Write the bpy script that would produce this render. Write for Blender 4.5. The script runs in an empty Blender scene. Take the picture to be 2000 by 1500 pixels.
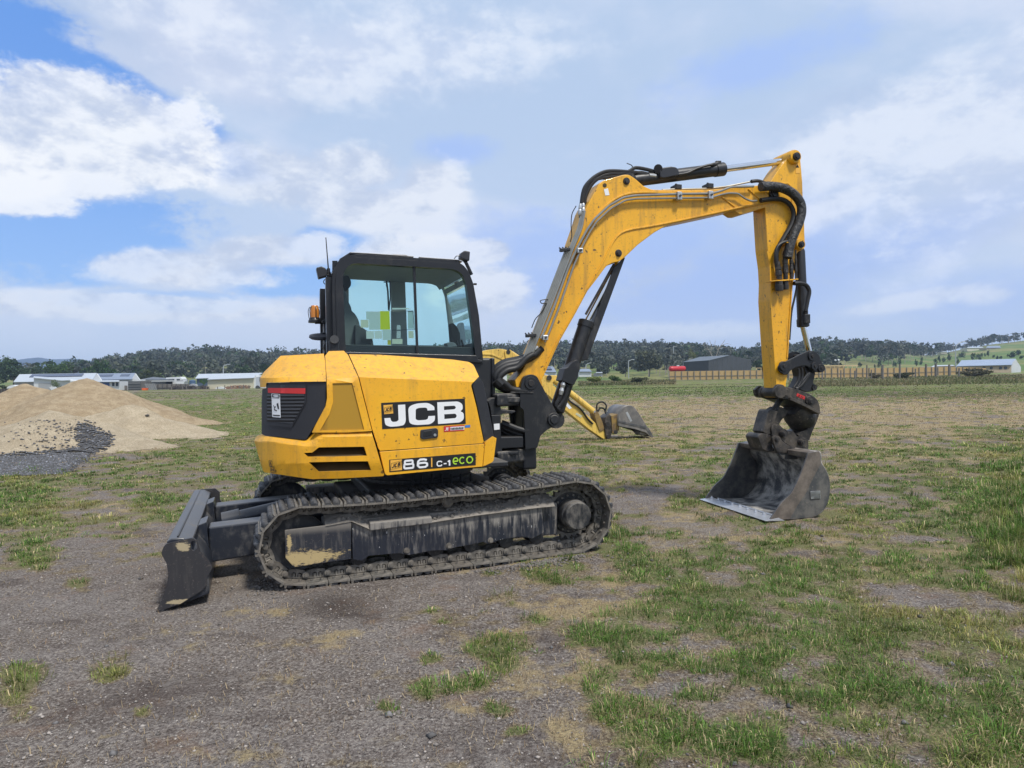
import bpy, bmesh, math, random
import numpy as np
from mathutils import Vector, Matrix
from mathutils.geometry import tessellate_polygon
random.seed(7); rng = np.random.default_rng(11)
sc = bpy.context.scene; col = sc.collection
# ------------------------------------------------------------------ camera
F = 1387.0; CAMH = 1.5; PITCH = math.radians(-0.434); ROLL = math.radians(1.0)
CAM = Vector((0, 0, CAMH))
_f = Vector((0, math.cos(PITCH), math.sin(PITCH))); _r0 = Vector((1, 0, 0)); _u0 = _r0.cross(_f)
_r = _r0*math.cos(ROLL) - _u0*math.sin(ROLL); _u = _r0*math.sin(ROLL) + _u0*math.cos(ROLL)
cam = bpy.data.cameras.new('camera'); camo = bpy.data.objects.new('camera', cam); col.objects.link(camo)
cam.sensor_width = 36; cam.lens = 36*F/2000.0; cam.clip_start = 0.05; cam.clip_end = 20000
camo.matrix_world = Matrix(((_r.x, _u.x, -_f.x, 0), (_r.y, _u.y, -_f.y, 0), (_r.z, _u.z, -_f.z, CAMH), (0, 0, 0, 1)))
sc.camera = camo
sc.render.resolution_x = 1024; sc.render.resolution_y = 768
sc.view_settings.view_transform = 'Standard'; sc.view_settings.look = 'None'
sc.view_settings.exposure = 0.25; sc.view_settings.gamma = 1.0; sc.view_settings.use_curve_mapping = False
# ------------------------------------------------------------------ sun + sky (sun high, behind the camera to its right)
SUN_EL = math.radians(58); SUN_AZ = math.radians(140)     # azimuth clockwise from +Y (view direction)
sun = bpy.data.lights.new('sun', 'SUN'); sun.energy = 3.4; sun.angle = math.radians(9); sun.color = (1.0, 0.955, 0.88)
suno = bpy.data.objects.new('sun', sun); col.objects.link(suno)
sd = Vector((math.sin(SUN_AZ)*math.cos(SUN_EL), math.cos(SUN_AZ)*math.cos(SUN_EL), math.sin(SUN_EL)))
suno.rotation_euler = sd.to_track_quat('Z', 'Y').to_euler()
world = bpy.data.worlds.new('World'); sc.world = world; world.use_nodes = True
SKYS = 0.12
def build_sky():
    nt = world.node_tree; nt.nodes.clear(); N = nt.nodes; L = nt.links
    def nd(t, **k):
        n = N.new(t)
        for a, b in k.items(): setattr(n, a, b)
        return n
    def M(op, a, b=None, c=None, clamp=False):
        n = nd('ShaderNodeMath', operation=op, use_clamp=clamp)
        for i, v in enumerate((a, b, c)):
            if v is None: continue
            if isinstance(v, (int, float)): n.inputs[i].default_value = v
            else: L.new(v, n.inputs[i])
        return n.outputs[0]
    def mix(f, a, b):
        n = nd('ShaderNodeMix', data_type='RGBA')
        for s, v in ((n.inputs[0], f), (n.inputs[6], a), (n.inputs[7], b)):
            if isinstance(v, (int, float)): s.default_value = v
            elif isinstance(v, tuple): s.default_value = (*v, 1)
            else: L.new(v, s)
        return n.outputs[2]
    def sstep(x, a, b):
        n = nd('ShaderNodeMapRange', interpolation_type='SMOOTHSTEP'); L.new(x, n.inputs[0])
        n.inputs[1].default_value = a; n.inputs[2].default_value = b; return n.outputs[0]
    tc = nd('ShaderNodeTexCoord'); sp = nd('ShaderNodeSeparateXYZ'); L.new(tc.outputs['Generated'], sp.inputs[0])
    X, Y, Z = sp.outputs
    az = M('ARCTAN2', X, Y); hyp = M('SQRT', M('ADD', M('MULTIPLY', X, X), M('MULTIPLY', Y, Y))); te = M('DIVIDE', Z, M('MAXIMUM', hyp, 0.02))
    def noise(scale, detail=7, rough=.55, zs=2.2, off=(0, 0, 0), dist=0.0):
        mp = nd('ShaderNodeMapping'); L.new(tc.outputs['Generated'], mp.inputs[0]); mp.inputs[3].default_value = (1, 1, zs); mp.inputs[1].default_value = off
        n = nd('ShaderNodeTexNoise'); n.inputs['Scale'].default_value = scale; n.inputs['Detail'].default_value = detail
        n.inputs['Roughness'].default_value = rough; n.inputs['Distortion'].default_value = dist; L.new(mp.outputs[0], n.inputs['Vector']); return n.outputs[0]
    def P(px, py):
        a = math.atan((px-1000)/F); h = 740-0.0175*(px-1000); return a, (h-py)/F*math.cos(a)
    def ell(px, py, rx, ry, rot=0):
        a, t = P(px, py); dx = M('SUBTRACT', az, a); dy = M('SUBTRACT', te, t); c, s = math.cos(math.radians(rot)), math.sin(math.radians(rot))
        ex = M('DIVIDE', M('ADD', M('MULTIPLY', dx, c), M('MULTIPLY', dy, s)), rx/F); ey = M('DIVIDE', M('SUBTRACT', M('MULTIPLY', dy, c), M('MULTIPLY', dx, s)), ry/F)
        return M('SUBTRACT', 1.0, M('SQRT', M('ADD', M('MULTIPLY', ex, ex), M('MULTIPLY', ey, ey))))     # 1 centre, 0 edge
    n_hi = noise(3.2, 9, .56, 2.0, (1.3, .2, .4), .3); n_md = noise(9, 8, .6, 2.0, (4, 1, 2), .2); n_fi = noise(26, 7, .62, 1.6, (2, 7, 1)); n_lo = noise(1.6, 4, .5, 2.5, (9, 3, 1), .5)
    n_vf = noise(70, 5, .65, 1.5, (5, 2, 8))
    wob = M('ADD', M('ADD', M('MULTIPLY', M('SUBTRACT', n_md, .5), 1.3), M('MULTIPLY', M('SUBTRACT', n_fi, .5), .75)), M('MULTIPLY', M('SUBTRACT', n_vf, .5), .30))
    def summax(items):
        o = items[0]
        for i in items[1:]: o = M('MAXIMUM', o, i)
        return o
    def grp(items, wamt, lo, hi):
        return sstep(M('ADD', summax([ell(*i) for i in items]), M('MULTIPLY', wob, wamt)), lo, hi)
    # openings of blue sky
    blue = grp([(10, 105, 165, 125, 0), (120, 110, 120, 60, -20), (290, 190, 270, 42, -27), (420, 315, 130, 40, -10), (150, 460, 300, 105, 6), (20, 420, 200, 60, 0), (560, 545, 170, 45, 0), (640, 480, 110, 40, 0), (330, 590, 200, 25, 0)], 1.05, .02, .50)
    pale = grp([(1450, 560, 430, 170, 14), (1960, 590, 260, 80, 0), (1780, 470, 280, 80, 18), (1260, 480, 230, 120, 0), (890, 295, 100, 40, 0), (1350, 620, 500, 70, 0), (1050, 480, 260, 90, 0), (1500, 120, 260, 70, 10), (1080, 560, 160, 90, 0)], .9, -.05, .8)
    # cumulus heads
    c1 = grp([(190, 238, 215, 98, 0), (60, 270, 150, 80, 0), (110, 330, 170, 60, 0), (320, 310, 110, 62, 0), (350, 260, 80, 45, 0), (150, 190, 130, 60, 0), (30, 380, 110, 40, 0)], .95, -.02, .34)
    c2 = grp([(560, 350, 230, 75, -6), (460, 320, 110, 62, 0), (740, 410, 210, 62, -10), (850, 370, 90, 80, 0), (700, 330, 120, 60, 0)], .85, .0, .48)
    c3 = grp([(540, 490, 170, 40, 4), (370, 525, 190, 42, 0), (250, 600, 330, 32, 0), (830, 500, 190, 42, 0), (940, 570, 120, 60, 0), (40, 340, 70, 50, 0), (960, 490, 60, 30, 0)], .85, .0, .42)
    c4 = grp([(1930, 575, 60, 22, 0), (1800, 585, 190, 22, 8), (1950, 290, 330, 190, 40), (1720, 260, 280, 100, 20), (1250, 650, 300, 26, 0), (760, 110, 460, 130, 5), (430, 60, 260, 80, -10), (1650, 400, 160, 40, 20)], .95, .0, .75)
    sky = nd('ShaderNodeTexSky', sky_type='NISHITA'); sky.sun_disc = False; sky.sun_elevation = SUN_EL; sky.sun_rotation = SUN_AZ
    sky.altitude = 0; sky.air_density = 1.0; sky.dust_density = 0.6; sky.ozone_density = 2.0
    k = 1.0/SKYS
    def C(r, g, b): return (r*k, g*k, b*k)
    el = sstep(te, 0.0, 0.42)
    veil = mix(el, C(.50, .60, .79), C(.415, .53, .72))
    veil = mix(M('MULTIPLY', sstep(n_hi, .40, .66), .85), veil, C(.60, .66, .80))
    veil = mix(M('MULTIPLY', sstep(n_lo, .50, .66), .35), veil, C(.36, .43, .62))
    clear = mix(.5, sky.outputs[0], C(.15, .35, .80))
    clearp = mix(el, C(.29, .50, .88), C(.10, .28, .74)); clear = mix(.72, clear, clearp)
    colr = mix(M('MULTIPLY', pale, .75), veil, C(.33, .47, .83))
    colr = mix(M('MULTIPLY', blue, .95), colr, clear)
    shade = sstep(M('ADD', n_md, M('MULTIPLY', M('SUBTRACT', n_fi, .5), .5)), .36, .60)
    cu = mix(shade, C(.48, .545, .69), C(.76, .79, .85))
    cub = mix(shade, C(.50, .565, .71), C(.83, .85, .885))
    colr = mix(M('MULTIPLY', c4, .65), colr, mix(shade, C(.53, .60, .76), C(.76, .80, .88)))
    colr = mix(M('MULTIPLY', c2, .72), colr, cu)
    colr = mix(M('MULTIPLY', c3, .75), colr, cu)
    colr = mix(M('MULTIPLY', c1, .88), colr, cub)
    hz = M('SUBTRACT', 1.0, sstep(te, .0, .13)); colr = mix(M('MULTIPLY', hz, .72), colr, C(.56, .645, .80))
    gnd = sstep(Z, -.06, -.01); colr = mix(gnd, C(.12, .11, .09), colr)
    bg = nd('ShaderNodeBackground'); bg.inputs[1].default_value = SKYS; L.new(colr, bg.inputs[0])
    out = nd('ShaderNodeOutputWorld'); L.new(bg.outputs[0], out.inputs[0])
build_sky()
# ------------------------------------------------------------------ geometry of the photograph -> places in the world
def ray(x, y): return _f + _r*((x-1000)/F) + _u*((750-y)/F)
def onplane(x, y, o, n):
    d = ray(x, y); return CAM + d*((o-CAM).dot(n)/d.dot(n))
def at(x, y, depth):                                   # pixel at a given distance in front of the camera
    d = ray(x, y); return CAM + d*(depth/d.y)
def onground(x, y, z=0.0):
    d = ray(x, y); return CAM + d*((z-CAMH)/d.z)
class Frame:                                           # vertical plane frame: u along, q towards the camera side, z up
    def __init__(s, origin, deg):
        t = math.radians(deg); s.o = origin; s.u = Vector((math.cos(t), math.sin(t), 0)); s.q = Vector((math.sin(t), -math.cos(t), 0))
    def world(s, u, q, z): return s.o + s.u*u + s.q*q + Vector((0, 0, z))
    def hit(s, x, y, q=0.0): return onplane(x, y, s.o + s.q*q, s.q)
    def uz(s, x, y, q=0.0):
        w = s.hit(x, y, q) - s.o; return w.dot(s.u), w.z
TH_T, TH_U = 20.0, 18.5
_a = onground(556, 1152)
TF = Frame(_a, TH_T)                                    # undercarriage frame, q=0 at the outer edge of the near track
CEN = TF.world(1.24, -1.15, 0)
UF = Frame(CEN, TH_U)                                   # upper structure frame, q=0 on the machine axis
ROOT_M = Matrix.Translation(CEN) @ Matrix.Rotation(math.radians(TH_U), 4, 'Z'); ROOT_I = ROOT_M.inverted()
# ------------------------------------------------------------------ object helpers
def tag(o, label=None, cat=None, group=None, kind=None):
    if label: o['label'] = label
    if cat: o['category'] = cat
    if group: o['group'] = group
    if kind: o['kind'] = kind
    return o
def empty(name, M4=None, label=None, cat=None, group=None):
    o = bpy.data.objects.new(name, None); col.objects.link(o); o.empty_display_size = .3
    if M4 is not None: o.matrix_world = M4
    return tag(o, label, cat, group)
def link(name, me, mat=None, parent=None, local=False, smooth=False, bevel=0, segs=2):
    """me is in world coordinates unless local"""
    o = bpy.data.objects.new(name, me); col.objects.link(o)
    if mat is not None and not me.materials: me.materials.append(mat)
    if parent is not None:
        top = parent
        while top.parent: top = top.parent
        o.parent = parent; o.matrix_parent_inverse = Matrix.Identity(4)
        if not local:
            me.transform(top.matrix_basis.inverted()); 
        if parent is not top:                          # sub parts share the root's space
            o.matrix_parent_inverse = parent.matrix_basis.inverted() if parent.matrix_basis != Matrix.Identity(4) else Matrix.Identity(4)
    if smooth:
        me.polygons.foreach_set('use_smooth', [True]*len(me.polygons)); me.set_sharp_from_angle(angle=math.radians(35 if smooth is True else smooth))
    if bevel:
        b = o.modifiers.new('bevel', 'BEVEL'); b.width = bevel; b.segments = segs; b.limit_method = 'ANGLE'; b.angle_limit = math.radians(38); b.harden_normals = False
    return o
def mesh(name, vs, fs):
    me = bpy.data.meshes.new(name); me.from_pydata([tuple(v) for v in vs], [], fs); me.validate(); me.update(); return me
def fixn(me):
    bm = bmesh.new(); bm.from_mesh(me); bmesh.ops.recalc_face_normals(bm, faces=bm.faces); bm.to_mesh(me); bm.free(); return me
class MB:
    def __init__(s): s.v = []; s.f = []
    def add(s, vs, fs): n = len(s.v); s.v += [Vector(v) for v in vs]; s.f += [tuple(i+n for i in f) for f in fs]; return s
    def box(s, c, sx, sy, sz, R=None):
        c = Vector(c); vs = []
        for i in (-1, 1):
            for j in (-1, 1):
                for k in (-1, 1):
                    d = Vector((i*sx/2, j*sy/2, k*sz/2)); vs.append(c + (R @ d if R else d))
        return s.add(vs, [(0, 1, 3, 2), (4, 6, 7, 5), (0, 4, 5, 1), (2, 3, 7, 6), (0, 2, 6, 4), (1, 5, 7, 3)])
    def hexa(s, p):                                    # eight points: bottom ring, top ring
        return s.add(p, [(3, 2, 1, 0), (4, 5, 6, 7), (0, 1, 5, 4), (1, 2, 6, 5), (2, 3, 7, 6), (3, 0, 4, 7)])
    def lathe(s, a, d, prof, n=20):
        a = Vector(a); d = Vector(d).normalized(); t = d.orthogonal().normalized(); b = d.cross(t); vs = []; fs = []
        for (h, r) in prof:
            for i in range(n):
                an = 2*math.pi*i/n; vs.append(a + d*h + (t*math.cos(an) + b*math.sin(an))*max(r, 1e-5))
        m = len(prof)
        for j in range(m-1):
            for i in range(n): fs.append((j*n+i, j*n+(i+1) % n, (j+1)*n+(i+1) % n, (j+1)*n+i))
        fs.append(tuple(range(n))[::-1]); fs.append(tuple(range((m-1)*n, m*n)))
        return s.add(vs, fs)
    def cyl(s, a, b, r, n=16, r2=None):
        a = Vector(a); b = Vector(b); return s.lathe(a, b-a, [(0, r), ((b-a).length, r if r2 is None else r2)], n)
    def tube(s, pts, r, n=8, rf=None):
        pts = [Vector(p) for p in pts]; vs = []; fs = []; m = len(pts); nrm = None
        for i, p in enumerate(pts):
            t = (pts[min(i+1, m-1)] - pts[max(i-1, 0)]).normalized()
            if nrm is None: nrm = t.orthogonal().normalized()
            nrm = (nrm - t*nrm.dot(t)).normalized(); b = t.cross(nrm); rr = r if rf is None else rf(i/(m-1))
            for k in range(n):
                an = 2*math.pi*k/n; vs.append(p + (nrm*math.cos(an) + b*math.sin(an))*rr)
        for j in range(m-1):
            for k in range(n): fs.append((j*n+k, j*n+(k+1) % n, (j+1)*n+(k+1) % n, (j+1)*n+k))
        fs.append(tuple(range(n))[::-1]); fs.append(tuple(range((m-1)*n, m*n)))
        return s.add(vs, fs)
    def build(s, name, mat, parent=None, **k):
        return link(name, fixn(mesh(name, s.v, s.f)), mat, parent, **k)
def spline(pts, n=8):
    pts = [Vector(p) for p in pts]; out = []; P = [pts[0]*2-pts[1]] + pts + [pts[-1]*2-pts[-2]]
    for i in range(1, len(P)-2):
        for k in range(n):
            t = k/n; a, b, c, d = P[i-1], P[i], P[i+1], P[i+2]
            out.append(.5*((2*b) + (c-a)*t + (2*a-5*b+4*c-d)*t*t + (3*b-a-3*c+d)*t**3))
    out.append(pts[-1]); return out
def rnd(pts, r=0, n=4):                                # fillet the corners of a 2D outline; (x, y, r) overrides r
    out = []; m = len(pts)
    for i in range(m):
        p = Vector(pts[i][:2]); rr = pts[i][2] if len(pts[i]) > 2 else r
        a = Vector(pts[i-1][:2]); b = Vector(pts[(i+1) % m][:2]); da = (a-p); db = (b-p)
        rr = min(rr, da.length*.45, db.length*.45)
        if rr < .05: out.append((p.x, p.y)); continue
        s = p + da.normalized()*rr; e = p + db.normalized()*rr
        for k in range(n+1):
            t = k/n; q = s*(1-t)**2 + p*2*t*(1-t) + e*t*t; out.append((q.x, q.y))
    return out
def prism(name, outer, mapf, off, mat, parent=None, holes=(), bevel=.004, **k):
    """outline(s) in pixels -> face through mapf, back face displaced by the world vector off (or function)"""
    loops = [outer] + list(holes); flat = [p for l in loops for p in l]
    tris = tessellate_polygon([[Vector((x, -y, 0)) for x, y in l] for l in loops]) if holes else None
    front = [mapf(x, y) for x, y in flat]; back = [w + (off(w) if callable(off) else off) for w in front]; n = len(flat)
    fs = []
    if holes: fs += [tuple(t) for t in tris] + [tuple(i+n for i in reversed(t)) for t in tris]
    else: fs += [tuple(range(n)), tuple(range(2*n-1, n-1, -1))]
    s = 0
    for l in loops:
        m = len(l)
        for i in range(m): a = s+i; b = s+(i+1) % m; fs.append((a, b, b+n, a+n))
        s += m
    return link(name, fixn(mesh(name, front+back, fs)), mat, parent, bevel=bevel, **k)
def plate(name, pts, q, thick, mat, parent, fr=UF, r=0, holes=(), bevel=.004, **k):
    return prism(name, rnd(pts, r), lambda x, y: fr.hit(x, y, q), fr.q*(-thick), mat, parent, [rnd(h, r) for h in holes], bevel, **k)
def Z1(x, y): return (480+x*.26, 640+y*.26)            # the crops the outlines were read from
def Z2(x, y): return (280+x*.24, 900+y*.24)
def Z3(x, y): return (720+x*.26, 840+y*.26)
def Z4(x, y): return (590+x*.185, 450+y*.185)
def Z5(x, y): return (920+x*.2, 640+y*.2)
def Z6(x, y): return (1080+x*.26, 280+y*.26)
def Z7(x, y): return (1360+x*.26667, 640+y*.26667)
def Z8(x, y): return (980+x*.22667, 400+y*.22667)
def Z9(x, y): return (1470+x*.14667, 680+y*.14667)
def ZA(x, y): return (930+x*.15337, 670+y*.15337)
def ZB(x, y): return (1110+x*.10667, 290+y*.10667)
def ZC(x, y): return (1390+x*.10667, 280+y*.10667)
def ZD(x, y): return (1440+x*.26667, 320+y*.26667)
def zz(Z, pts): return [(*Z(p[0], p[1]), *p[2:]) for p in pts]
# ------------------------------------------------------------------ materials
class NT:
    def __init__(s, name):
        s.m = bpy.data.materials.new(name); s.m.use_nodes = True; s.t = s.m.node_tree; s.t.nodes.clear()
        s.out = s.n('ShaderNodeOutputMaterial'); s.tc = s.n('ShaderNodeTexCoord'); s.p = None
    def n(s, t, **k):
        n = s.t.nodes.new(t)
        for a, b in k.items(): setattr(n, a, b)
        return n
    def l(s, a, b): s.t.links.new(a, b)
    def set(s, sock, v):
        if isinstance(v, (int, float)): sock.default_value = v
        elif isinstance(v, (tuple, list)): sock.default_value = (*v, 1) if len(v) == 3 and sock.type == 'RGBA' else v
        else: s.l(v, sock)
    def math(s, op, a, b=None, clamp=False):
        n = s.n('ShaderNodeMath', operation=op, use_clamp=clamp); s.set(n.inputs[0], a)
        if b is not None: s.set(n.inputs[1], b)
        return n.outputs[0]
    def mix(s, f, a, b, mode='MIX'):
        n = s.n('ShaderNodeMix', data_type='RGBA', blend_type=mode); s.set(n.inputs[0], f); s.set(n.inputs[6], a); s.set(n.inputs[7], b); return n.outputs[2]
    def noise(s, scale, detail=5, rough=.55, stretch=(1, 1, 1), coord='Object', off=(0, 0, 0), dist=0):
        mp = s.n('ShaderNodeMapping'); s.l(s.tc.outputs[coord], mp.inputs[0]); mp.inputs[3].default_value = stretch; mp.inputs[1].default_value = off
        n = s.n('ShaderNodeTexNoise'); s.l(mp.outputs[0], n.inputs['Vector']); n.inputs['Scale'].default_value = scale; n.inputs['Detail'].default_value = detail
        n.inputs['Roughness'].default_value = rough; n.inputs['Distortion'].default_value = dist; return n.outputs[0]
    def step(s, x, a, b):
        n = s.n('ShaderNodeMapRange', interpolation_type='SMOOTHSTEP'); s.set(n.inputs[0], x); n.inputs[1].default_value = a; n.inputs[2].default_value = b; return n.outputs[0]
    def up(s):
        g = s.n('ShaderNodeNewGeometry'); sp = s.n('ShaderNodeSeparateXYZ'); s.l(g.outputs['Normal'], sp.inputs[0]); return sp.outputs[2]
    def rand(s): return s.n('ShaderNodeObjectInfo').outputs['Random']
    def attr(s, name): return s.n('ShaderNodeAttribute', attribute_name=name).outputs['Color']
    def attrf(s, name): return s.n('ShaderNodeAttribute', attribute_name=name).outputs['Fac']
    def bsdf(s, color, rough=.5, metal=0, bump=None, bstr=.3, bdist=.01, coat=0, spec=.5, **k):
        p = s.n('ShaderNodeBsdfPrincipled'); s.set(p.inputs['Base Color'], color); s.set(p.inputs['Roughness'], rough); s.set(p.inputs['Metallic'], metal)
        p.inputs['Coat Weight'].default_value = coat; s.set(p.inputs['Specular IOR Level'], spec)
        if bump is not None:
            b = s.n('ShaderNodeBump'); s.l(bump, b.inputs['Height']); b.inputs['Strength'].default_value = bstr; b.inputs['Distance'].default_value = bdist; s.l(b.outputs[0], p.inputs['Normal'])
        s.l(p.outputs[0], s.out.inputs[0]); s.p = p; return s.m
MAT = {}
def plain(name, c, rough=.5, metal=0, var=.15, scale=8, coat=0, spec=.5, bump=0):
    if name in MAT: return MAT[name]
    t = NT(name); n = t.noise(scale, 5, .6)
    cc = t.mix(t.math('MULTIPLY', t.step(n, .35, .7), var*2 if var*2 < 1 else 1), c, tuple(v*.62 for v in c))
    MAT[name] = t.bsdf(cc, rough, metal, bump=n if bump else None, bstr=bump, coat=coat, spec=spec); return MAT[name]
def yellow(name, base=(.84, .43, .016), dirt=.7, speck=1):
    t = NT(name)
    big = t.noise(1.6, 6, .6, (1, 1, 1)); st = t.noise(5, 5, .6, (3, 3, .35)); fine = t.noise(42, 4, .6); sp = t.noise(26, 3, .5, (1, 1, .8), off=(3, 1, 5)); gate = t.noise(2.2, 3, .5, off=(7, 2, 1))
    c = t.mix(t.step(big, .35, .72), base, tuple(a*b for a, b in zip(base, (.88, .83, .8))))
    c = t.mix(t.math('MULTIPLY', t.step(st, .48, .70), .42*dirt), c, (.22, .13, .04))
    c = t.mix(t.math('MULTIPLY', t.step(fine, .55, .72), .38*dirt), c, (.16, .10, .04))
    m = t.math('MULTIPLY', t.step(sp, .66, .70), t.step(gate, .40, .55)); c = t.mix(t.math('MULTIPLY', m, .85*speck), c, (.10, .055, .02))
    c = t.mix(t.math('MULTIPLY', t.math('MULTIPLY', t.step(t.up(), .3, .95), t.step(fine, .3, .6)), .45*dirt), c, (.30, .22, .12))
    sc1 = t.noise(7, 6, .7, (5, 5, .5), off=(2, 8, 3), dist=1.2); gt = t.noise(1.7, 3, .5, off=(11, 4, 2)); c = t.mix(t.math('MULTIPLY', t.math('MULTIPLY', t.step(sc1, .665, .69), t.step(gt, .47, .58)), .9*dirt), c, (.05, .035, .02))
    r = t.math('ADD', .34, t.math('MULTIPLY', st, .25))
    return t.bsdf(c, r, bump=t.noise(9, 3, .5), bstr=.05, coat=.15)
YEL = yellow('yellow_paint'); YEL2 = yellow('yellow_boom_paint', (.80, .405, .016), 1.1, 1.2); YEL3 = yellow('faded_yellow_paint', (.74, .50, .10), 1.3, 1.2)
def dusty_black(name, base=(.016, .017, .02), dust=(.17, .155, .135), amt=.6, rough=.42, scale=3, mudlow=0):
    t = NT(name); a = t.noise(scale, 7, .62); b = t.noise(26, 5, .65, (1, 1, .5)); s2 = t.noise(70, 3, .6)
    f = t.math('MULTIPLY', t.step(t.math('ADD', a, t.math('MULTIPLY', t.math('SUBTRACT', b, .5), .7)), .50, .78), amt)
    f = t.math('ADD', f, t.math('MULTIPLY', t.step(t.up(), .25, .95), .75*amt), clamp=True)
    f = t.math('ADD', f, t.math('MULTIPLY', t.step(s2, .64, .72), .4*amt), clamp=True)
    c = t.mix(f, base, dust)
    return t.bsdf(c, t.math('ADD', rough, t.math('MULTIPLY', f, .4), clamp=True), bump=b, bstr=.12, bdist=.004)
BLK = dusty_black('black_paint', (.012, .013, .016), amt=.20); BLKC = dusty_black('black_cab_paint', (.011, .012, .015), amt=.12, rough=.34); BLKD = dusty_black('dusty_black_steel', amt=.75, scale=4, rough=.5)
BLKG = dusty_black('scuffed_black_plastic', (.020, .021, .026), (.10, .10, .105), .30, .45, 2)
BLUEB = dusty_black('worn_black_blade_steel', (.018, .022, .032), (.19, .18, .165), .42, .30, 5)
def frame_mat():
    t = NT('muddy_track_frame_steel'); a = t.noise(3, 7, .6); v = t.noise(14, 6, .65, (2.2, 2.2, .28)); g = t.noise(40, 4, .6); geo = t.n('ShaderNodeNewGeometry'); sp = t.n('ShaderNodeSeparateXYZ'); t.l(geo.outputs['Position'], sp.inputs[0])
    hi = t.step(t.math('ADD', sp.outputs[2], t.math('MULTIPLY', t.math('SUBTRACT', v, .5), .62)), .27, .44)
    f = t.math('MAXIMUM', t.math('MULTIPLY', t.step(v, .46, .66), t.math('MULTIPLY', t.step(t.noise(1.6, 5, .6, (1, 1, 1), off=(4, 4, 4)), .38, .66), .85)), hi); f = t.math('MAXIMUM', f, t.step(t.up(), .2, .6))
    c = t.mix(f, (.017, .02, .03), t.mix(g, (.16, .147, .13), (.29, .268, .24))); c = t.mix(t.step(t.noise(30, 2, .5, (3, 3, 1)), .72, .74), c, (.5, .5, .5))
    return t.bsdf(c, t.math('ADD', .35, t.math('MULTIPLY', f, .5)), bump=g, bstr=.3, bdist=.006)
FRM = frame_mat()
def rubber():
    t = NT('track_rubber'); a = t.noise(18, 5, .6); b = t.noise(70, 4, .6)
    c = t.mix(t.step(a, .42, .70), (.018, .020, .025), (.085, .084, .086)); c = t.mix(t.math('MULTIPLY', t.rand(), .22), c, (.14, .13, .12))
    c = t.mix(t.math('MULTIPLY', t.step(t.up(), .6, 1), .25), c, (.12, .115, .11))
    return t.bsdf(c, .62, bump=b, bstr=.5, bdist=.004)
RUB = rubber()
def steelmud():
    t = NT('worn_track_steel'); a = t.noise(14, 6, .65); b = t.noise(60, 4, .6)
    c = t.mix(t.step(a, .35, .68), (.095, .088, .078), (.25, .228, .195)); c = t.mix(t.math('MULTIPLY', t.rand(), .4), c, (.15, .125, .10))
    return t.bsdf(c, .6, bump=b, bstr=.4, bdist=.004, metal=.15)
STM = steelmud()
def rusty(name, a=(.045, .042, .042), b=(.16, .12, .09), rough=.5, metal=.3):
    t = NT(name); n = t.noise(6, 7, .65); f = t.noise(40, 4, .6); c = t.mix(t.step(n, .38, .66), a, b); c = t.mix(t.math('MULTIPLY', t.step(f, .6, .7), .5), c, (.26, .22, .18))
    return t.bsdf(c, rough, metal, bump=f, bstr=.25, bdist=.003)
BKT = rusty('bucket_steel', (.080, .082, .086), (.18, .17, .155), .42, .35); BKI = rusty('bucket_inside_steel', (.045, .046, .050), (.42, .395, .355), .6, .05); HIT = rusty('hitch_steel', (.022, .021, .021), (.10, .085, .07), .45, .3); CHK = rusty('bucket_cheek_steel', (.115, .098, .085), (.21, .175, .145), .5, .3)
CHR = plain('chrome_rod', (.75, .76, .78), .12, 1, .05); PIP = plain('zinc_pipe', (.36, .345, .30), .32, .75, .25, 6); ZIN = plain('zinc_fitting', (.55, .56, .56), .38, .7, .3)
HOSE = dusty_black('rubber_hose', (.011, .011, .012), (.07, .066, .06), .15, .5, 8); EDGE = plain('bright_cutting_edge', (.60, .62, .66), .35, .6, .2, 12); PIN = dusty_black('pin_steel', (.022, .02, .02), (.10, .085, .07), .4, .5, 6)
MUD = plain('dried_mud', (.26, .235, .205), .95, 0, .3, 20, bump=.6)
WHT = plain('white_print', (.78, .79, .80), .5, 0, .05); BLKP = plain('black_print', (.012, .012, .014), .4, 0, .0); YLP = plain('orange_print', (.80, .42, .06), .45, 0, .05); GRNP = plain('lime_print', (.45, .72, .05), .5, 0, .05); REDP = plain('red_print', (.55, .03, .03), .45, 0, .1); BLUP = plain('blue_print', (.04, .20, .55), .45, 0, .1)
MESHY = None
def perforated():
    t = NT('perforated_ochre_panel'); w = t.n('ShaderNodeTexVoronoi'); mp = t.n('ShaderNodeMapping'); t.l(t.tc.outputs['Object'], mp.inputs[0]); mp.inputs[3].default_value = (110, 110, 110); t.l(mp.outputs[0], w.inputs['Vector']); w.inputs['Scale'].default_value = 1; w.inputs['Randomness'].default_value = 0
    c = t.mix(t.step(w.outputs['Distance'], .25, .42), (.10, .055, .01), (.40, .22, .015)); return t.bsdf(c, .5)
MESHY = perforated()
def glass(name, tint=(.62, .86, .87), gloss=.9):
    t = NT(name); tr = t.n('ShaderNodeBsdfTransparent'); tr.inputs[0].default_value = (*tint, 1); g = t.n('ShaderNodeBsdfGlossy'); g.inputs['Roughness'].default_value = .03; g.inputs[0].default_value = (.9, .95, 1, 1)
    lw = t.n('ShaderNodeFresnel'); lw.inputs[0].default_value = 1.42; mx = t.n('ShaderNodeMixShader'); t.l(t.math('MULTIPLY', lw.outputs[0], gloss), mx.inputs[0]); t.l(tr.outputs[0], mx.inputs[1]); t.l(g.outputs[0], mx.inputs[2]); t.l(mx.outputs[0], t.out.inputs[0]); return t.m
GLS = glass('tinted_cab_glass', (.78, .95, .93), .8)
def interior(name, c): return plain(name, c, .7, 0, .1)
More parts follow.
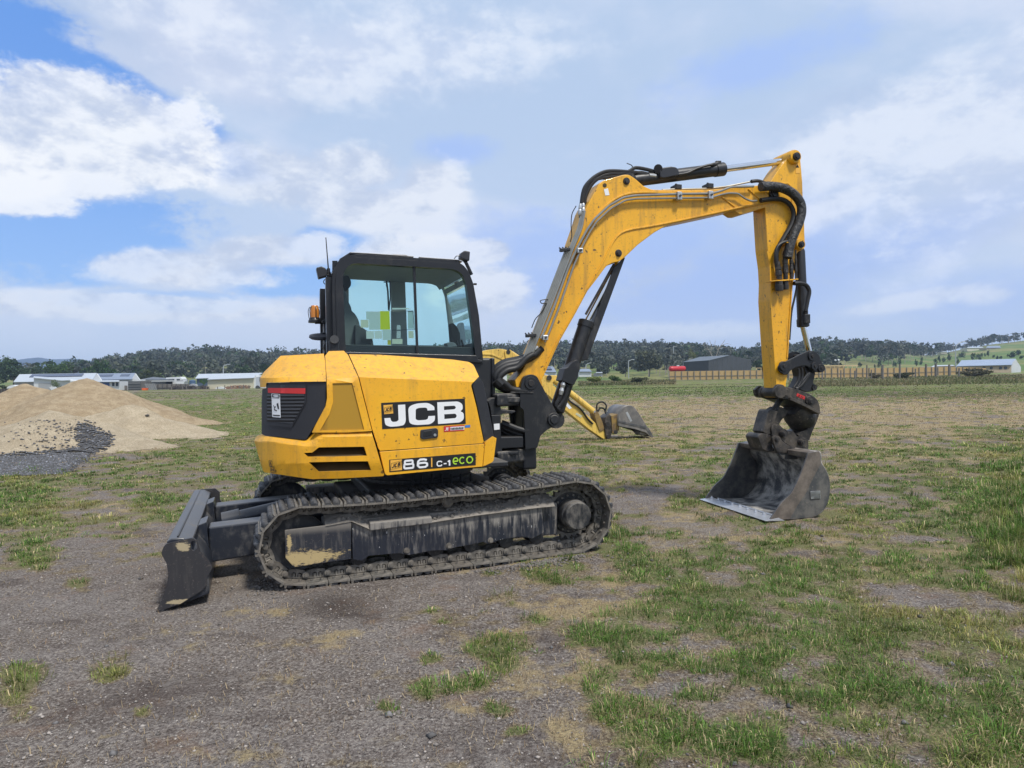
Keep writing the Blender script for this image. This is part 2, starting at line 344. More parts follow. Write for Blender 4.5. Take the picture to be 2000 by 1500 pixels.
# ================================================================== THE EXCAVATOR
def build_excavator():
    R = empty('excavator', ROOT_M, 'large yellow and black tracked excavator in the foreground with its wide bucket on the ground', 'excavator')
    # ---------------- tracks
    RI, ZI = .295, .302; RS, ZS = .305, .335; UI, US = .115, 2.36
    ic = Vector((UI, ZI)); scn = Vector((US, ZS))
    def path(n):
        # closed loop (counter clockwise seen from the near side): bottom right->..., outer surface of the steel shoes
        pts = []
        d = (scn-ic); L = d.length; ang = math.atan2(d.y, d.x); be = math.asin((RS-RI)/L)
        a_top = ang + math.pi/2 + be; a_bot = ang - math.pi/2 - be
        for k in range(60): a = a_top + (2*math.pi - (a_top-a_bot))*k/59; pts.append(ic + Vector((math.cos(a), math.sin(a)))*RI)     # round the idler (left), top->bottom
        for k in range(1, 40): t = k/40; A = ic + Vector((math.cos(a_bot), math.sin(a_bot)))*RI; B = scn + Vector((math.cos(a_bot), math.sin(a_bot)))*RS; pts.append(A.lerp(B, t))
        for k in range(60): a = a_bot + (a_top-a_bot)*k/59; pts.append(scn + Vector((math.cos(a), math.sin(a)))*RS)
        for k in range(1, 60):
            t = k/60; A = scn + Vector((math.cos(a_top), math.sin(a_top)))*RS; B = ic + Vector((math.cos(a_top), math.sin(a_top)))*RI; p = A.lerp(B, t)
            p.y -= .020*math.sin(math.pi*t)+ .012*abs(math.sin(2*math.pi*t)); pts.append(p)
        S = [0]
        for i in range(len(pts)): S.append(S[-1] + (pts[(i+1) % len(pts)]-pts[i]).length)
        tot = S[-1]; res = []
        def pos(s):
            s %= tot; i = max(0, np.searchsorted(S, s, 'right')-1); i = min(i, len(pts)-1); t = (s-S[i])/(S[i+1]-S[i]+1e-9); return pts[i].lerp(pts[(i+1) % len(pts)], t)
        for k in range(n):
            a = pos(tot*k/n); b = pos(tot*(k+1)/n); res.append((a, b))
        return res, tot/n
    NS = 40; segs, pitch = path(NS); W = .45
    # local shoe axes: x along the track, y across (towards the machine), z outwards
    sh = MB(); hp = pitch/2*.97
    sh.box((0, W/2, -.008), hp*2, W, .014)
    for s in (-1, 1): sh.add([(s*hp-.012*s-.010, 0, 0), (s*hp-.012*s+.010, 0, 0), (s*hp-.012*s+.010, W, 0), (s*hp-.012*s-.010, W, 0), (s*hp-.012*s-.006, 0.004, .022), (s*hp-.012*s+.006, 0.004, .022), (s*hp-.012*s+.006, W-.004, .022), (s*hp-.012*s-.006, W-.004, .022)], [(0, 1, 5, 4), (1, 2, 6, 5), (2, 3, 7, 6), (3, 0, 4, 7), (4, 5, 6, 7)])
    for bx in (-.035, .035): sh.cyl((bx, .07, -.014), (bx, .07, -.030), .012, 6)
    shoe_me = fixn(mesh('track_shoe', sh.v, sh.f)); shoe_me.materials.append(STM)
    # two lumpy rubber ridges, each a row of worn blobs across the shoe
    def pad_mesh(seed):
        rr = random.Random(seed); pd = MB()
        for cx in (-.034, .034):
            ny, nx = 26, 5; vs = []; fs = []
            for j in range(ny+1):
                y = .006 + (W-.012)*j/ny; ph = j/ny*6.2; lump = abs(math.sin(ph*math.pi+.3+seed)); wv = .026 + .006*lump + rr.uniform(-.002, .002)
                ox = rr.uniform(-.003, .003); edge = 1 if 0 < j < ny else .45
                for i in range(nx+1):
                    t = -1 + 2*i/nx; h = (1-abs(t)**2.6)*(.024+.014*lump)*edge + rr.uniform(0, .004)*(1-abs(t))
                    vs.append((cx + ox + t*wv, y, h - .002*(abs(t) > .9)))
            for j in range(ny):
                for i in range(nx): a = j*(nx+1)+i; fs.append((a, a+1, a+nx+2, a+nx+1))
            fs.append(tuple(range(nx+1))); fs.append(tuple(range(ny*(nx+1), (ny+1)*(nx+1)))[::-1])
            pd.add(vs, fs)
        me = mesh('rubber_pad', pd.v, pd.f); me.materials.append(RUB); me.polygons.foreach_set('use_smooth', [True]*len(me.polygons)); me.set_sharp_from_angle(angle=math.radians(60)); return me
    pads = [pad_mesh(s) for s in range(4)]
    lk = MB()
    def linkplate(y0):
        o = [(-hp*1.05, -.02), (-hp*.85, -.082), (-hp*.2, -.088), (hp*.3, -.088), (hp*.95, -.076), (hp*1.12, -.05), (hp*.95, -.02)]
        h1 = [(-.048, -.030), (-.018, -.030), (-.018, -.058), (-.033, -.066), (-.048, -.058)]; h2 = [(x+.042, z) for x, z in h1]
        loops = [o, h1, h2]; flat = [p for l in loops for p in l]; tr = tessellate_polygon([[Vector((*p, 0)) for p in l] for l in loops]); n = len(flat)
        vs = [(x, y0, z) for x, z in flat] + [(x, y0+.03, z) for x, z in flat]; fs = [tuple(t) for t in tr] + [tuple(i+n for i in t[::-1]) for t in tr]; s = 0
        for l in loops:
            m = len(l); fs += [(s+i, s+(i+1) % m, s+(i+1) % m+n, s+i+n) for i in range(m)]; s += m
        lk.add(vs, fs)
    linkplate(.135); linkplate(.275)
    lk.cyl((hp*.95, .115, -.052), (hp*.95, .32, -.052), .024, 12); lk.cyl((hp*.95, .100, -.052), (hp*.95, .12, -.052), .013, 8)
    for bx in (-.033, .009): lk.cyl((bx, .142, -.056), (bx, .142, -.02), .012, 6)
    link_me = fixn(mesh('chain_link', lk.v, lk.f)); link_me.materials.append(STM)
    def shoe_matrix(a, b, v, jit):
        c = (a+b)/2; t = (b-a).normalized(); n = Vector((-t.y, t.x))*-1
        # outward normal: away from the loop centre
        if (c + n - (ic+scn)/2).length < (c - n - (ic+scn)/2).length: n = -n
        tx = TF.u*t.x + Vector((0, 0, t.y)); nz = TF.u*n.x + Vector((0, 0, n.y)); ty = -TF.q
        if tx.cross(ty).dot(nz) < 0: tx = -tx
        c3 = TF.world(c.x, -v, c.y) + nz*jit
        return ROOT_I @ Matrix(((tx.x, ty.x, nz.x, c3.x), (tx.y, ty.y, nz.y, c3.y), (tx.z, ty.z, nz.z, c3.z), (0, 0, 0, 1)))
    def holes_disc(name, c, r, th, v, parent, mat, nh=6, hr=.18, hd=.58, rim=True):
        o = [(math.cos(2*math.pi*k/40)*r, math.sin(2*math.pi*k/40)*r) for k in range(40)]; hs = [[(math.cos(a0)*hd*r + math.cos(2*math.pi*k/12)*hr*r, math.sin(a0)*hd*r + math.sin(2*math.pi*k/12)*hr*r) for k in range(12)] for a0 in [2*math.pi*j/nh+.55 for j in range(nh)]]
        return prism(name, o, lambda x, y: TF.world(c.x+x, -v, c.y+y), TF.q*(-th), mat, parent, holes=hs, bevel=.003)
    def axle(u, z, v0, v1): return TF.world(u, -v0, z), TF.world(u, -v1, z)
    for ti, v0 in enumerate((0.0, 1.85)):
        T = MB(); 
        # inner frame beam of the track carries everything
        for (u0, u1, z0, z1, va, vb) in ((.30, 2.22, .17, .44, .14, .40), (.05, .5, .25, .36, .16, .36)):
            T.hexa([TF.world(u, -(v0+v), z) for z in (z0, z1) for (u, v) in ((u0, va), (u1, va), (u1, vb), (u0, vb))])
        tr = T.build('track', FRM, R, bevel=.01); tr['label'] = ('near track with muddy rubber-padded shoes' if ti == 0 else 'far track seen behind the body')
        for k, (a, b) in enumerate(segs):
            m = shoe_matrix(a, b, v0, 0)
            for nm, me in (('track_shoe', shoe_me), ('rubber_pad', pads[(k*7+ti) % 4]), ('chain_link', link_me)):
                o = bpy.data.objects.new(nm, me); col.objects.link(o); o.parent = tr; o.matrix_basis = m
        # idler (left) and sprocket (right)
        idl = holes_disc('idler_wheel', ic, .205, .05, v0+.16, tr, BLKD, 6, .13, .62)
        b = MB(); A, B = axle(ic.x, ic.y, v0+.13, v0+.34); b.lathe(A, B-A, [(0, .05), (.012, .062), (.03, .062), (.03, .04), (.21, .04)], 20); b.build('idler_hub', BLKD, tr, smooth=True)
        b = MB(); A, B = axle(ic.x, ic.y, v0+.155, v0+.215); b.lathe(A, B-A, [(0, .172), (.004, .165), (.004, .2), (0, .207), (.05, .21), (.055, .19)], 40); b.build('idler_rim', BLKD, tr, smooth=True)
        # sprocket teeth
        teeth = []; nt_ = 23
        for k in range(nt_*2): a = math.pi*k/nt_; rr = .232 if k % 2 == 0 else .198; teeth.append((math.cos(a)*rr, math.sin(a)*rr))
        prism('sprocket', teeth, lambda x, y: TF.world(scn.x+x, -(v0+.20), scn.y+y), TF.q*(-.045), STM, tr, bevel=.003)
        b = MB(); A, B = axle(scn.x, scn.y, v0+.085, v0+.42); b.lathe(A, B-A, [(.10, .0), (.10, .165), (.115, .178), (.14, .178), (.14, .15), (.30, .15)], 36); b.build('final_drive', BLKD, tr, smooth=25)
        b = MB()
        for k in range(18): a = 2*math.pi*k/18; p = TF.world(scn.x + .155*math.cos(a), -(v0+.185), scn.y + .155*math.sin(a)); b.cyl(p + TF.q*.012, p, .010, 6)
        b.build('bolt_ring', STM, tr)['kind'] = 'stuff'
        b = MB(); A, B = axle(scn.x, scn.y, v0+.015, v0+.2); b.lathe(A, B-A, [(0, 0), (0, .108), (.008, .118), (.02, .120), (.055, .121), (.06, .128), (.2, .130)], 40); b.build('hub_cap', BLKG if ti else BLKD, tr, smooth=25)
        if ti == 0:
            # side plates traced from the photograph, a few cm inside the shoes
            plate('idler_guard', zz(Z2, [(1150, 566), (1500, 525), (1678, 478, 3), (1692, 500), (1690, 800), (1225, 866), (1157, 790)]), -.07, .022, GRD, tr, TF, r=1)
            plate('side_plate', zz(Z2, [(1694, 500), (1850, 560)]) + zz(Z3, [(480, 690), (800, 640), (1130, 598), (1300, 578), (1316, 770), (1230, 815), (1150, 800), (1000, 822), (900, 856), (860, 840), (760, 862), (640, 884), (590, 902), (480, 905), (300, 940), (230, 925), (100, 936), (0, 945)]) + zz(Z2, [(1780, 815), (1704, 800)]), -.09, .04, FRM, tr, TF, r=2)
            b = MB(); ps = zz(Z3, [(10, 700), (475, 655), (478, 700), (10, 757)]); vs = [TF.hit(x, y, -.055) for x, y in ps]; b.hexa([vs[3], vs[2], vs[2]-TF.q*.06, vs[3]-TF.q*.06, vs[0], vs[1], vs[1]-TF.q*.16+Vector((0, 0, .03)), vs[0]-TF.q*.16+Vector((0, 0, .03))]); b.build('step_plate', FRM, tr, bevel=.006)
            for (x, y) in ((285, 905), (602, 868), (915, 828)):
                p = TF.hit(*Z3(x, y), -.09); b = MB(); b.lathe(p, TF.q, [(0, .024), (.006, .024), (.006, .015), (.02, .015), (.02, .006)], 12); b.build('roller_bolt', STM, tr)
            # sloping top plate with its load of dried mud
            us = np.linspace(.30, 2.17, 120); vv = np.linspace(.062, .42, 22); vs = []; fs = []
            rr = np.random.default_rng(5); tl = [TF.uz(x, y, -.09) for x, y in zz(Z2, [(1150, 566), (1500, 525), (1690, 490), (1850, 560)]) + zz(Z3, [(480, 690), (800, 640), (1130, 598), (1300, 578)])]
            def mudz(u, v):
                zt = float(np.interp(u, [t[0] for t in tl], [t[1] for t in tl])); t = (v-.062)/.358
                return zt + .002 + (.115+.02*math.sin(u*5))*max(0, t-.06)**.75 + (.05*math.exp(-((u-2.05)/.16)**2) + .03*math.exp(-((u-.72)/.2)**2))*min(1, t*2.5)
            nz = rr.normal(0, 1, (120, 22)); nz = (nz + np.roll(nz, 1, 0) + np.roll(nz, 1, 1) + np.roll(nz, -1, 0))/4
            for i, u in enumerate(us):
                for j, v in enumerate(vv): vs.append(TF.world(u, -v, mudz(u, v) + nz[i, j]*.012*min(1, j/2)))
            for i in range(119):
                for j in range(21): a = i*22+j; fs.append((a, a+1, a+23, a+22))
            mu = link('dried_mud', mesh('dried_mud', vs, fs), MUD, tr, smooth=60)
            b = MB(); rr2 = random.Random(3)
            for k in range(420):
                u = rr2.uniform(.4, 2.15); v = rr2.uniform(.09, .36); z = mudz(u, v)+.003; s = rr2.uniform(.006, .018); c = TF.world(u, -v, z)
                b.box(c, s*1.6, s*1.2, s, Matrix.Rotation(rr2.uniform(0, 6), 3, Vector((rr2.random()+.1, rr2.random(), rr2.random())).normalized()))
            cl = b.build('mud_clod', MUD, tr, smooth=80); cl['kind'] = 'stuff'
        for u in (.55, .85, 1.15, 1.45, 1.75, 2.02):
            b = MB(); A, B = axle(u, .145+.012*u, v0+.12, v0+.33); b.lathe(A, B-A, [(0, .03), (.01, .062), (.05, .062), (.06, .04), (.15, .04), (.16, .062), (.21, .062)], 16); b.build('track_roller', BLKD, tr, smooth=True)
        p = TF.hit(876, 980, -.12) if ti == 0 else TF.world(1.27, -(v0+.12), .50)
        b = MB(); b.lathe(p, -TF.q, [(0, .0), (0, .030), (.004, .036), (.02, .038), (.025, .05), (.16, .05), (.165, .03), (.2, .03)], 20); b.build('carrier_roller', STM, tr, smooth=25)
    # ---------------- centre frame and slewing ring
    b = MB()
    b.hexa([TF.world(u, -v, z) for z in (.26, .50) for (u, v) in ((.55, .38), (1.95, .38), (1.95, 1.92), (.55, 1.92))])
    b.hexa([TF.world(u, -v, z) for z in (.50, .60) for (u, v) in ((.7, .55), (1.8, .55), (1.8, 1.75), (.7, 1.75))]); b.build('centre_frame', BLKD, R, bevel=.02)
    b = MB(); b.lathe(CEN + Vector((0, 0, .60)), (0, 0, 1), [(0, .50), (.03, .50), (.03, .46), (.06, .46), (.06, .52), (.12, .52), (.12, .47), (.16, .47)], 48); b.build('slewing_ring', BLKD, R, smooth=25)
    b = MB()
    for k in range(7): p = TF.hit(806+k*19, 925, -.62); b.cyl(p, Vector((p.x, p.y, .56)), .013, 8)
    b.build('hose_stub', HOSE, R)
    # ---------------- dozer blade
    def TW(u, v, z): return TF.world(u, -v, z)
    ndir = TF.hit(324, 1063, .05)
    bl = MB(); prof = [(-.765, .425), (-.735, .445), (-.66, .445), (-.60, .415), (-.60, .36), (-.55, .30), (-.515, .22), (-.50, .12), (-.50, .04), (-.70, -.02), (-.80, -.03), (-.70, .05), (-.665, .16), (-.675, .27), (-.72, .36)]
    n = len(prof); vs = [TW(u, -.03, z) for u, z in prof] + [TW(u, 2.28, z+.01) for u, z in prof]
    bl.add(vs, [tuple(range(n))[::-1], tuple(range(n, 2*n))] + [(i, (i+1) % n, (i+1) % n+n, i+n) for i in range(n)]); D = bl.build('dozer_blade', BLUEB, R, bevel=.008, smooth=True)
    b = MB(); b.hexa([TW(u, v, z) for z in (.449, .456) for (u, v) in ((-.70, 0), (-.69, 0), (-.69, 2.24), (-.70, 2.24))]); b.build('blade_seam', BLK, D)
    hole = [(410-280*0+math.cos(a)*30, 690+math.sin(a)*42) for a in [2*math.pi*k/14 for k in range(14)]]
    plate('end_plate', zz(Z2, [(147, 745), (165, 700, 2), (185, 678), (330, 640), (400, 628, 4), (436, 650, 4), (462, 735), (545, 830, 4), (560, 860), (553, 890), (517, 945), (513, 1020), (470, 1060), (300, 1165), (100, 1233), (150, 1130), (190, 1020), (203, 930), (190, 840), (150, 765, 3)]), .05, .024, BLDE, D, TF, r=1, holes=[zz(Z2, hole)])
    far = [TW(u, 2.25, z) for u, z in [(-.765, .44), (-.68, .46), (-.56, .46), (-.52, .42), (-.52, .35), (-.47, .25), (-.50, .0), (-.78, -.02), (-.68, .1), (-.70, .30)]]
    b = MB(); m = len(far); b.add(far + [p - TF.q*.025 for p in far], [tuple(range(m)), tuple(range(2*m-1, m-1, -1))] + [(i, (i+1) % m, (i+1) % m+m, i+m) for i in range(m)]); b.build('end_plate', BLDE, D, bevel=.003)
    for v in (.62, 1.62):
        b = MB(); w = .11
        b.hexa([TW(-.52, v-w, .13), TW(.35, v-w+.0, .20), TW(.35, v+w, .20), TW(-.52, v+w, .13), TW(-.53, v-w, .40), TW(.35, v-w, .44), TW(.35, v+w, .44), TW(-.53, v+w, .40)])
        a = b.build('blade_arm', BLUEB, R, bevel=.012)
        b = MB(); b.hexa([TW(-.60, v-w-.03, .10), TW(-.515, v-w-.03, .10), TW(-.515, v+w+.03, .10), TW(-.60, v+w+.03, .10), TW(-.60, v-w-.03, .43), TW(-.54, v-w-.03, .45), TW(-.54, v+w+.03, .45), TW(-.60, v+w+.03, .43)]); b.build('arm_flange', BLUEB, a, bevel=.006)
    b = MB(); A = TW(-.45, 1.12, .32); B = TW(.25, 1.12, .44); b.cyl(A, B, .07, 20); b.cyl(A, A.lerp(B, .2), .085, 20); b.build('blade_cylinder', BLUEB, R, smooth=True)
    b = MB(); A = TW(-.02, .9, .40); b.tube(spline([A, TW(.15, .95, .50), TW(.45, 1.0, .52)]), .016); b.build('blade_hose', HOSE, R, smooth=True)
    # ---------------- upper structure: shell under the panels
    def qb(x, y=0, base=1.10):
        if x >= 655: return base
        t = min(.99, (655-x)/158.0); return base - .62*(1-math.sqrt(max(0, 1-t*t)))
    def uw(u, q, z): return UF.world(u, q, z)
    outl = []
    for x in (503, 508, 520, 540, 570, 610, 660): q = qb(x)-.04; u, _ = UF.uz(x, 880, q); outl.append((max(u, -1.33), q))
    outl += [(.28, 1.03), (.33, .92)]; full = outl + [(u, -q) for u, q in reversed(outl)]
    def shell(name, levels, mat, parent, ring=full, **k):
        n = len(ring); vs = []; fs = []
        for (z, ins, du) in levels:
            for (u, q) in ring: vs.append(uw((u-(-.4))*(1-ins)+(-.4)+du, q*(1-ins), z))
        for j in range(len(levels)-1): fs += [(j*n+i, j*n+(i+1) % n, (j+1)*n+(i+1) % n, (j+1)*n+i) for i in range(n)]
        fs += [tuple(range(n))[::-1], tuple(range((len(levels)-1)*n, len(levels)*n))]
        b = MB(); b.v = vs; b.f = fs; return b.build(name, mat, parent, **k)
    shell('body_core', [(.80, .05, 0), (1.0, .03, 0), (1.38, .035, 0), (1.46, .09, 0), (1.55, .20, 0), (1.64, .31, 0)], BLK, R)
    tail = [(u, q) for u, q in outl[:4]]; tail = tail + [(u, -q) for u, q in reversed(tail)]
    shell('rear_counterweight', [(.79, .036, 0), (1.0, .020, 0), (1.07, .020, 0), (1.09, .04, 0)], YEL, R, ring=tail, bevel=.01, smooth=30)
    shell('rear_hood_end', [(1.37, .028, 0), (1.42, .028, 0), (1.46, .08, 0), (1.55, .19, 0), (1.645, .30, 0)], YEL, R, ring=tail, bevel=.01, smooth=30)
    b = MB(); b.hexa([uw(u, q, z) for z in (.755, .80) for (u, q) in ((-1.15, .85), (.62, .85), (.62, -.95), (-1.15, -.95))]); b.build('revolving_frame', BLKD, R, bevel=.01)
    # ---------------- curved side panels: outline in pixels, q from the body's own shape
    def panel(name, pts, qf, mat, th=.02, r=1.0, holes=(), cuts=(), step=13, bevel=.005, ycuts=None, parent=R, smooth=28):
        o = rnd(pts, r); hs = [rnd(h, r) for h in holes]
        bm = bmesh.new(); loops = [o] + hs; flat = [p for l in loops for p in l]; vv = [bm.verts.new((x, y, 0)) for x, y in flat]
        if hs:
            for t in tessellate_polygon([[Vector((x, -y, 0)) for x, y in l] for l in loops]):
                try: bm.faces.new([vv[i] for i in t])
                except ValueError: pass
        else: bm.faces.new(vv)
        xs = [p[0] for p in flat]; x = math.ceil(min(xs)/step)*step
        while x < max(xs) and x < 662:
            bmesh.ops.bisect_plane(bm, geom=bm.verts[:]+bm.edges[:]+bm.faces[:], dist=1e-4, plane_co=(x, 0, 0), plane_no=(1, 0, 0)); x += step
        if min(xs) < 640:
            y = math.ceil(min(p[1] for p in flat)/16)*16
            while y < max(p[1] for p in flat): bmesh.ops.bisect_plane(bm, geom=bm.verts[:]+bm.edges[:]+bm.faces[:], dist=1e-4, plane_co=(0, y, 0), plane_no=(0, 1, 0)); y += 16
        for (a, b_) in cuts:
            d = Vector(b_)-Vector(a); bmesh.ops.bisect_plane(bm, geom=bm.verts[:]+bm.edges[:]+bm.faces[:], dist=1e-4, plane_co=(*a, 0), plane_no=(-d.y, d.x, 0))
        for v in bm.verts:
            x, y = v.co.x, v.co.y; v.co = UF.hit(x, y, qf(x, y))
        bmesh.ops.recalc_face_normals(bm, faces=bm.faces); bm.normal_update()
        if sum(f.normal.dot(UF.q)*f.calc_area() for f in bm.faces) < 0: bmesh.ops.reverse_faces(bm, faces=bm.faces)
        top = bm.faces[:]; g = bmesh.ops.extrude_face_region(bm, geom=top); bm.normal_update()
        for v in [e for e in g['geom'] if isinstance(e, bmesh.types.BMVert)]: v.co = v.co + UF.q*0
        old = {v for f in top if f.is_valid for v in f.verts}
        for v in old: v.co -= UF.q*th + UF.u*(-th*.8 if qf(600, 900) is None else 0)
        bmesh.ops.recalc_face_normals(bm, faces=bm.faces); me = bpy.data.meshes.new(name); bm.to_mesh(me); bm.free()
        return link(name, me, mat, parent, smooth=smooth, bevel=bevel)
    def lerpy(tab):
        def f(x):
            if x <= tab[0][0]: return tab[0][1]
            for (a, b_), (c, d) in zip(tab, tab[1:]):
                if x <= c: return b_ + (d-b_)*(x-a)/(c-a)
            return tab[-1][1]
        return f
    crease = lerpy([Z1(100, 378), Z1(600, 405), Z1(850, 370), Z1(1000, 376), Z1(1400, 395), Z1(1640, 412), Z1(1760, 400)])
    def q_up(x, y, b0=1.10):
        d = crease(x)-y; q = qb(x, y, b0); return q if d <= 0 else q - d*.0062
    def q_col(x, y): return q_up(x, y, 1.115)
    def q_low(x, y):
        t = lerpy([Z1(60, 860), Z1(150, 850), Z1(440, 890), Z1(500, 880), Z1(560, 820), Z1(940, 815)])(x); q = qb(x, y, 1.125); return q - max(0, (t-y))*.0045 - max(0, y-905)*.0012
    rear = panel('rear_hood', zz(Z1, [(106, 380), (135, 335), (262, 211), (400, 204), (586, 194, 0), (597, 260), (604, 404, 0), (380, 406), (156, 413), (150, 448), (108, 446)]), q_up, YEL, cuts=[(Z1(100, 378), Z1(600, 372))], step=9)
    panel('corner_column', zz(Z1, [(597, 210), (624, 176), (737, 173), (768, 204), (845, 372), (948, 776, 0), (760, 787), (497, 788), (520, 740), (600, 590), (611, 530), (608, 380)]), q_col, YEL, holes=[zz(Z1, [(652, 418), (800, 415), (890, 766), (558, 772), (628, 650), (656, 560)])], cuts=[(Z1(600, 365), Z1(850, 372))], step=9)
    panel('perforated_grille', zz(Z1, [(648, 414), (804, 411), (896, 770), (550, 776), (624, 648), (652, 560)]), lambda x, y: q_col(x, y)-.009, MESHY, th=.004, bevel=0)
    gr = panel('rear_grille', zz(Z1, [(152, 414), (602, 409), (604, 555), (592, 610), (458, 836), (440, 842), (150, 812), (119, 798), (119, 560), (124, 462), (154, 455)]), lambda x, y: qb(x, y, 1.085), BLKG, step=9)
    panel('grille_inset', zz(Z1, [(160, 432), (452, 428), (452, 560), (345, 752), (123, 728), (126, 470), (162, 468)]), lambda x, y: qb(x, y, 1.094), BLKG, th=.006, step=9, bevel=.003, parent=gr)
    panel('grille_louvre', zz(Z1, [(160, 500), (440, 500), (440, 560), (352, 720), (160, 705)]), lambda x, y: qb(x, y, 1.098), LOUV, th=.004, step=9, bevel=.002, parent=gr)
    panel('reflector_strip', zz(Z1, [(165, 453), (448, 455), (447, 497), (166, 490)]), lambda x, y: qb(x, y, 1.100), REDP, th=.003, step=9, bevel=.001, parent=gr)
    lbl = panel('warning_label', zz(Z1, [(193, 495), (257, 499), (263, 676), (199, 671)]), lambda x, y: qb(x, y, 1.104), WHT, th=.003, step=9, bevel=0, parent=gr)
    vent1 = zz(Z1, [(436, 941), (500, 938), (549, 899), (890, 894), (911, 962), (668, 970), (468, 970)]); vent2 = zz(Z1, [(474, 1011), (700, 1006), (919, 1003), (942, 1071), (550, 1082)])
    panel('counterweight', zz(Z1, [(63, 850), (78, 820, 2), (118, 800), (150, 814), (440, 846), (462, 840), (500, 792), (943, 784), (965, 850), (1040, 1104), (1034, 1115), (700, 1133), (500, 1137), (438, 1130), (140, 1086), (128, 1072), (95, 960)]), q_low, YEL, th=.05, holes=[vent1, vent2], cuts=[(Z1(60, 858), Z1(440, 892)), (Z1(560, 822), Z1(940, 815)), ((490, 905), (760, 905))], step=9, bevel=.006)
    for vt in (vent1, vent2):
        y0 = min(p[1] for p in vt); y1 = max(p[1] for p in vt)
        panel('air_vent', [(x-(3 if x < 650 else -3), y-(3 if y < (y0+y1)/2 else -3)) for x, y in vt], lambda x, y: q_low(x, y)-.012-.10*max(0, min(1, (y1-y)/(y1-y0))), VENTY, th=.004, bevel=0, step=9)
    door = panel('side_door', zz(Z1, [(775, 199), (1000, 203), (1200, 216), (1550, 239), (1676, 257, 4), (1712, 279, 4), (1752, 368), (1697, 424), (1694, 440), (1735, 600), (1788, 858, 0), (1778, 868), (1400, 898), (1009, 925), (996, 905), (950, 762), (853, 376)]), q_up, YEL, cuts=[(Z1(850, 371), Z1(1400, 394)), ], bevel=.006)
    panel('front_trim', zz(Z1, [(1757, 374), (1786, 420), (1816, 560), (1866, 816), (1800, 857), (1792, 855), (1742, 600), (1701, 432)]), lambda x, y: 1.075-.0015*max(0, (x-930)), BLKG, th=.06)
    low = panel('lower_panel', zz(Z1, [(1006, 932), (1400, 903), (1788, 872, 0), (1794, 880), (1779, 1044, 0), (1500, 1068), (1062, 1110), (1046, 1100)]), lambda x, y: 1.10, YEL, th=.05, cuts=[], bevel=.007)
    panel('corner_panel', zz(Z1, [(1798, 864), (1858, 817), (1884, 830), (1862, 998), (1850, 1012), (1783, 1043)]), lambda x, y: 1.10-.004*max(0, x-950), YEL, th=.05, bevel=.007)
    # door handle
    hd = plate('door_handle', zz(Z1, [(1314, 768), (1432, 753), (1446, 768), (1445, 826), (1330, 841), (1312, 828)]), 1.112, .02, BLKG, door, r=3)
    plate('latch_recess', zz(Z1, [(1335, 778), (1400, 770), (1400, 812), (1335, 822)]), 1.114, .01, BLKP, door, r=1)
    b = MB(); p = UF.hit(*Z1(1421, 806), 1.112); b.cyl(p, p+UF.q*.005, .011, 14); b.build('lock', ZIN, door)
    # ---------------- print
    def quadmap(qd, q):                                # qd: four pixel corners TL TR BR BL; (s,t) 0..1
        A, B, C_, D_ = [Vector(p) for p in qd]
        return lambda s, t: UF.hit(*((A*(1-s)+B*s)*(1-t) + (D_*(1-s)+C_*s)*t), q)
    def flat(name, loops, mp, mat, parent):
        b = MB()
        for li, l in enumerate(loops):
            if isinstance(l, tuple): o, hs = l
            else: o, hs = l, []
            L_ = [o]+list(hs); fl = [p for k in L_ for p in k]; tr = tessellate_polygon([[Vector((x, -y, 0)) for x, y in k] for k in L_]); b.add([mp(x, y)+UF.q*(.0002*(li % 14)) for x, y in fl], [tuple(t) for t in tr])
        me = mesh(name, b.v, b.f); bm = bmesh.new(); bm.from_mesh(me); bm.normal_update()
        for f in bm.faces:
            if f.normal.dot(UF.q) < 0: f.normal_flip()
        bm.to_mesh(me); bm.free(); return link(name, me, mat, parent)
    def rect(x0, y0, x1, y1, r=0): return rnd([(x0, y0), (x1, y0), (x1, y1), (x0, y1)], r)
    def stroke(pts, w, closed=False):                  # thick polyline as a list of quads + round joins
        out = []; m = len(pts); P_ = [Vector(p) for p in pts]; rng_ = range(m if closed else m-1)
        for i in rng_:
            a, c = P_[i], P_[(i+1) % m]; d = (c-a).normalized()*(w/2); n = Vector((-d.y, d.x)); out.append([tuple(a+n-d*0), tuple(c+n+d*0), tuple(c-n+d*0), tuple(a-n-d*0)])
        for i in range(m):
            if closed or 0 < i < m-1: out.append([tuple(P_[i] + Vector((math.cos(2*math.pi*k/10), math.sin(2*math.pi*k/10)))*w/2) for k in range(10)])
        return out
    def arc(cx, cy, rx, ry, a0, a1, n=14): return [(cx+rx*math.cos(math.radians(a0+(a1-a0)*k/n)), cy+ry*math.sin(math.radians(a0+(a1-a0)*k/n))) for k in range(n+1)]
    # big wordmark: J C B as solid outlines in the 640 x 200 box of its plate
    dec = quadmap([Z1(1017, 565), Z1(1646, 532), Z1(1653, 722), Z1(1025, 762)], 1.1045)
    def nb(pts): return [(x/640, y/200) for x, y in pts]
    plate_ = flat('name_plate', [rect(0, 0, 1, 1)], quadmap([Z1(1017, 565), Z1(1646, 532), Z1(1653, 722), Z1(1025, 762)], 1.1025), BLKP, door)
    J = rnd([(128, 22), (183, 22), (183, 150, 30), (168, 180, 30), (120, 186), (60, 186, 26), (24, 170, 34), (20, 118), (66, 118), (70, 140, 10), (84, 150), (112, 150, 12), (128, 138)], 0)
    Cc_ = rnd([(270, 18, 50), (360, 18, 50), (405, 50, 30), (405, 78), (352, 78), (348, 58, 10), (330, 54), (285, 54, 10), (262, 62, 14), (258, 142, 14), (280, 150), (335, 150, 10), (352, 142, 8), (356, 122), (407, 122), (405, 160, 30), (370, 186, 34), (260, 186, 44), (208, 170, 36), (204, 40, 36)], 0)
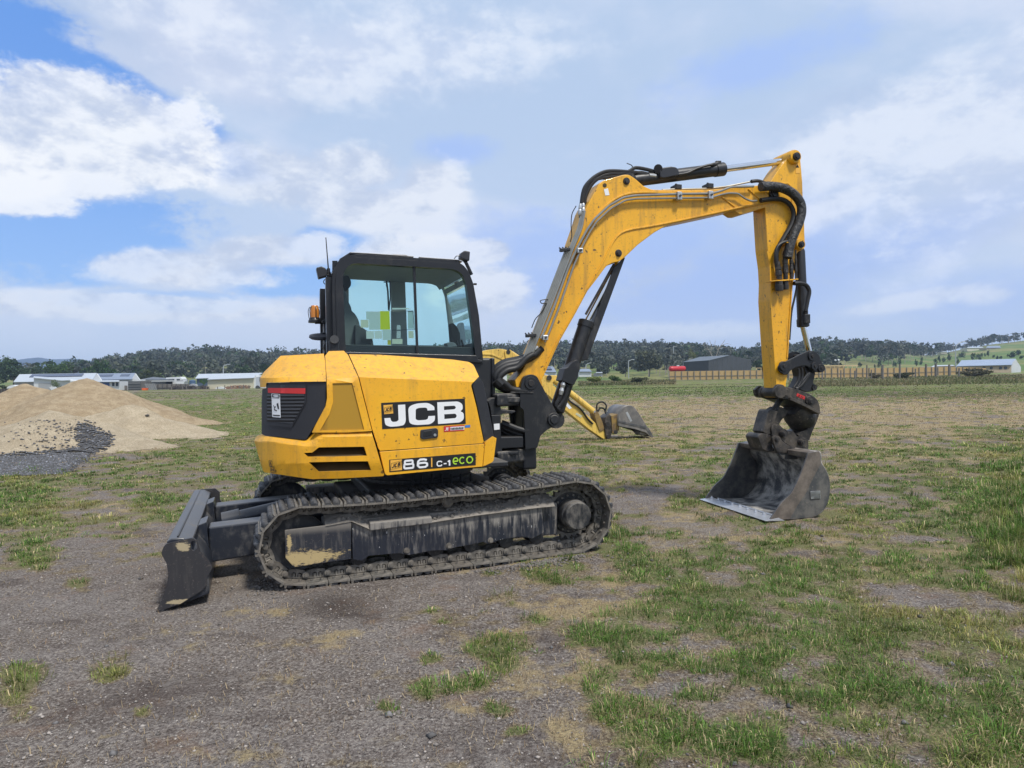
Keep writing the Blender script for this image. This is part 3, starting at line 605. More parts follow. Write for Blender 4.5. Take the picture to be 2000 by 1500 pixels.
    Bo = rnd([(428, 18), (590, 20, 40), (622, 45, 30), (620, 85, 16), (600, 98, 10), (626, 112, 16), (628, 160, 34), (600, 186, 30), (428, 188)], 0)
    B1 = rnd([(478, 52), (560, 52, 10), (570, 66, 8), (560, 80, 8), (478, 82)], 0); B2 = rnd([(478, 115), (564, 115, 10), (574, 132, 8), (564, 150, 8), (478, 152)], 0)
    flat('wordmark', [nb(J), nb(Cc_), (nb(Bo), [nb(B1), nb(B2)])], dec, WHT, door)
    def badge(qd, q, parent, name='badge'):            # small orange square with the tilted little wordmark
        flat(name, [rect(0, 0, 1, 1)], quadmap(qd, q), YLP, parent)
        mp = quadmap(qd, q+.0015); s = []
        def T(p): x, y = p; x -= .5; y -= .5; return (.5 + x*.97 - y*.12, .5 + y*.85 - .18*x)
        for st in ([(.30, .30), (.30, .62), (.20, .68), (.14, .58)], [(.56, .36), (.44, .32), (.40, .5), (.44, .68), (.57, .64)], [(.68, .30), (.68, .68), (.84, .66), (.84, .5), (.70, .49), (.82, .46), (.82, .31), (.68, .30)]): s += [[T(p) for p in k] for k in stroke(st, .085)]
        for st in ([(.04, .16), (.96, .16), (.96, .84), (.04, .84)],): s += [[T(p) for p in k] for k in stroke(st, .035, True)]
        flat(name+'_mark', s, mp, BLKP, parent)
    badge([Z1(1034, 582), Z1(1103, 577), Z1(1108, 644), Z1(1039, 650)], 1.105, door)
    lowq = [Z1(1078, 992), Z1(1727, 941), Z1(1728, 1032), Z1(1079, 1085)]
    flat('model_plate', [rect(0, 0, 1, 1, .012)], quadmap(lowq, 1.1025), BLKP, low); badge([Z1(1086, 996), Z1(1173, 989), Z1(1174, 1069), Z1(1087, 1077)], 1.105, low)
    lm = quadmap(lowq, 1.105)
    def nl(x, y): return (x/650, y/92)
    s = []
    def eight(x0, x1, y0, y1, w):
        c = (x0+x1)/2; ym = (y0+y1)/2-2; o = []
        for (a, b_, i0) in ((y0, ym, 5), (ym, y1, 0)): o += [[nl(*p) for p in k] for k in stroke(rnd([(x0+i0, a), (x1-i0, a), (x1-i0, b_), (x0+i0, b_)], 8), w, True)]
        return o
    s += eight(112, 180, 18, 74, 15)
    s += [[nl(*p) for p in k] for k in stroke([(282, 24), (262, 17), (232, 17), (216, 30), (213, 60), (228, 75), (270, 75), (284, 66), (284, 50), (270, 43), (230, 43), (216, 50)], 15)]
    flat('model_number', s, lm, WHT, low)
    flat('divider_bar', [[nl(*p) for p in k] for k in stroke([(319, 10), (319, 80)], 9)], lm, YLP, low)
    s = [[nl(*p) for p in k] for k in stroke([(396, 50), (388, 42), (368, 42), (360, 50), (360, 68), (368, 76), (388, 76), (396, 68)], 9)] + [[nl(*p) for p in k] for k in stroke([(408, 62), (430, 62)], 9)] + [[nl(*p) for p in k] for k in stroke([(440, 50), (453, 42), (453, 80)], 11)]
    flat('model_suffix', s, lm, WHT, low)
    s = []
    for pts, cl in ((arc(498, 48, 18, 23, 0, -295) , 0), ([(480, 50), (516, 50)], 0), (arc(548, 48, 19, 23, -45, -315), 0), (arc(604, 48, 22, 24, 0, 360), 0)): s += [[nl(*p) for p in k] for k in stroke(pts, 9)]
    flat('eco_lettering', s, lm, GRNP, low)
    dq = [Z1(1487, 741), Z1(1641, 731), Z1(1642, 773), Z1(1488, 783)]; flat('dealer_sticker', [rect(0, 0, .32, 1), rect(.32, 0, 1, .2), rect(.32, .82, 1, 1)], quadmap(dq, 1.1025), REDP, door); flat('dealer_sticker_panel', [rect(.32, .2, 1, .82)], quadmap(dq, 1.1025), WHT, door)
    dm = quadmap(dq, 1.105); sx = [(x*.0065, y*.024) for x, y in ()]
    s = stroke([(.13, .22), (.13, .70), (.09, .78), (.05, .70)], .035) + stroke([(.28, .25), (.19, .25), (.19, .80)], .035) + stroke([(.19, .5), (.26, .5)], .035); flat('dealer_letters', s, dm, WHT, door)
    s = []; x = .35
    for k in range(9): s += stroke([(x, .72), (x, .34+.08*(k % 2)), (x+.045, .34), (x+.045, .72)], .022); x += .07
    flat('dealer_name', s, dm, BLKP, door); flat('dealer_tag', [rect(0, 0, 1, 1)], quadmap([Z1(1646, 733), Z1(1686, 730), Z1(1686, 748), Z1(1647, 751)], 1.1025), BLUP, door)
    # warning label print on the grille
    lq = lambda s_, t_: UF.hit(*Z1(193+64*s_+6*t_, 495+4*s_+176*t_), qb(Z1(193+64*s_+6*t_, 0)[0], 0, 1.104)+.002)
    flat('label_print', [([(0.06, .02), (.94, .02), (.94, .15), (.06, .15)], [[(.5+.36*math.cos(a), .085+.045*math.sin(a)) for a in [2*math.pi*k/14 for k in range(14)]]])] + stroke([(.1, .18), (.9, .18)], .02) + [[(.55, .42), (.75, .38), (.85, .66), (.66, .62)]] + stroke([(.18, .5), (.3, .58), (.45, .55)], .05) + stroke([(.3, .58), (.25, .68), (.4, .7), (.55, .72)], .05) + stroke([(.08, .92), (.9, .92)], .05), lq, BLKP, lbl)
    # "A H" stencil on the counterweight corner
    mk = lambda s_, t_: UF.hit(*Z1(172+46*s_, 1000+90*t_), q_low(Z1(172+46*s_, 0)[0], 899)+.003)
    flat('stencil', stroke([(0, 0), (.55, .02), (.55, .44), (0.1, .44), (0, 0)], .05) + stroke([(.15, .36), (.25, .1), (.4, .36)], .07) + stroke([(.3, .5), (.9, .52), (.95, 1), (.35, .98), (.3, .5)], .05) + stroke([(.45, .62), (.45, .9)], .08) + stroke([(.8, .62), (.8, .9)], .08) + stroke([(.45, .76), (.8, .76)], .08), mk, BLKP, low)
    # ---------------- cab
    QN, QF = .15, -.86
    outer = zz(Z4, [(330, 1290), (318, 600), (320, 480, 6), (338, 400, 8), (390, 310, 8), (440, 275, 5), (560, 250, 5), (1170, 288), (1600, 318, 8), (1700, 360, 8), (1762, 440, 8), (1808, 560, 6), (1868, 900), (1915, 1405), (340, 1405)])
    inner = zz(Z4, [(462, 1278), (434, 600), (430, 500, 8), (450, 420, 8), (505, 362, 8), (570, 348, 5), (1180, 382), (1600, 408, 8), (1690, 455, 8), (1732, 560, 6), (1800, 1040), (1832, 1318)])
    cab = plate('cab', outer, QN, .07, BLKC, R, holes=[inner], bevel=.012, r=2)
    plate('window_seal', zz(Z4, [(372, 1270), (352, 600), (356, 480, 6), (376, 400, 8), (420, 330, 8), (480, 290, 5), (560, 280, 5), (1170, 316), (1590, 346, 8), (1680, 388, 8), (1740, 460, 8), (1785, 580, 6), (1845, 900), (1880, 1345)]), QN+.012, .014, BLKC, cab, holes=[inner], bevel=.004)
    def off(pts, q0, q1): return [(x, y) for x, y in pts]
    # same outline carried to the far side as real geometry (in u,z), with two window openings seen through the near glass
    def carry(pts, q0): return [UF.uz(x, y, q0) for x, y in pts]
    outz = carry(rnd(outer, 2), QN)
    f1 = carry(rnd(zz(Z4, [(490, 470), (935, 492), (948, 830), (948, 1215), (500, 1215)]), 2), QF); f2 = carry(rnd(zz(Z4, [(1088, 538), (1400, 552, 8), (1480, 590, 8), (1518, 690, 6), (1580, 1218), (1112, 1210)]), 2), QF)
    loops = [outz, f1, f2]; fl = [p for l in loops for p in l]; tr = tessellate_polygon([[Vector((u, z, 0)) for u, z in l] for l in loops]); n = len(fl)
    vs = [UF.world(u, QF, z) for u, z in fl] + [UF.world(u, QF-.06, z) for u, z in fl]; fs = [tuple(t) for t in tr] + [tuple(i+n for i in t[::-1]) for t in tr]; s0 = 0
    for l in loops:
        m = len(l); fs += [(s0+i, s0+(i+1) % m, s0+(i+1) % m+n, s0+i+n) for i in range(m)]; s0 += m
    link('far_side_frame', fixn(mesh('far_side_frame', vs, fs)), GREYI, cab)
    # roof, rear wall, front screen frame: skins swept across between the two sides
    def sweep(name, pts, q0, q1, th, mat, inward, parent=cab, **k):
        P3 = [Vector(p) for p in pts]; vs = []; m = len(P3)
        for i, p in enumerate(P3):
            t = (P3[min(i+1, m-1)]-P3[max(i-1, 0)]).normalized(); nn = Vector((-t.y, t.x))*inward*th
            for q in (q0, q1):
                for o in (Vector((0, 0)), nn): vs.append(UF.world(p.x+o.x, q, p.y+o.y))
        fs = []
        for i in range(m-1):
            a = i*4; c = a+4; fs += [(a, a+2, c+2, c), (a+1, c+1, c+3, a+3), (a, c, c+1, a+1), (a+2, a+3, c+3, c+2)]
        fs += [(0, 1, 3, 2), (4*m-4, 4*m-2, 4*m-1, 4*m-3)]
        b = MB(); b.v = vs; b.f = fs; return b.build(name, mat, parent, **k)
    roofl = carry(rnd(zz(Z4, [(338, 400, 4), (390, 310, 6), (440, 275, 5), (560, 250, 5), (1170, 288), (1600, 318, 8), (1700, 360, 6)]), 0), QN)
    sweep('roof', roofl, QN-.03, QF+.0, .05, BLKC, -1, smooth=True)
    sweep('headliner', [(u, z-.075) for u, z in roofl[4:-3]], QN-.075, QF+.005, .008, GREYI, -1)
    plate('roof_rail', zz(Z4, [(395, 300), (510, 228), (700, 238), (960, 255), (1178, 272), (1178, 290), (700, 262), (520, 250), (400, 320)]), QN-.02, .9, BLKC, cab, bevel=.004)
    plate('roof_hatch', zz(Z4, [(1235, 278), (1400, 290), (1640, 306), (1700, 330), (1600, 322), (1235, 300)]), QN-.06, .8, BLKC, cab, bevel=.004)
    plate('hatch_handle', zz(Z4, [(960, 246), (1110, 256), (1110, 262), (960, 254)]), QN-.1, .3, WHT, cab, bevel=0)
    rear_l = carry(zz(Z4, [(320, 480), (318, 600), (330, 1290)]), QN)
    for (q0, q1) in ((QN-.07, QN-.16), (QF+.10, QF)): sweep('rear_pillar', rear_l, q0, q1, .05, BLKC, -1)
    rz = rear_l[0][1]; b = MB(); u0 = rear_l[-1][0]
    b.hexa([uw(u0+.01, q, z) if t == 0 else uw(u0+.06, q, z) for z in (1.70, 2.05) for (q, t) in ((QN-.07, 0), (QF, 0), (QF, 1), (QN-.07, 1))]); b.build('rear_panel', GREYI, cab)
    fr_l = carry(zz(Z4, [(1700, 360), (1762, 440), (1808, 560), (1868, 900), (1915, 1405)]), QN)
    sweep('front_header', [fr_l[0], fr_l[1]], QN-.07, QF, .07, GREYI, -1)
    sweep('front_sill', [Vector(fr_l[3]).lerp(Vector(fr_l[4]), .55), fr_l[4]], QN-.07, QF, .05, BLKC, -1)
    sweep('front_crossbar', [Vector(fr_l[1]).lerp(Vector(fr_l[2]), .35), Vector(fr_l[1]).lerp(Vector(fr_l[2]), .75)], QN-.07, QF, .04, GREYI, -1)
    b = MB(); b.hexa([uw(u, q, z) for z in (.80, 1.70) for (u, q) in ((-.5, QN-.01), (.70, QN-.01), (.70, QF-.03), (-.5, QF-.03))]); b.build('cab_base', BLK, cab, bevel=.02)
    b = MB(); b.hexa([uw(u, q, z) for z in (1.02, 1.70) for (u, q) in ((.70, QN-.01), (.735, QN-.01), (.735, QF), (.70, QF))]); b.build('front_lower_panel', BLKC, cab, bevel=.01)
    # glass
    def pane(name, pts, q): pv = [UF.hit(x, y, q) for x, y in rnd(pts, 2)]; return link(name, mesh(name, pv, [tuple(range(len(pv)))]), GLS, cab)
    pane('rear_sliding_pane', zz(Z4, [(440, 1276), (425, 500), (450, 410), (505, 350), (1190, 380), (1212, 1306)]), QN-.035)
    pane('front_sliding_pane', zz(Z4, [(1195, 375), (1620, 405), (1700, 455), (1740, 560), (1835, 1320), (1216, 1306)]), QN-.025)
    plate('window_divider', zz(Z4, [(1170, 378), (1198, 380), (1232, 1308), (1208, 1308)]), QN-.015, .03, BLKC, cab, bevel=.004)
    plate('window_ledge', zz(Z4, [(455, 1206), (1205, 1218), (1234, 1222), (1818, 1236), (1832, 1322), (460, 1280)]), QN-.045, .02, BLKP, cab, bevel=.002)
    plate('sill', zz(Z4, [(455, 1282), (1840, 1318), (1860, 1360), (1905, 1370), (1905, 1400), (480, 1330)]), QN+.02, .05, BLKC, cab, bevel=.006)
    for nm, l in (('far_rear_pane', f1), ('door_pane', f2)):
        m = len(l); v1 = [UF.world(u, QF-.03, z) for u, z in l]; link(nm, mesh(nm, v1, [tuple(range(m))]), GLS, cab)
    wf = [Vector(p) for p in fr_l]; b = MB(); vs = []
    for p in (wf[1], wf[2], wf[3], wf[3].lerp(wf[4], .55)): vs += [UF.world(p.x-.02, QN-.07, p.y), UF.world(p.x-.02, QF, p.y)]
    b.add(vs, [(0, 1, 3, 2), (2, 3, 5, 4), (4, 5, 7, 6)]); b.build('windscreen', GLS, cab)
    # papers stuck inside the near window
    for pts, mt in (([(676, 857), (820, 857), (824, 940), (678, 940)], PAP), ([(822, 852), (922, 852), (930, 1046), (826, 1048)], PAPY), ([(706, 940), (822, 938), (826, 1048), (708, 1048)], PAP), ([(618, 944), (702, 944), (702, 1026), (620, 1026)], PAPC), ([(676, 1064), (758, 1062), (760, 1144), (678, 1144)], PAPW), ([(764, 1062), (842, 1060), (846, 1142), (766, 1144)], PAPW), ([(848, 1048), (936, 1048), (938, 1156), (852, 1158)], PAP), ([(950, 1146), (1060, 1146), (1060, 1200), (950, 1198)], PAPC), ([(1122, 1062), (1176, 1062), (1178, 1138), (1124, 1138)], PAPC), ([(1116, 850), (1176, 852), (1180, 1040), (1118, 1040)], PAPT), ([(948, 818), (1100, 818), (1160, 832), (950, 836)], PAPW), ([(1000, 1000), (1040, 1000), (1042, 1138), (998, 1138)], PAPG), ([(902, 1158), (938, 1158), (938, 1210), (902, 1208)], PAPY2)):
        nsv = [UF.hit(x, y, QN-.045) for x, y in zz(Z4, pts)]; link('notice_sheet', mesh('notice_sheet', nsv, [tuple(range(len(nsv)))]), mt, cab)
    b = MB()
    for l in ([(940, 852), (1172, 850), (1188, 1048), (944, 1052), (940, 852)],): b.tube([UF.hit(*Z4(x, y), QN-.042) for x, y in l], .003, 5)
    b.build('document_holder', BLKP, cab)
    # seat and controls
    plate('seat_back', zz(Z4, [(300, 560), (430, 590), (470, 680), (480, 740, 5), (515, 800, 5), (525, 850), (560, 880, 6), (600, 950, 6), (620, 1060), (640, 1215), (300, 1215)]), -.12, .45, SEAT, cab, r=2, bevel=.03, segs=3)
    plate('headrest', zz(Z4, [(400, 480), (490, 470, 5), (520, 540, 5), (515, 590, 5), (480, 615, 5), (430, 560)]), -.2, .28, SEATD, cab, r=2, bevel=.02)
    plate('seat_cushion', zz(Z4, [(560, 1130), (700, 1110, 4), (745, 1150), (760, 1240), (560, 1240)]), -.12, .5, SEATD, cab, r=2, bevel=.02)
    plate('armrest', zz(Z4, [(560, 990), (600, 1000), (720, 1080), (750, 1160), (700, 1240), (560, 1240)]), -.02, .1, SEATD, cab, r=3, bevel=.02)
    plate('console', zz(Z4, [(1540, 1220), (1520, 1190, 4), (1570, 1176, 5), (1620, 1190, 5), (1640, 1225), (1540, 1235)]), -.5, .15, GREYI, cab, bevel=.01)
    plate('monitor', zz(Z4, [(1562, 985, 3), (1600, 975, 4), (1640, 1020), (1668, 1080), (1680, 1220), (1580, 1220)]), -.62, .1, SEATD, cab, bevel=.01)
    b = MB(); b.tube(spline([uw(.55, -.35, 1.70), uw(.56, -.35, 1.80), uw(.54, -.35, 1.90)]), .012); b.tube(spline([uw(.55, -.55, 1.70), uw(.56, -.55, 1.80), uw(.54, -.55, 1.90)]), .012); b.build('travel_lever', BLKP, cab, smooth=True)
    b = MB(); b.tube([UF.hit(*Z4(x, y), QF+.03) for x, y in ((862, 545), (930, 545))], .006); b.tube([UF.hit(*Z4(x, y), QF+.03) for x, y in ((890, 535), (905, 640), (915, 840))], .009); b.tube([UF.hit(*Z4(x, y), QF+.03) for x, y in ((925, 500), (932, 700), (918, 850))], .006); b.build('grab_bar', BLKP, cab)
    plate('wiper_blade', zz(Z4, [(890, 530), (905, 560), (915, 640), (905, 650), (885, 580)]), QF+.05, .01, BLKP, cab)
    for pts in ([(1545, 480), (1575, 465), (1605, 510), (1580, 530)], [(1605, 550), (1640, 530), (1662, 585), (1620, 605)]):
        plate('sticker', zz(Z4, pts), -.30, .002, PAPR, cab, bevel=0)
    # exterior bits of the cab
    plate('work_lamp', zz(Z4, [(1672, 290), (1680, 235, 3), (1718, 212), (1775, 222, 2), (1768, 320), (1740, 316)]), -.05, .1, BLKG, cab, bevel=.008)
    plate('work_lamp', zz(Z4, [(150, 392), (205, 378), (248, 395, 3), (272, 440), (262, 480), (175, 506)]), -.05, .1, BLKG, cab, bevel=.008)
    b = MB(); b.tube(spline([UF.hit(*Z4(x, y), -.1) for x, y in ((1672, 270), (1630, 272), (1606, 300))]), .004); b.tube([UF.hit(*Z4(x, y), -.1) for x, y in ((1700, 300), (1730, 340), (1790, 470))], .018, 6); b.tube([UF.hit(*Z4(x, y), -.1) for x, y in ((1810, 567), (1842, 567))], .010, 6); b.tube(spline([UF.hit(*Z4(x, y), -.1) for x, y in ((285, 515), (240, 520), (228, 550), (260, 575), (318, 570))]), .004)
    b.tube([UF.hit(*Z4(x, y), -.1) for x, y in ((250, 575), (300, 572))], .012, 6); b.tube([UF.hit(*Z4(x, y), -.1) for x, y in ((262, 480), (310, 490))], .025, 6); b.build('lamp_bracket', BLKC, cab)
    b = MB(); A = UF.hit(*Z4(280, 440), -.1); B_ = UF.hit(*Z4(251, 75), -.1); b.tube([A, A.lerp(B_, .1), A.lerp(B_, .12), A.lerp(B_, .45), B_], .01, 8, lambda t: .016 if t < .3 else .009-.005*t); b.cyl(UF.hit(*Z4(282, 470), -.1), A, .02, 10); b.build('antenna', BLKG, cab)
    b = MB(); b.hexa([UF.hit(*Z4(x, y), q) for (y0, y1) in (((440), (320)),) for y in (y0, y1) for (x, q) in ((318, .06), (375, .06), (375, -.2), (318, -.2))]); b.build('roof_bracket', BLKC, cab)
    # opened door with a blue reflection painted into its glass, beacon, mirror, exhaust
    dr = plate('open_door', zz(Z4, [(228, 965, 3), (240, 950), (325, 955), (330, 1300), (232, 1300)]), -.72, .035, BLKC, cab, holes=[zz(Z4, [(240, 990), (318, 985), (322, 1290), (242, 1290)])], bevel=.004)
    plate('door_glass', zz(Z4, [(236, 985), (320, 980), (325, 1295), (238, 1295)]), -.735, .006, DGLS, dr, bevel=0)
    plate('door_edge_strip', zz(Z4, [(222, 975), (232, 972), (238, 1300), (220, 1300)]), -.70, .03, ZIN, dr, bevel=0)
    plate('rear_glass_edge', zz(Z4, [(302, 530), (322, 520), (345, 1125), (325, 1120)]), -.80, .02, PAPW, cab, bevel=0)
    b = MB(); p = UF.hit(*Z4(135, 975), -.5); b.lathe(p, (0, 0, 1), [(0, .062), (.02, .062), (.035, .05), (.05, .045)], 20); be = b.build('beacon_base', BLKC, cab, smooth=25)
    b = MB(); b.lathe(p+Vector((0, 0, .05)), (0, 0, 1), [(0, .044), (.10, .038), (.115, .03), (.118, 0)], 20); b.build('beacon_lens', AMB, be, smooth=True)
    b = MB()
    for k in range(6): a = 2*math.pi*k/6; b.tube(spline([p+Vector((math.cos(a)*.052, math.sin(a)*.052, .03)), p+Vector((math.cos(a)*.062, math.sin(a)*.062, .11)), p+Vector((math.cos(a)*.045, math.sin(a)*.045, .15)), p+Vector((math.cos(a)*.03, math.sin(a)*.03, .14))], 4), .0035, 5)
    b.build('beacon_cage', BLKC, be); b = MB(); b.tube(spline([p, UF.hit(*Z4(200, 970), -.5), UF.hit(*Z4(270, 930), -.5), UF.hit(*Z4(300, 955), -.5)]), .006); b.tube([p+Vector((0, 0, .0)), UF.hit(*Z4(320, 975), -.5)], .012); b.build('beacon_arm', BLKC, cab)
    b = MB(); p = UF.hit(*Z4(194, 1130), -.3); dv = (UF.q*.25 + Vector((0, 0, 1))).normalized(); b.lathe(p, dv, [(-.012, .0), (-.012, .09), (0, .105), (.02, .10), (.03, .06), (.032, 0)], 24); b.build('mirror', BLKG, cab, smooth=25)
    b = MB(); b.tube([p+Vector((0, 0, .03)), UF.hit(*Z4(250, 1080), -.3), UF.hit(*Z4(340, 1066), -.3)], .009); b.build('mirror_arm', BLKC, cab)
    b = MB(); p = UF.hit(*Z4(342, 1150), .35); b.lathe(p - UF.q*.0, -UF.q+Vector((0, 0, -.2)), [(0, .030), (0, .037), (.12, .037)], 18); b.cyl(p-UF.q*.06+Vector((0, 0, -.01)), p-UF.q*.06+Vector((0, 0, -.22)), .045, 16); b.build('exhaust_pipe', BLKD, R, smooth=25)
    b = MB(); b.lathe(UF.hit(*Z4(285, 1230), -.2), -UF.q, [(0, .0), (0, .05), (.06, .055), (.1, .05)], 18); b.build('air_cap', BLKD, R, smooth=25)
    return R
# extra materials used by the machine
def worn_patch(name, spots, base=(.02, .022, .03), wear=(.50, .38, .18), low=True):
    t = NT(name); sep = t.n('ShaderNodeSeparateXYZ'); g = t.n('ShaderNodeNewGeometry'); t.l(g.outputs['Position'], sep.inputs[0]); n = t.noise(9, 6, .65, (1, 1, 2.4), dist=.6); v = t.noise(14, 6, .65, (2.2, 2.2, .28)); f = t.noise(60, 4, .6); tot = None
    for (c, rad) in spots:
        d = t.n('ShaderNodeVectorMath', operation='SUBTRACT'); t.l(g.outputs['Position'], d.inputs[0]); d.inputs[1].default_value = c
        m = t.n('ShaderNodeVectorMath', operation='DIVIDE'); t.l(d.outputs[0], m.inputs[0]); m.inputs[1].default_value = rad
        ln = t.n('ShaderNodeVectorMath', operation='LENGTH'); t.l(m.outputs[0], ln.inputs[0]); k = t.math('ADD', t.math('ADD', t.math('SUBTRACT', 1.0, ln.outputs['Value']), t.math('MULTIPLY', t.math('SUBTRACT', n, .5), 1.6)), t.math('MULTIPLY', t.math('SUBTRACT', t.noise(26, 6, .75, (1, 1, 4)), .5), 2.4)); k = t.math('MULTIPLY', t.step(k, .05, .35), .85); tot = k if tot is None else t.math('MAXIMUM', tot, k)
    b = t.mix(t.math('MULTIPLY', t.step(v, .50, .70), .35 if low else .1), base, (.20, .18, .155)); b = t.mix(t.math('MULTIPLY', t.step(sep.outputs[2], .36, .42), .75 if low else 0), b, (.21, .19, .165)); c = t.mix(tot, b, wear); c = t.mix(t.math('MULTIPLY', t.step(f, .6, .66), .5), c, (.12, .10, .09))
    return t.bsdf(c, .5, bump=f, bstr=.2, bdist=.003)
_g = TF.hit(595, 1090, -.07); GRD = worn_patch('scraped_guard_steel', [(tuple(_g), (.26, .3, .065)), (tuple(TF.hit(565, 1060, -.07)), (.018, .3, .085))])
BLDE = worn_patch('scraped_blade_plate', [(tuple(TF.hit(359, 1068, .05)), (.045, .3, .035)), (tuple(TF.hit(350, 1176, .05)), (.07, .3, .02))], (.028, .027, .03), (.44, .36, .22), low=False)
def louv():
    t = NT('louvred_black_panel'); w = t.n('ShaderNodeTexWave', bands_direction='Z'); t.l(t.tc.outputs['Object'], w.inputs[0]); w.inputs['Scale'].default_value = 12
    c = t.mix(w.outputs[1], (.012, .012, .014), (.035, .036, .04)); return t.bsdf(c, .45, bump=w.outputs[1], bstr=.6, bdist=.01)
LOUV = louv(); VENTY = plain('dark_vent_recess', (.055, .035, .008), .7, 0, .4)
GREYI = plain('grey_cab_lining', (.42, .43, .44), .7, 0, .1); PAP = plain('pale_blue_paper', (.66, .76, .74), .8, 0, .05); PAPW = plain('white_paper', (.78, .84, .80), .8, 0, .05); PAPY = plain('yellow_paper', (.74, .78, .03), .8, 0, .05); PAPY2 = plain('dark_yellow_label', (.35, .33, .03), .7, 0, .3); PAPC = plain('cream_paper', (.74, .76, .60), .8, 0, .05); PAPT = plain('printed_chart', (.50, .66, .68), .8, 0, .1); PAPG = plain('grey_sticker', (.30, .34, .36), .7, 0, .1); PAPR = plain('pinkish_sticker', (.42, .30, .24), .7, 0, .1)
def thin(m, c):
    t = m.node_tree; tr = t.nodes.new('ShaderNodeBsdfTranslucent'); tr.inputs[0].default_value = (*c, 1); mx = t.nodes.new('ShaderNodeMixShader'); mx.inputs[0].default_value = .5; o = [n for n in t.nodes if n.type == 'OUTPUT_MATERIAL'][0]; p = [n for n in t.nodes if n.type == 'BSDF_PRINCIPLED'][0]
    t.links.new(p.outputs[0], mx.inputs[1]); t.links.new(tr.outputs[0], mx.inputs[2]); t.links.new(mx.outputs[0], o.inputs[0])
for _m, _c in ((PAP, (.75, .85, .82)), (PAPW, (.85, .9, .86)), (PAPY, (.80, .85, .05)), (PAPC, (.85, .86, .70)), (PAPT, (.7, .88, .9))): thin(_m, _c)
SEAT = plain('grey_seat_fabric', (.13, .135, .14), .9, 0, .2); SEATD = plain('dark_seat_fabric', (.05, .052, .058), .9, 0, .2); AMB = plain('amber_lens', (.55, .20, .03), .25, 0, .1)
DGLS = plain('blue_reflection_door_glass', (.10, .19, .32), .08, 0, .5, 3)  # the blue reflection is put into the base colour of the pane
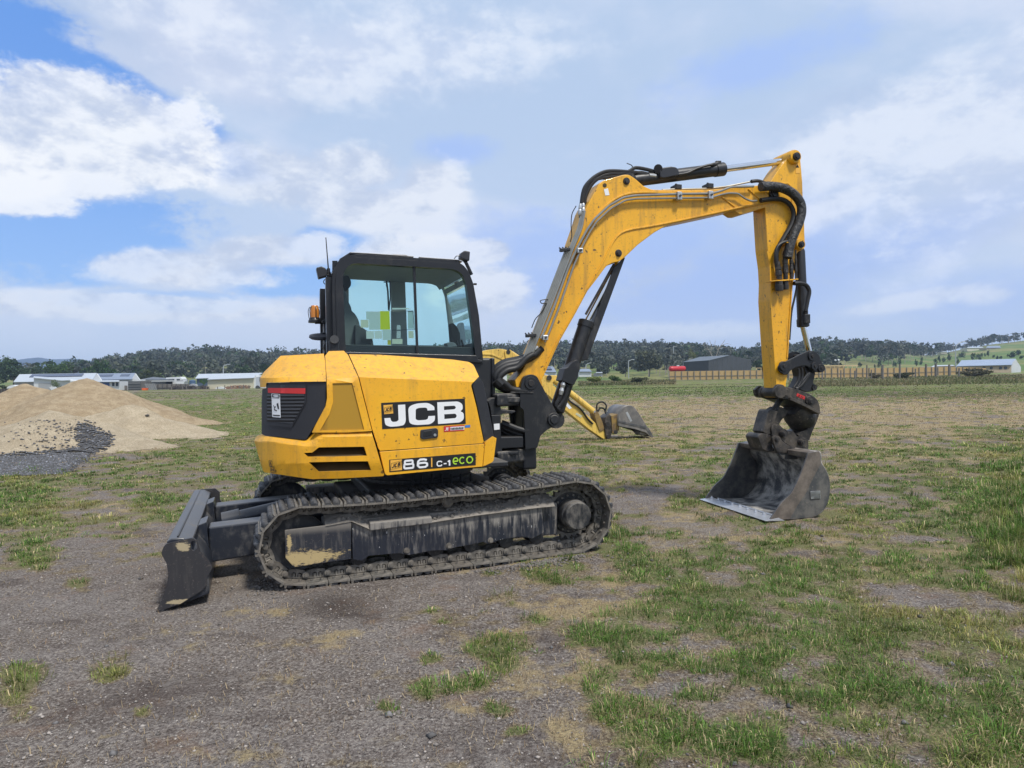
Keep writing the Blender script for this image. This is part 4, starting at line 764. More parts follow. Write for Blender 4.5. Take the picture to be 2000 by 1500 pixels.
# ================================================================== boom, stick, hoses, hitch, bucket
def build_arm(R):
    Q = .125
    uw = UF.world
    def H(p, q): return UF.hit(p[0], p[1], q)
    def pin(name, p, q0, q1, r, parent, mat=PIN, collar=1.45, n=20):
        a = H(p, q0); b = MB(); L = q0-q1
        b.lathe(a, -UF.q, [(-.012, 0), (-.012, r*.62), (-.004, r*.7), (0, r*.75), (0, r), (.006, r*1.04), (.02, r*collar if False else r*1.05), (L, r)], n); return b.build(name, mat, parent, smooth=25)
    def ring(name, p, q, r, parent, mat, th=.03):
        a = H(p, q+th); b = MB(); b.lathe(a, -UF.q, [(0, r*.72), (0, r*.95), (.004, r), (th+.01, r*1.03)], 24); return b.build(name, mat, parent, smooth=25)
    # swing post -------------------------------------------------
    sp = plate('swing_post', zz(ZA, [(560, 620), (575, 500, 6), (610, 425, 6), (700, 395, 9), (775, 420, 6), (815, 500), (880, 620), (940, 730), (1050, 930, 6), (1055, 985, 8), (1010, 1045, 6), (900, 1110), (828, 1172, 3), (812, 1210), (800, 1265), (778, 1335, 2), (628, 1356, 1), (614, 1000), (604, 850, 4), (560, 820)]), .19, .05, BLK, R, bevel=.008)
    # its far twin
    b = MB(); u0, z0 = UF.uz(*ZA(700, 500), .19)
    pts = [UF.uz(x, y, .19) for x, y in zz(ZA, [(560, 620), (575, 500), (610, 425), (700, 395), (775, 420), (815, 500), (1050, 930), (1055, 985), (1010, 1045), (828, 1172), (778, 1335), (628, 1356), (560, 820)])]
    m = len(pts); vs = [uw(u, -.14, z) for u, z in pts] + [uw(u, -.19, z) for u, z in pts]; b.add(vs, [tuple(range(m)), tuple(range(2*m-1, m-1, -1))] + [(i, (i+1) % m, (i+1) % m+m, i+m) for i in range(m)]); b.build('post_far_cheek', BLK, sp, bevel=.006)
    ub, _ = UF.uz(*ZA(600, 1000), .1); b = MB(); b.hexa([uw(u, q, z) for z in (.62, 1.32) for (u, q) in ((ub-.02, .14), (ub+.12, .14), (ub+.12, -.14), (ub-.02, -.14))]); b.build('post_web', BLK, sp, bevel=.02)
    for (z0, z1) in ((1.24, 1.36), (.70, .82)):
        b = MB(); b.hexa([uw(u, q, z) for z in (z0, z1) for (u, q) in ((.70, .30), (ub+.02, .13), (ub+.02, -.13), (.70, -.30))]); b.build('frame_lug', BLKD, R, bevel=.02)
    plate('king_lug', zz(ZA, [(150, 745), (200, 700, 3), (290, 692), (560, 690), (560, 752), (330, 760, 5), (310, 790), (318, 850), (500, 862), (500, 880), (450, 900), (340, 900), (330, 912), (190, 915), (180, 830)]), .24, .40, BLKD, R, r=2, bevel=.012)
    plate('king_lug', zz(ZA, [(190, 915), (316, 912), (316, 1200), (600, 1192), (600, 1330), (330, 1345), (330, 1385), (540, 1380), (540, 1420), (230, 1440), (240, 1300)]), .24, .40, BLK, R, r=2, bevel=.012)
    plate('pivot_washer', zz(ZA, [(270, 670), (350, 655), (440, 650), (560, 655), (560, 690), (275, 690)]), .12, .26, BLKD, R, r=2)
    plate('white_label', zz(ZA, [(225, 1030), (298, 1024), (300, 1100), (230, 1108)]), .245, .003, WHT, R, bevel=0)
    b = MB()
    for k in range(6): b.tube(spline([uw(.80, .10-.05*k, 1.08-.03*k), uw(1.0, .16-.05*k, 1.0-.045*k), uw(1.10, .15-.06*k, 1.02-.04*k), uw(1.16, .12-.05*k, 1.06-.05*k)]), .030, 10)
    b.build('swing_hose_bundle', HOSE, R, smooth=True)
    pin('post_pin', ZA(700, 512), .20, -.2, .045, sp); ring('pin_ring', ZA(700, 512), .19, .062, sp, BLK, .012)
    pin('cylinder_pin', ZA(996, 975), .215, -.2, .062, sp, BLKD)
    b = MB(); ps = [H(ZA(x, y), .20) for x, y in ((440, 620), (732, 622))]; b.hexa([ps[0]+Vector((0, 0, -.01)), ps[1]+Vector((0, 0, -.01)), ps[1]-UF.q*.4+Vector((0, 0, -.01)), ps[0]-UF.q*.4+Vector((0, 0, -.01)), ps[0], ps[1], ps[1]-UF.q*.4, ps[0]-UF.q*.4]); b.build('hose_shelf', BLKD, sp)
    # boom --------------------------------------------------------
    left = [Z6(345, 308), Z6(240, 500), Z6(212, 590), Z6(160, 740), (1116, 500), (1102, 536), (1077, 593), (1055, 649), (1037, 690), (1018, 728)]
    right_ = [(1058, 742), (1066, 726), (1093, 667), (1125, 611), (1148, 568), (1165, 546, 6), (1185, 519, 5), (1198, 513), (1209, 511), (1221, 502), (1246, 478, 4), (1278, 454, 4), (1301, 441, 3), (1317, 436), (1392, 420), (1440, 409), (1490, 399), (1506, 396), (1521, 388, 5), (1526, 376, 5), (1520, 364, 5), (1508, 359, 4), (1470, 363), (1392, 370), (1304, 371), (1272, 370, 5), (1257, 363), (1241, 349, 3), (1229, 341, 4), (1218, 341, 4), (1179, 352, 4), (1171, 358)]
    boomo = left + [(1006, 742), (1008, 756), (1016, 764, 4), (1034, 770, 5), (1052, 762, 5)] + right_
    boom = plate('boom', boomo, Q, 2*Q, YEL2, R, r=2, bevel=.007)
    # cheek lips (side plates stand proud of the box) along lower and upper edge
    def strip(name, line, w, q, th, mat, parent, closed=False):
        pts = [Vector(p[:2]) for p in line]; L_, R_ = [], []
        for i, p in enumerate(pts):
            t = (pts[min(i+1, len(pts)-1)]-pts[max(i-1, 0)]).normalized(); n_ = Vector((-t.y, t.x))*w/2; L_.append(tuple(p+n_)); R_.append(tuple(p-n_))
        return plate(name, L_+R_[::-1], q, th, mat, parent, bevel=.002)
    def smoothline(p, n=6): return [(v.x, v.y) for v in spline([(x, y, 0) for x, y in p], n)]
    strip('edge_lip', smoothline([(1064, 720), (1090, 666), (1122, 610), (1145, 567), (1168, 530), (1184, 500), (1197, 474), (1212, 456), (1232, 448), (1262, 443), (1300, 436), (1390, 417), (1486, 395)]), 2.6, Q+.012, .014, YEL2, boom)
    strip('edge_lip', smoothline([(1110, 545), (1128, 500), (1146, 460), (1163, 425), (1185, 401), (1206, 386), (1228, 378), (1260, 375), (1300, 376), (1390, 376)]), 3.2, Q+.012, .014, YEL2, boom)
    for l in ([Z6(1270, 400), Z6(1370, 475)], [Z6(1470, 340), Z6(1555, 415)]): strip('edge_lip', l, 2.4, Q+.01, .012, YEL2, boom)
    plate('boom_nose_plate', zz(Z6, [(1355, 498), (1560, 452), (1645, 435, 3), (1600, 480, 5), (1530, 500, 5), (1430, 530, 4), (1400, 528)]), Q-.02, 2*Q-.04, YEL2, boom, r=1)
    b = MB(); b.cyl(H((1037, 752), Q+.005), H((1037, 752), -Q-.005), .11, 28); b.build('boom_foot_boss', YEL2, boom, smooth=25)
    plate('worn_foot_patch', zz(Z5, [(470, 430), (500, 395), (570, 350), (545, 440), (510, 520), (430, 516)]), Q-.24, .02, ZIN, boom, bevel=.0)
    pin('ram_pin', Z6(555, 282), Q+.012, -Q-.01, .035, boom); pin('lift_pin', Z6(497, 826), Q+.014, -Q-.01, .028, boom); ring('pin_ring', Z6(494, 824), Q-.003, .038, boom, BLKD, .008)
    pin('stick_pin', Z6(1665, 375), Q+.03, -Q-.03, .055, boom, BLK); plate('pale_label', zz(Z6, [(383, 345), (413, 337), (425, 388), (394, 392)]), Q+.003, .003, WHT, boom, bevel=0)
    plate('lifting_eye', zz(ZB, [(628, 660), (660, 630, 3), (705, 650, 3), (700, 700), (670, 715), (635, 700)]), Q+.002, .004, VENTY, boom, r=1, bevel=0)
    plate('warning_label', zz(ZC, [(975, 872), (1022, 868), (1026, 985), (985, 985)]), Q+.003, .003, YLP, boom, bevel=0)
    # steel pipes on the near cheek
    def pipe(name, line, q, r, mat=PIP, parent=boom, n=8, sp_=0, sub=6):
        pts = [UF.hit(p[0], p[1], p[2] if len(p) > 2 else q) for p in line]
        if sp_: pts = spline(pts, sub)
        b = MB(); b.tube(pts, r, n); return b.build(name, mat, parent, smooth=True)
    def rnl(line, r=5):                                 # open polyline with rounded corners
        out = [tuple(line[0][:2])]
        for a, p, c in zip(line, line[1:], line[2:]):
            P_, A, C2 = Vector(p[:2]), Vector(a[:2]), Vector(c[:2]); rr = min(r, (A-P_).length*.4, (C2-P_).length*.4); s = P_+(A-P_).normalized()*rr; e = P_+(C2-P_).normalized()*rr
            for k in range(4): t = k/3; v = s*(1-t)**2+P_*2*t*(1-t)+e*t*t; out.append((v.x, v.y))
        out.append(tuple(line[-1][:2])); return out
    pa = [(1056, 661), (1062, 650), (1083, 598), (1111, 520), (1127, 485), (1147, 448), (1161, 428), (1189, 402), (1217, 386), (1240, 382), (1325, 379), (1390, 378)]
    pb = [(1064, 668), (1072, 651), (1093, 598), (1121, 518), (1137, 482), (1152, 453), (1165, 433), (1193, 407), (1222, 391), (1245, 388), (1325, 387), (1390, 386)]
    pipe('hydraulic_pipe', rnl(pa + [(1408, 373), (1428, 365), (1447, 365), (1472, 364)]), Q+.045, .0125); pipe('hydraulic_pipe', rnl(pb + [(1405, 381), (1424, 377), (1442, 378), (1455, 388), (1468, 393), (1478, 392)]), Q+.045, .0105)
    # pipes along the top of the boom (seen on its left face)
    for k in range(5):
        q = Q-.03-.04*k; base = [(1035-k*3.2, 702), (1045-k*3.2, 675), (1080-k*3.4, 588), (1106-k*3.4, 520), (1118-k*3.2, 488), (1136-k*3.2, 446), (1142-k*2.5, 412)]
        if k > 2: base = base[:5]
        pipe('hydraulic_pipe', rnl(base, 8), Q+.035-.01*k, .0105 if k else .012, PIP)
    for (p0, p1, w) in ((Z6(75, 800), Z6(225, 808), 4), (Z8(232, 1108), Z8(402, 1150), 4)):
        pass
    for c in (Z6(205, 806), Z8(375, 1145), Z6(950, 395), Z6(1185, 388), Z8(672, 395)):
        a = H(c, Q+.06); b = MB(); b.box(a-UF.q*.012, .055, .05, .085 if c[0] > 1300 else .05, Matrix.Rotation(math.radians(TH_U), 3, 'Z')); cl = b.build('pipe_clamp', ZIN, boom, bevel=.006); b = MB(); b.cyl(a, a+UF.q*.03, .011, 6); b.build('bolt', BLKD, boom)
    for c in (Z6(120, 795), Z8(285, 1120)):
        for k in range(5): a = H((c[0]-14+k*6, c[1]+2-k*.6), Q+.05-.02*k); b = MB(); b.box(a, .035, .05, .03, Matrix.Rotation(math.radians(TH_U), 3, 'Z')); b.cyl(a, a+Vector((-.025, 0, .028)), .008, 6); b.build('pipe_clamp', BLKD, boom, bevel=.004)
    for c in (Z6(925, 335), Z6(1163, 327)): a = H(c, .0); b = MB(); b.box(a, .07, .12, .05, Matrix.Rotation(math.radians(TH_U), 3, 'Z')); b.cyl(a, a+Vector((0, 0, .045)), .014, 6); b.build('pipe_clamp', BLKD, boom, bevel=.005)
    pipe('hydraulic_pipe', rnl([Z6(820, 350), Z6(920, 345), Z6(1165, 340), Z6(1300, 325), Z6(1400, 305), Z6(1450, 295), Z6(1490, 286)]), .03, .010); pipe('hydraulic_pipe', rnl([Z6(900, 350), Z6(1165, 348), Z6(1320, 330), Z6(1400, 320), Z6(1510, 322)]), -.02, .010)
    # hoses at the head of the boom
    for l, r in (([Z6(212, 520), Z6(218, 420), Z6(240, 330), Z6(300, 262), Z6(370, 220), Z6(440, 208), Z6(560, 214), Z6(640, 222), Z6(720, 240)], .020), ([Z6(238, 470), Z6(245, 400), Z6(290, 310), Z6(350, 258), Z6(420, 232), Z6(520, 228), Z6(580, 205), Z6(620, 184), Z6(700, 195), Z6(800, 222)], .019), ([Z6(225, 450), Z6(236, 370), Z6(280, 290), Z6(360, 262), Z6(460, 250), Z6(560, 236), Z6(650, 218), Z6(740, 236)], .017), ([Z6(205, 560), Z6(212, 470), Z6(222, 380), Z6(262, 300), Z6(330, 262), Z6(400, 262)], .016)):
        pipe('hydraulic_hose', l, .04, r, HOSE, boom, 8, 1)
    pipe('thin_cable', [Z8(640, 10), Z8(605, 80), Z8(597, 180), Z8(603, 260), Z8(590, 320)], .1, .005, HOSE, boom, 5, 1); pipe('thin_cable', [Z8(258, 1060), Z8(290, 985), Z8(340, 930), Z8(385, 850), Z8(345, 850), Z8(335, 825), Z8(400, 812)], .14, .005, HOSE, boom, 5, 1); pipe('thin_cable', [Z6(555, 150), Z6(590, 165), Z6(598, 190), Z6(575, 220)], .0, .005, HOSE, boom, 5, 1)
    for c0, c1 in ((Z6(207, 455), Z6(200, 540)), (Z6(228, 450), Z6(228, 520)), (Z8(250, 1280), Z8(310, 1220)), (Z8(290, 1290), Z8(325, 1245))):
        b = MB(); A, B_ = H(c0, Q+.02), H(c1, Q+.02); d = (B_-A); b.lathe(A, d, [(0, .012), (d.length*.2, .018), (d.length*.4, .018), (d.length*.45, .013), (d.length*.6, .019), (d.length*.85, .019), (d.length, .011)], 10); b.build('hose_fitting', ZIN, boom, smooth=25)
    # big hose loop at the boom foot
    for k, (dx, dy, q, r) in enumerate(((0, 0, .10, .040), (3, 5, .13, .036), (8, 8, .05, .040), (-2, -3, .02, .036), (10, 12, .16, .032), (4, 10, -.03, .036))):
        s = 1-.10*k; pts = [(1058-k*4, 680+k*3), (1040-k*3, 697+dy*.3), (1010, 706+dy), (985+dx*.5, 712+dy), (967+dx, 726+dy*.7), (966+dx, 742), (978+dx, 754-dy*.25), (1000, 765-dy*.4), (1020, 768-dy*.4), (1040, 768-dy*.3)]
        pipe('hydraulic_hose', pts, q, r, HOSE, boom, 14, 1, 9)
    b = MB(); b.tube([H((968, 742), .17), H((978, 752), .17)], .05, 10); b.build('hose_tie', HOSE, boom)
    # boom lift ram (black barrel in the lower part, rod and guard above)
    ra = H(Z5(870, 800), .0); rb = H((1145, 621), .0); top = H(Z6(497, 826), .0)
    ax = (top-ra).normalized(); L1 = (rb-ra).dot(ax)
    b = MB(); foot = H(ZA(996, 975), 0); 
    A = H((1086, 806), .02); B_ = H((1146, 628), .02); b.lathe(A, B_-A, [(0, .05), (.02, .075), ((B_-A).length-.06, .075), ((B_-A).length-.06, .082), ((B_-A).length, .082), ((B_-A).length+.01, .06)], 24); ram = b.build('boom_ram', BLK, R, smooth=25)
    b = MB(); b.cyl(foot+UF.q*.06, foot-UF.q*.06, .085, 20); b.cyl(foot, A, .06, 12); b.build('ram_eye', BLKD, ram, smooth=25)
    T_ = H((1211, 505), .02); b = MB(); b.cyl(B_, T_, .030, 16); b.build('chrome_rod', CHR, ram, smooth=True)
    C0 = H((1144, 614), .05); C1 = H((1199, 516), .05); b = MB(); b.cyl(C0, C1, .012, 8); b.build('grease_pipe', PIN, ram)
    b = MB(); P_ = [H(p, .06) for p in ((1200, 520), (1222, 502), (1148, 703), (1132, 706))]; n_ = -UF.q*.10; b.add(P_+[p+n_ for p in P_], [(0, 1, 2, 3), (7, 6, 5, 4), (0, 4, 5, 1), (1, 5, 6, 2), (2, 6, 7, 3), (3, 7, 4, 0)]); b.build('rod_guard', BLK, ram, bevel=.008)
    plate('valve_cover', zz(Z5, [(980, 350), (1005, 325, 3), (1040, 310, 3), (1068, 355), (1062, 420), (1050, 440), (1045, 490), (1020, 530), (1010, 558, 3), (990, 560, 3), (885, 515), (920, 400), (950, 385)]), .16, .16, BLK, ram, r=1, bevel=.01)
    for l in ([Z5(905, 540), Z5(890, 600), Z5(870, 680), Z5(830, 760), Z5(860, 800)], [Z5(950, 560), Z5(935, 630), Z5(910, 700), Z5(870, 760), Z5(840, 790)]): pipe('ram_hose', l, .12, .020, HOSE, ram, 8, 1)
    b = MB(); A2, B2 = H(Z5(905, 530), .13), H(Z5(890, 590), .13); b.lathe(A2, B2-A2, [(0, .018), (.03, .026), (.06, .018), (.09, .026), (.13, .018)], 10); b.build('hose_fitting', ZIN, ram)
    # stick (dipper) ram on top
    A = H(Z6(560, 285), 0); B_ = H(Z6(1285, 193), 0); _uz = UF.uz(*ZC(1572, 232), .18); C_ = UF.world(_uz[0], 0, _uz[1])
    b = MB(); d = B_-A; b.lathe(A, d, [(.0, .05), (.10, .066), (d.length-.12, .066), (d.length-.12, .073), (d.length-.01, .073), (d.length, .05)], 24); ram2 = b.build('stick_ram', BLK, R, smooth=25)
    b = MB(); b.cyl(B_, C_, .036, 18); b.build('chrome_rod', CHR, ram2, smooth=True); b = MB(); b.cyl(C_+UF.q*.06, C_-UF.q*.06, .065, 20); b.build('rod_eye', BLKD, ram2, smooth=25); b = MB(); b.cyl(A+UF.q*.06, A-UF.q*.06, .075, 20); b.build('ram_eye', BLKD, ram2, smooth=25)
    plate('valve_cover', zz(Z6, [(805, 205, 2), (812, 183, 2), (890, 172), (930, 178, 3), (952, 215, 3), (945, 240), (830, 262, 2), (808, 255)]), .10, .16, BLKG, ram2, bevel=.01); b = MB(); b.cyl(H(Z6(790, 190), .09), H(Z6(790, 190), -.05), .045, 14); b.build('valve_knob', BLKG, ram2, smooth=25)
    pipe('ram_hose', [Z6(940, 235), Z6(1010, 222), Z6(1080, 190), Z6(1150, 168), Z6(1200, 158)], .085, .014, HOSE, ram2, 8, 1)
    b = MB(); b.box(H(Z6(1240, 152), .03), .06, .05, .05); b.cyl(H(Z6(1195, 160), .07), H(Z6(1240, 150), .04), .018, 10); b.build('hose_fitting', BLKD, ram2, bevel=.004); b = MB(); b.cyl(H(Z6(720, 240), .05), H(Z6(770, 246), .05), .022, 10); b.cyl(H(Z6(770, 215), .05), H(Z6(800, 222), .05), .018, 10); b.build('hose_fitting', ZIN, ram2)
    # stick ---------------------------------------------------------
    QS = .105
    corner = [ZD(205, 335), ZD(222, 620), ZD(240, 760), ZD(247, 870), ZD(242, 1000), ZD(262, 1300), Z7(582, 400), Z7(590, 505)]
    near = zz(ZC, [(1430, 215), (1470, 160, 4), (1540, 138, 5), (1600, 180, 5), (1620, 250, 4), (1660, 700), (1680, 1300), (1695, 1450)]) + zz(ZD, [(492, 500), (495, 560, 4), (498, 600, 5), (475, 632, 5), (440, 645, 5), (428, 690), (420, 760), (405, 880), (385, 1200), (372, 1400)]) + zz(Z7, [(668, 330), (655, 430), (648, 470), (620, 505, 4), (590, 512)])
    stick_out = near + [Z7(584, 400), ZD(262, 1300), ZD(243, 1000), ZD(247, 870), ZD(240, 750), ZD(222, 620), ZD(205, 335), ZC(980, 720), ZC(1090, 690), (1522, 329), (1535, 313)]
    stick = plate('stick', stick_out, QS, 2*QS, YEL2, R, r=1.2, bevel=.006)
    strip('edge_lip', [ZD(222, 640), ZD(242, 740), ZD(247, 860)], 2.4, QS+.01, .012, YEL2, stick); strip('edge_lip', [ZC(1200, 760), ZC(1330, 730), ZC(1400, 725), ZC(1450, 770), ZC(1470, 900), ZC(1480, 1160)], 3, QS+.006, .01, YEL2, stick)
    strip('edge_lip', [ZD(425, 720), ZD(402, 900), ZD(385, 1150), ZD(368, 1420)], 2.2, QS+.01, .012, YEL2, stick)
    b = MB(); b.lathe(H(ZC(1545, 235), QS+.05), -UF.q, [(0, .052), (0, .068), (.03, .080), (2*QS+.1, .08)], 24); b.build('pin_boss', YEL2, stick, smooth=25); pin('ram_pin', ZC(1572, 232), QS+.075, -QS, .042, stick, BLK)
    b = MB(); b.lathe(H(ZD(468, 588), QS+.06), -UF.q, [(0, .035), (0, .056), (.03, .064), (.2, .066)], 24); b.build('pin_boss', YEL2, stick, smooth=25); pin('cylinder_pin', ZD(476, 589), QS+.085, -QS, .034, stick, BLK)
    plate('warning_label', zz(ZC, [(1535, 372), (1608, 370), (1616, 545), (1540, 550)]), QS+.003, .003, YLP, stick, bevel=0); flat_ = [(1545, 440), (1572, 390), (1600, 440)]
    strip('label_mark', [ZC(*p) for p in flat_+flat_[:1]], .6, QS+.0055, .002, BLKP, stick)
    plate('hose_bracket', zz(ZD, [(250, 856), (340, 848), (448, 840), (448, 848), (340, 858), (285, 858), (250, 862)]), QS+.10, .11, YEL2, stick, bevel=.002); plate('hose_bracket', zz(ZD, [(362, 572), (400, 572), (425, 580), (424, 587), (395, 582), (362, 578)]), QS+.12, .13, YEL2, stick, bevel=.002)
    # hoses over the boom/stick joint
    pipe('sleeved_hose_bundle', [Z6(1560, 326), Z6(1640, 322), Z6(1720, 335), Z6(1800, 375), Z6(1855, 440), Z6(1868, 510), Z6(1850, 590), Z6(1820, 660), Z6(1795, 720), Z6(1775, 790), Z6(1762, 860)], QS+.10, .050, HOSER, stick, 14, 1, 7)
    pipe('hydraulic_hose', [Z6(1560, 428), Z6(1640, 418), Z6(1720, 422), Z6(1780, 460), Z6(1808, 530), Z6(1790, 610), Z6(1745, 690), Z6(1705, 760), Z6(1680, 820), Z6(1680, 900), Z6(1688, 960)], QS+.05, .026, HOSE, stick, 10, 1)
    pipe('hydraulic_hose', [Z6(1490, 286), Z6(1540, 282), Z6(1590, 298), Z6(1640, 308), Z6(1720, 318)], QS-.05, .020, HOSE, stick, 8, 1); pipe('hydraulic_hose', [Z6(1800, 740), Z6(1740, 740), Z6(1690, 770), Z6(1672, 830), Z6(1680, 900)], QS+.10, .016, HOSE, stick, 8, 1)
    for (x, x2, r, L0) in ((1688, 1700, .034, 950), (1742, 1748, .030, 870), (1788, 1792, .02, 870), (1822, 1826, .014, 860)):
        b = MB(); A3 = H(Z6(x, L0-60), QS+.06); B3 = H(Z6(x2, 1020), QS+.06); d = B3-A3; L_ = d.length; b.lathe(A3, d, [(0, r*.7), (L_*.3, r*.75), (L_*.3, r), (L_*.45, r), (L_*.47, r*.8), (L_*.6, r*1.05), (L_*.78, r*1.05), (L_*.8, r*.85), (L_, r*.85)], 12); b.build('hose_coupling', HIT, stick, smooth=25)
    for (x, w) in ((1698, .045), (1746, .034)):
        A3 = H(Z6(x, 1034), QS+.06); B3 = H(Z6(x+3, 1108 if x < 1720 else 1098), QS+.06); d = B3-A3; L_ = d.length; b = MB(); b.lathe(A3, d, [(0, w*.9), (L_*.4, w*.9), (L_*.42, w), (L_*.6, w), (L_, w*.9)], 14); b.build('quick_coupler', PIN, stick, smooth=25)
    pipe('hydraulic_hose', [Z6(1810, 1052), Z6(1850, 1050), Z6(1900, 1065), Z6(1924, 1110), Z6(1912, 1180), Z6(1896, 1260)], QS+.03, .024, HOSE, stick, 8, 1); pipe('hydraulic_hose', [Z6(1830, 1010), Z6(1830, 1080), Z6(1815, 1160), ZD(398, 1080), ZD(388, 1200), ZD(382, 1290)], QS-.01, .011, HOSE, stick, 6, 1); pipe('hydraulic_hose', [Z6(1790, 870), Z6(1810, 930), Z6(1828, 960)], QS+.04, .016, HOSE, stick, 6, 1)
    # bucket ram
    A = H(ZD(455, 610), -.02); B_ = H(ZD(482, 1190), -.02); C_ = H(Z7(830, 190), -.02)
    b = MB(); d = B_-A; b.lathe(A, d, [(0, .04), (.05, .058), (d.length-.08, .060), (d.length-.08, .068), (d.length, .068), (d.length+.01, .05)], 22); rm = b.build('bucket_ram', BLK, R, smooth=25); b = MB(); b.cyl(B_, C_, .032, 16); b.build('chrome_rod', CHR, rm, smooth=True); b = MB(); b.box(H(ZD(508, 1135), .06), .06, .06, .10); b.cyl(H(ZD(508, 1135), .06), H(ZD(505, 1060), .06), .02, 8); b.build('hose_fitting', BLKD, rm, bevel=.005)
    # bell links, H link ----------------------------------------------
    bell = zz(Z9, [(345, 245), (370, 215, 3), (400, 195), (480, 160), (620, 90), (740, 36, 2), (810, 33), (850, 50, 2), (885, 90), (918, 170), (945, 225, 2), (960, 262, 3), (955, 305, 3), (920, 325, 3), (830, 320), (790, 290, 3), (745, 248, 4), (700, 232, 3), (640, 242, 3), (560, 265), (500, 305, 4), (470, 350, 2), (425, 358, 3), (360, 310, 3)])
    bl = plate('tipping_link', bell, .15, .025, BLK, R, bevel=.006)
    ptsz = [UF.uz(x, y, .15) for x, y in rnd(bell, 0)]; m = len(ptsz); b = MB(); b.add([uw(u, -.115, z) for u, z in ptsz] + [uw(u, -.14, z) for u, z in ptsz], [tuple(range(m)), tuple(range(2*m-1, m-1, -1))] + [(i, (i+1) % m, (i+1) % m+m, i+m) for i in range(m)]); b.build('tipping_link', BLK, R, bevel=.004)
    for c, r in (((420, 240), .048), ((797, 105), .045), ((832, 240), .040), ((922, 265), .042)): ring('pin_ring', Z9(*c), .15, r*1.1, bl, BLK, .018); pin('link_pin', Z9(*c), .165, -.145, r*.62, bl, PIN)
    hl = plate('pusher_link', zz(Z9, [(690, 240), (760, 225), (838, 320), (815, 430), (790, 520), (745, 592), (620, 552), (680, 470), (720, 380), (700, 300)]), .10, .22, BLK, R, r=3, bevel=.02)
    plate('link_lug', zz(Z9, [(800, 430), (815, 480), (860, 500, 4), (862, 545, 4), (820, 565, 3), (750, 585), (760, 500)]), .05, .1, BLK, hl, r=1, bevel=.006); ring('pin_ring', Z9(828, 522), .05, .034, hl, BLK, .012); pin('link_pin', Z9(828, 522), .055, -.05, .016, hl)
    for l, r in (([Z9(610, 270), Z9(620, 350), Z9(600, 440), Z9(545, 530)], .014), ([Z9(655, 262), Z9(662, 340), Z9(650, 430), Z9(600, 520)], .014), ([Z9(760, 330), Z9(700, 430), Z9(640, 500), Z9(580, 545)], .017), ([Z9(740, 340), Z9(650, 460), Z9(590, 560)], .014)): pipe('hitch_hose', l, .15, r, HOSE, hl, 8, 1)
    # tilting quick hitch -----------------------------------------------
    hq = plate('quick_hitch', zz(Z9, [(330, 560), (350, 515, 4), (390, 505), (480, 518), (600, 548), (740, 600), (830, 650, 4), (875, 700, 4), (900, 790, 3), (902, 872), (885, 880), (700, 770), (500, 688), (400, 680, 3), (345, 640, 3)]), .21, .04, HIT, R, bevel=.007)
    ps = [UF.uz(x, y, .21) for x, y in zz(Z9, [(330, 560), (390, 505), (600, 548), (830, 650), (902, 872), (700, 770), (500, 688), (345, 640)])]; m = len(ps); b = MB(); b.add([uw(u, -.17, z) for u, z in ps] + [uw(u, -.21, z) for u, z in ps], [tuple(range(m)), tuple(range(2*m-1, m-1, -1))] + [(i, (i+1) % m, (i+1) % m+m, i+m) for i in range(m)]); b.build('hitch_far_cheek', HIT, hq, bevel=.004)
    plate('hitch_ledge', zz(Z9, [(510, 655), (540, 665), (700, 735), (908, 858), (890, 882), (690, 775), (500, 690)]), .24, .40, HIT, hq, bevel=.004)
    pin('hitch_pin', Z9(450, 590), .235, -.24, .055, hq, HIT); ring('pin_ring', Z9(375, 575), .24, .075, hq, HIT, .03); pin('hitch_pin', Z9(160, 590), -.12, -.24, .06, hq, HIT); pin('hitch_pin', Z9(785, 708), .245, -.24, .038, hq, PIN); ring('pin_ring', Z9(778, 710), .21, .062, hq, HIT, .02)
    tg = plate('maker_tag', zz(Z9, [(595, 598), (700, 645), (690, 685), (583, 638)]), .213, .004, REDP, hq, bevel=.001)
    for st in ([(636, 622), (620, 622), (614, 630), (628, 638), (622, 645), (608, 640)], [(652, 634), (646, 652), (636, 652)], [(660, 638), (652, 660)], [(676, 646), (668, 666)], [(656, 650), (672, 656)]): strip('tag_letter', [Z9(*p) for p in st], .7, .2155, .002, BLKP, tg)
    b = MB(); A, B_ = H(Z9(545, 790), .0), H(Z9(700, 1000), .0); d = B_-A; b.lathe(A-d*.15, d, [(0, .10), (.03, .15), (d.length*.5, .165), (d.length*.95, .165), (d.length*1.2, .13), (d.length*1.25, .05)], 28); tm = b.build('tilt_motor', HIT, R, smooth=30)
    plate('motor_yoke', zz(Z9, [(480, 700), (700, 770), (885, 880), (862, 960, 5), (800, 1100, 5), (750, 1230), (640, 1190), (592, 1150), (640, 1120, 4), (720, 1090, 8), (780, 1000, 8), (760, 920, 6), (600, 780)]), .12, .26, HIT, R, r=2, bevel=.02)
    plate('tilt_cylinder', zz(Z9, [(215, 835), (240, 815, 3), (330, 840), (335, 850), (285, 1010), (250, 1150, 3), (190, 1150), (135, 1120, 3), (165, 1000)]), .17, .18, HIT, R, r=2, bevel=.03, segs=4)
    plate('yoke_arm', zz(Z9, [(300, 830), (380, 780, 8), (420, 800), (480, 830), (440, 900), (385, 960), (350, 1020), (330, 1120), (250, 1130), (280, 1000)]), .10, .18, HIT, R, r=4, bevel=.03, segs=3)
    for l in ([Z9(360, 670), Z9(320, 740), Z9(285, 800), Z9(270, 830)], [Z9(400, 680), Z9(350, 750), Z9(320, 830)], [Z9(340, 690), Z9(300, 760), Z9(250, 830)]): pipe('hitch_hose', l, .10, .016, HOSE, hq, 8, 1)
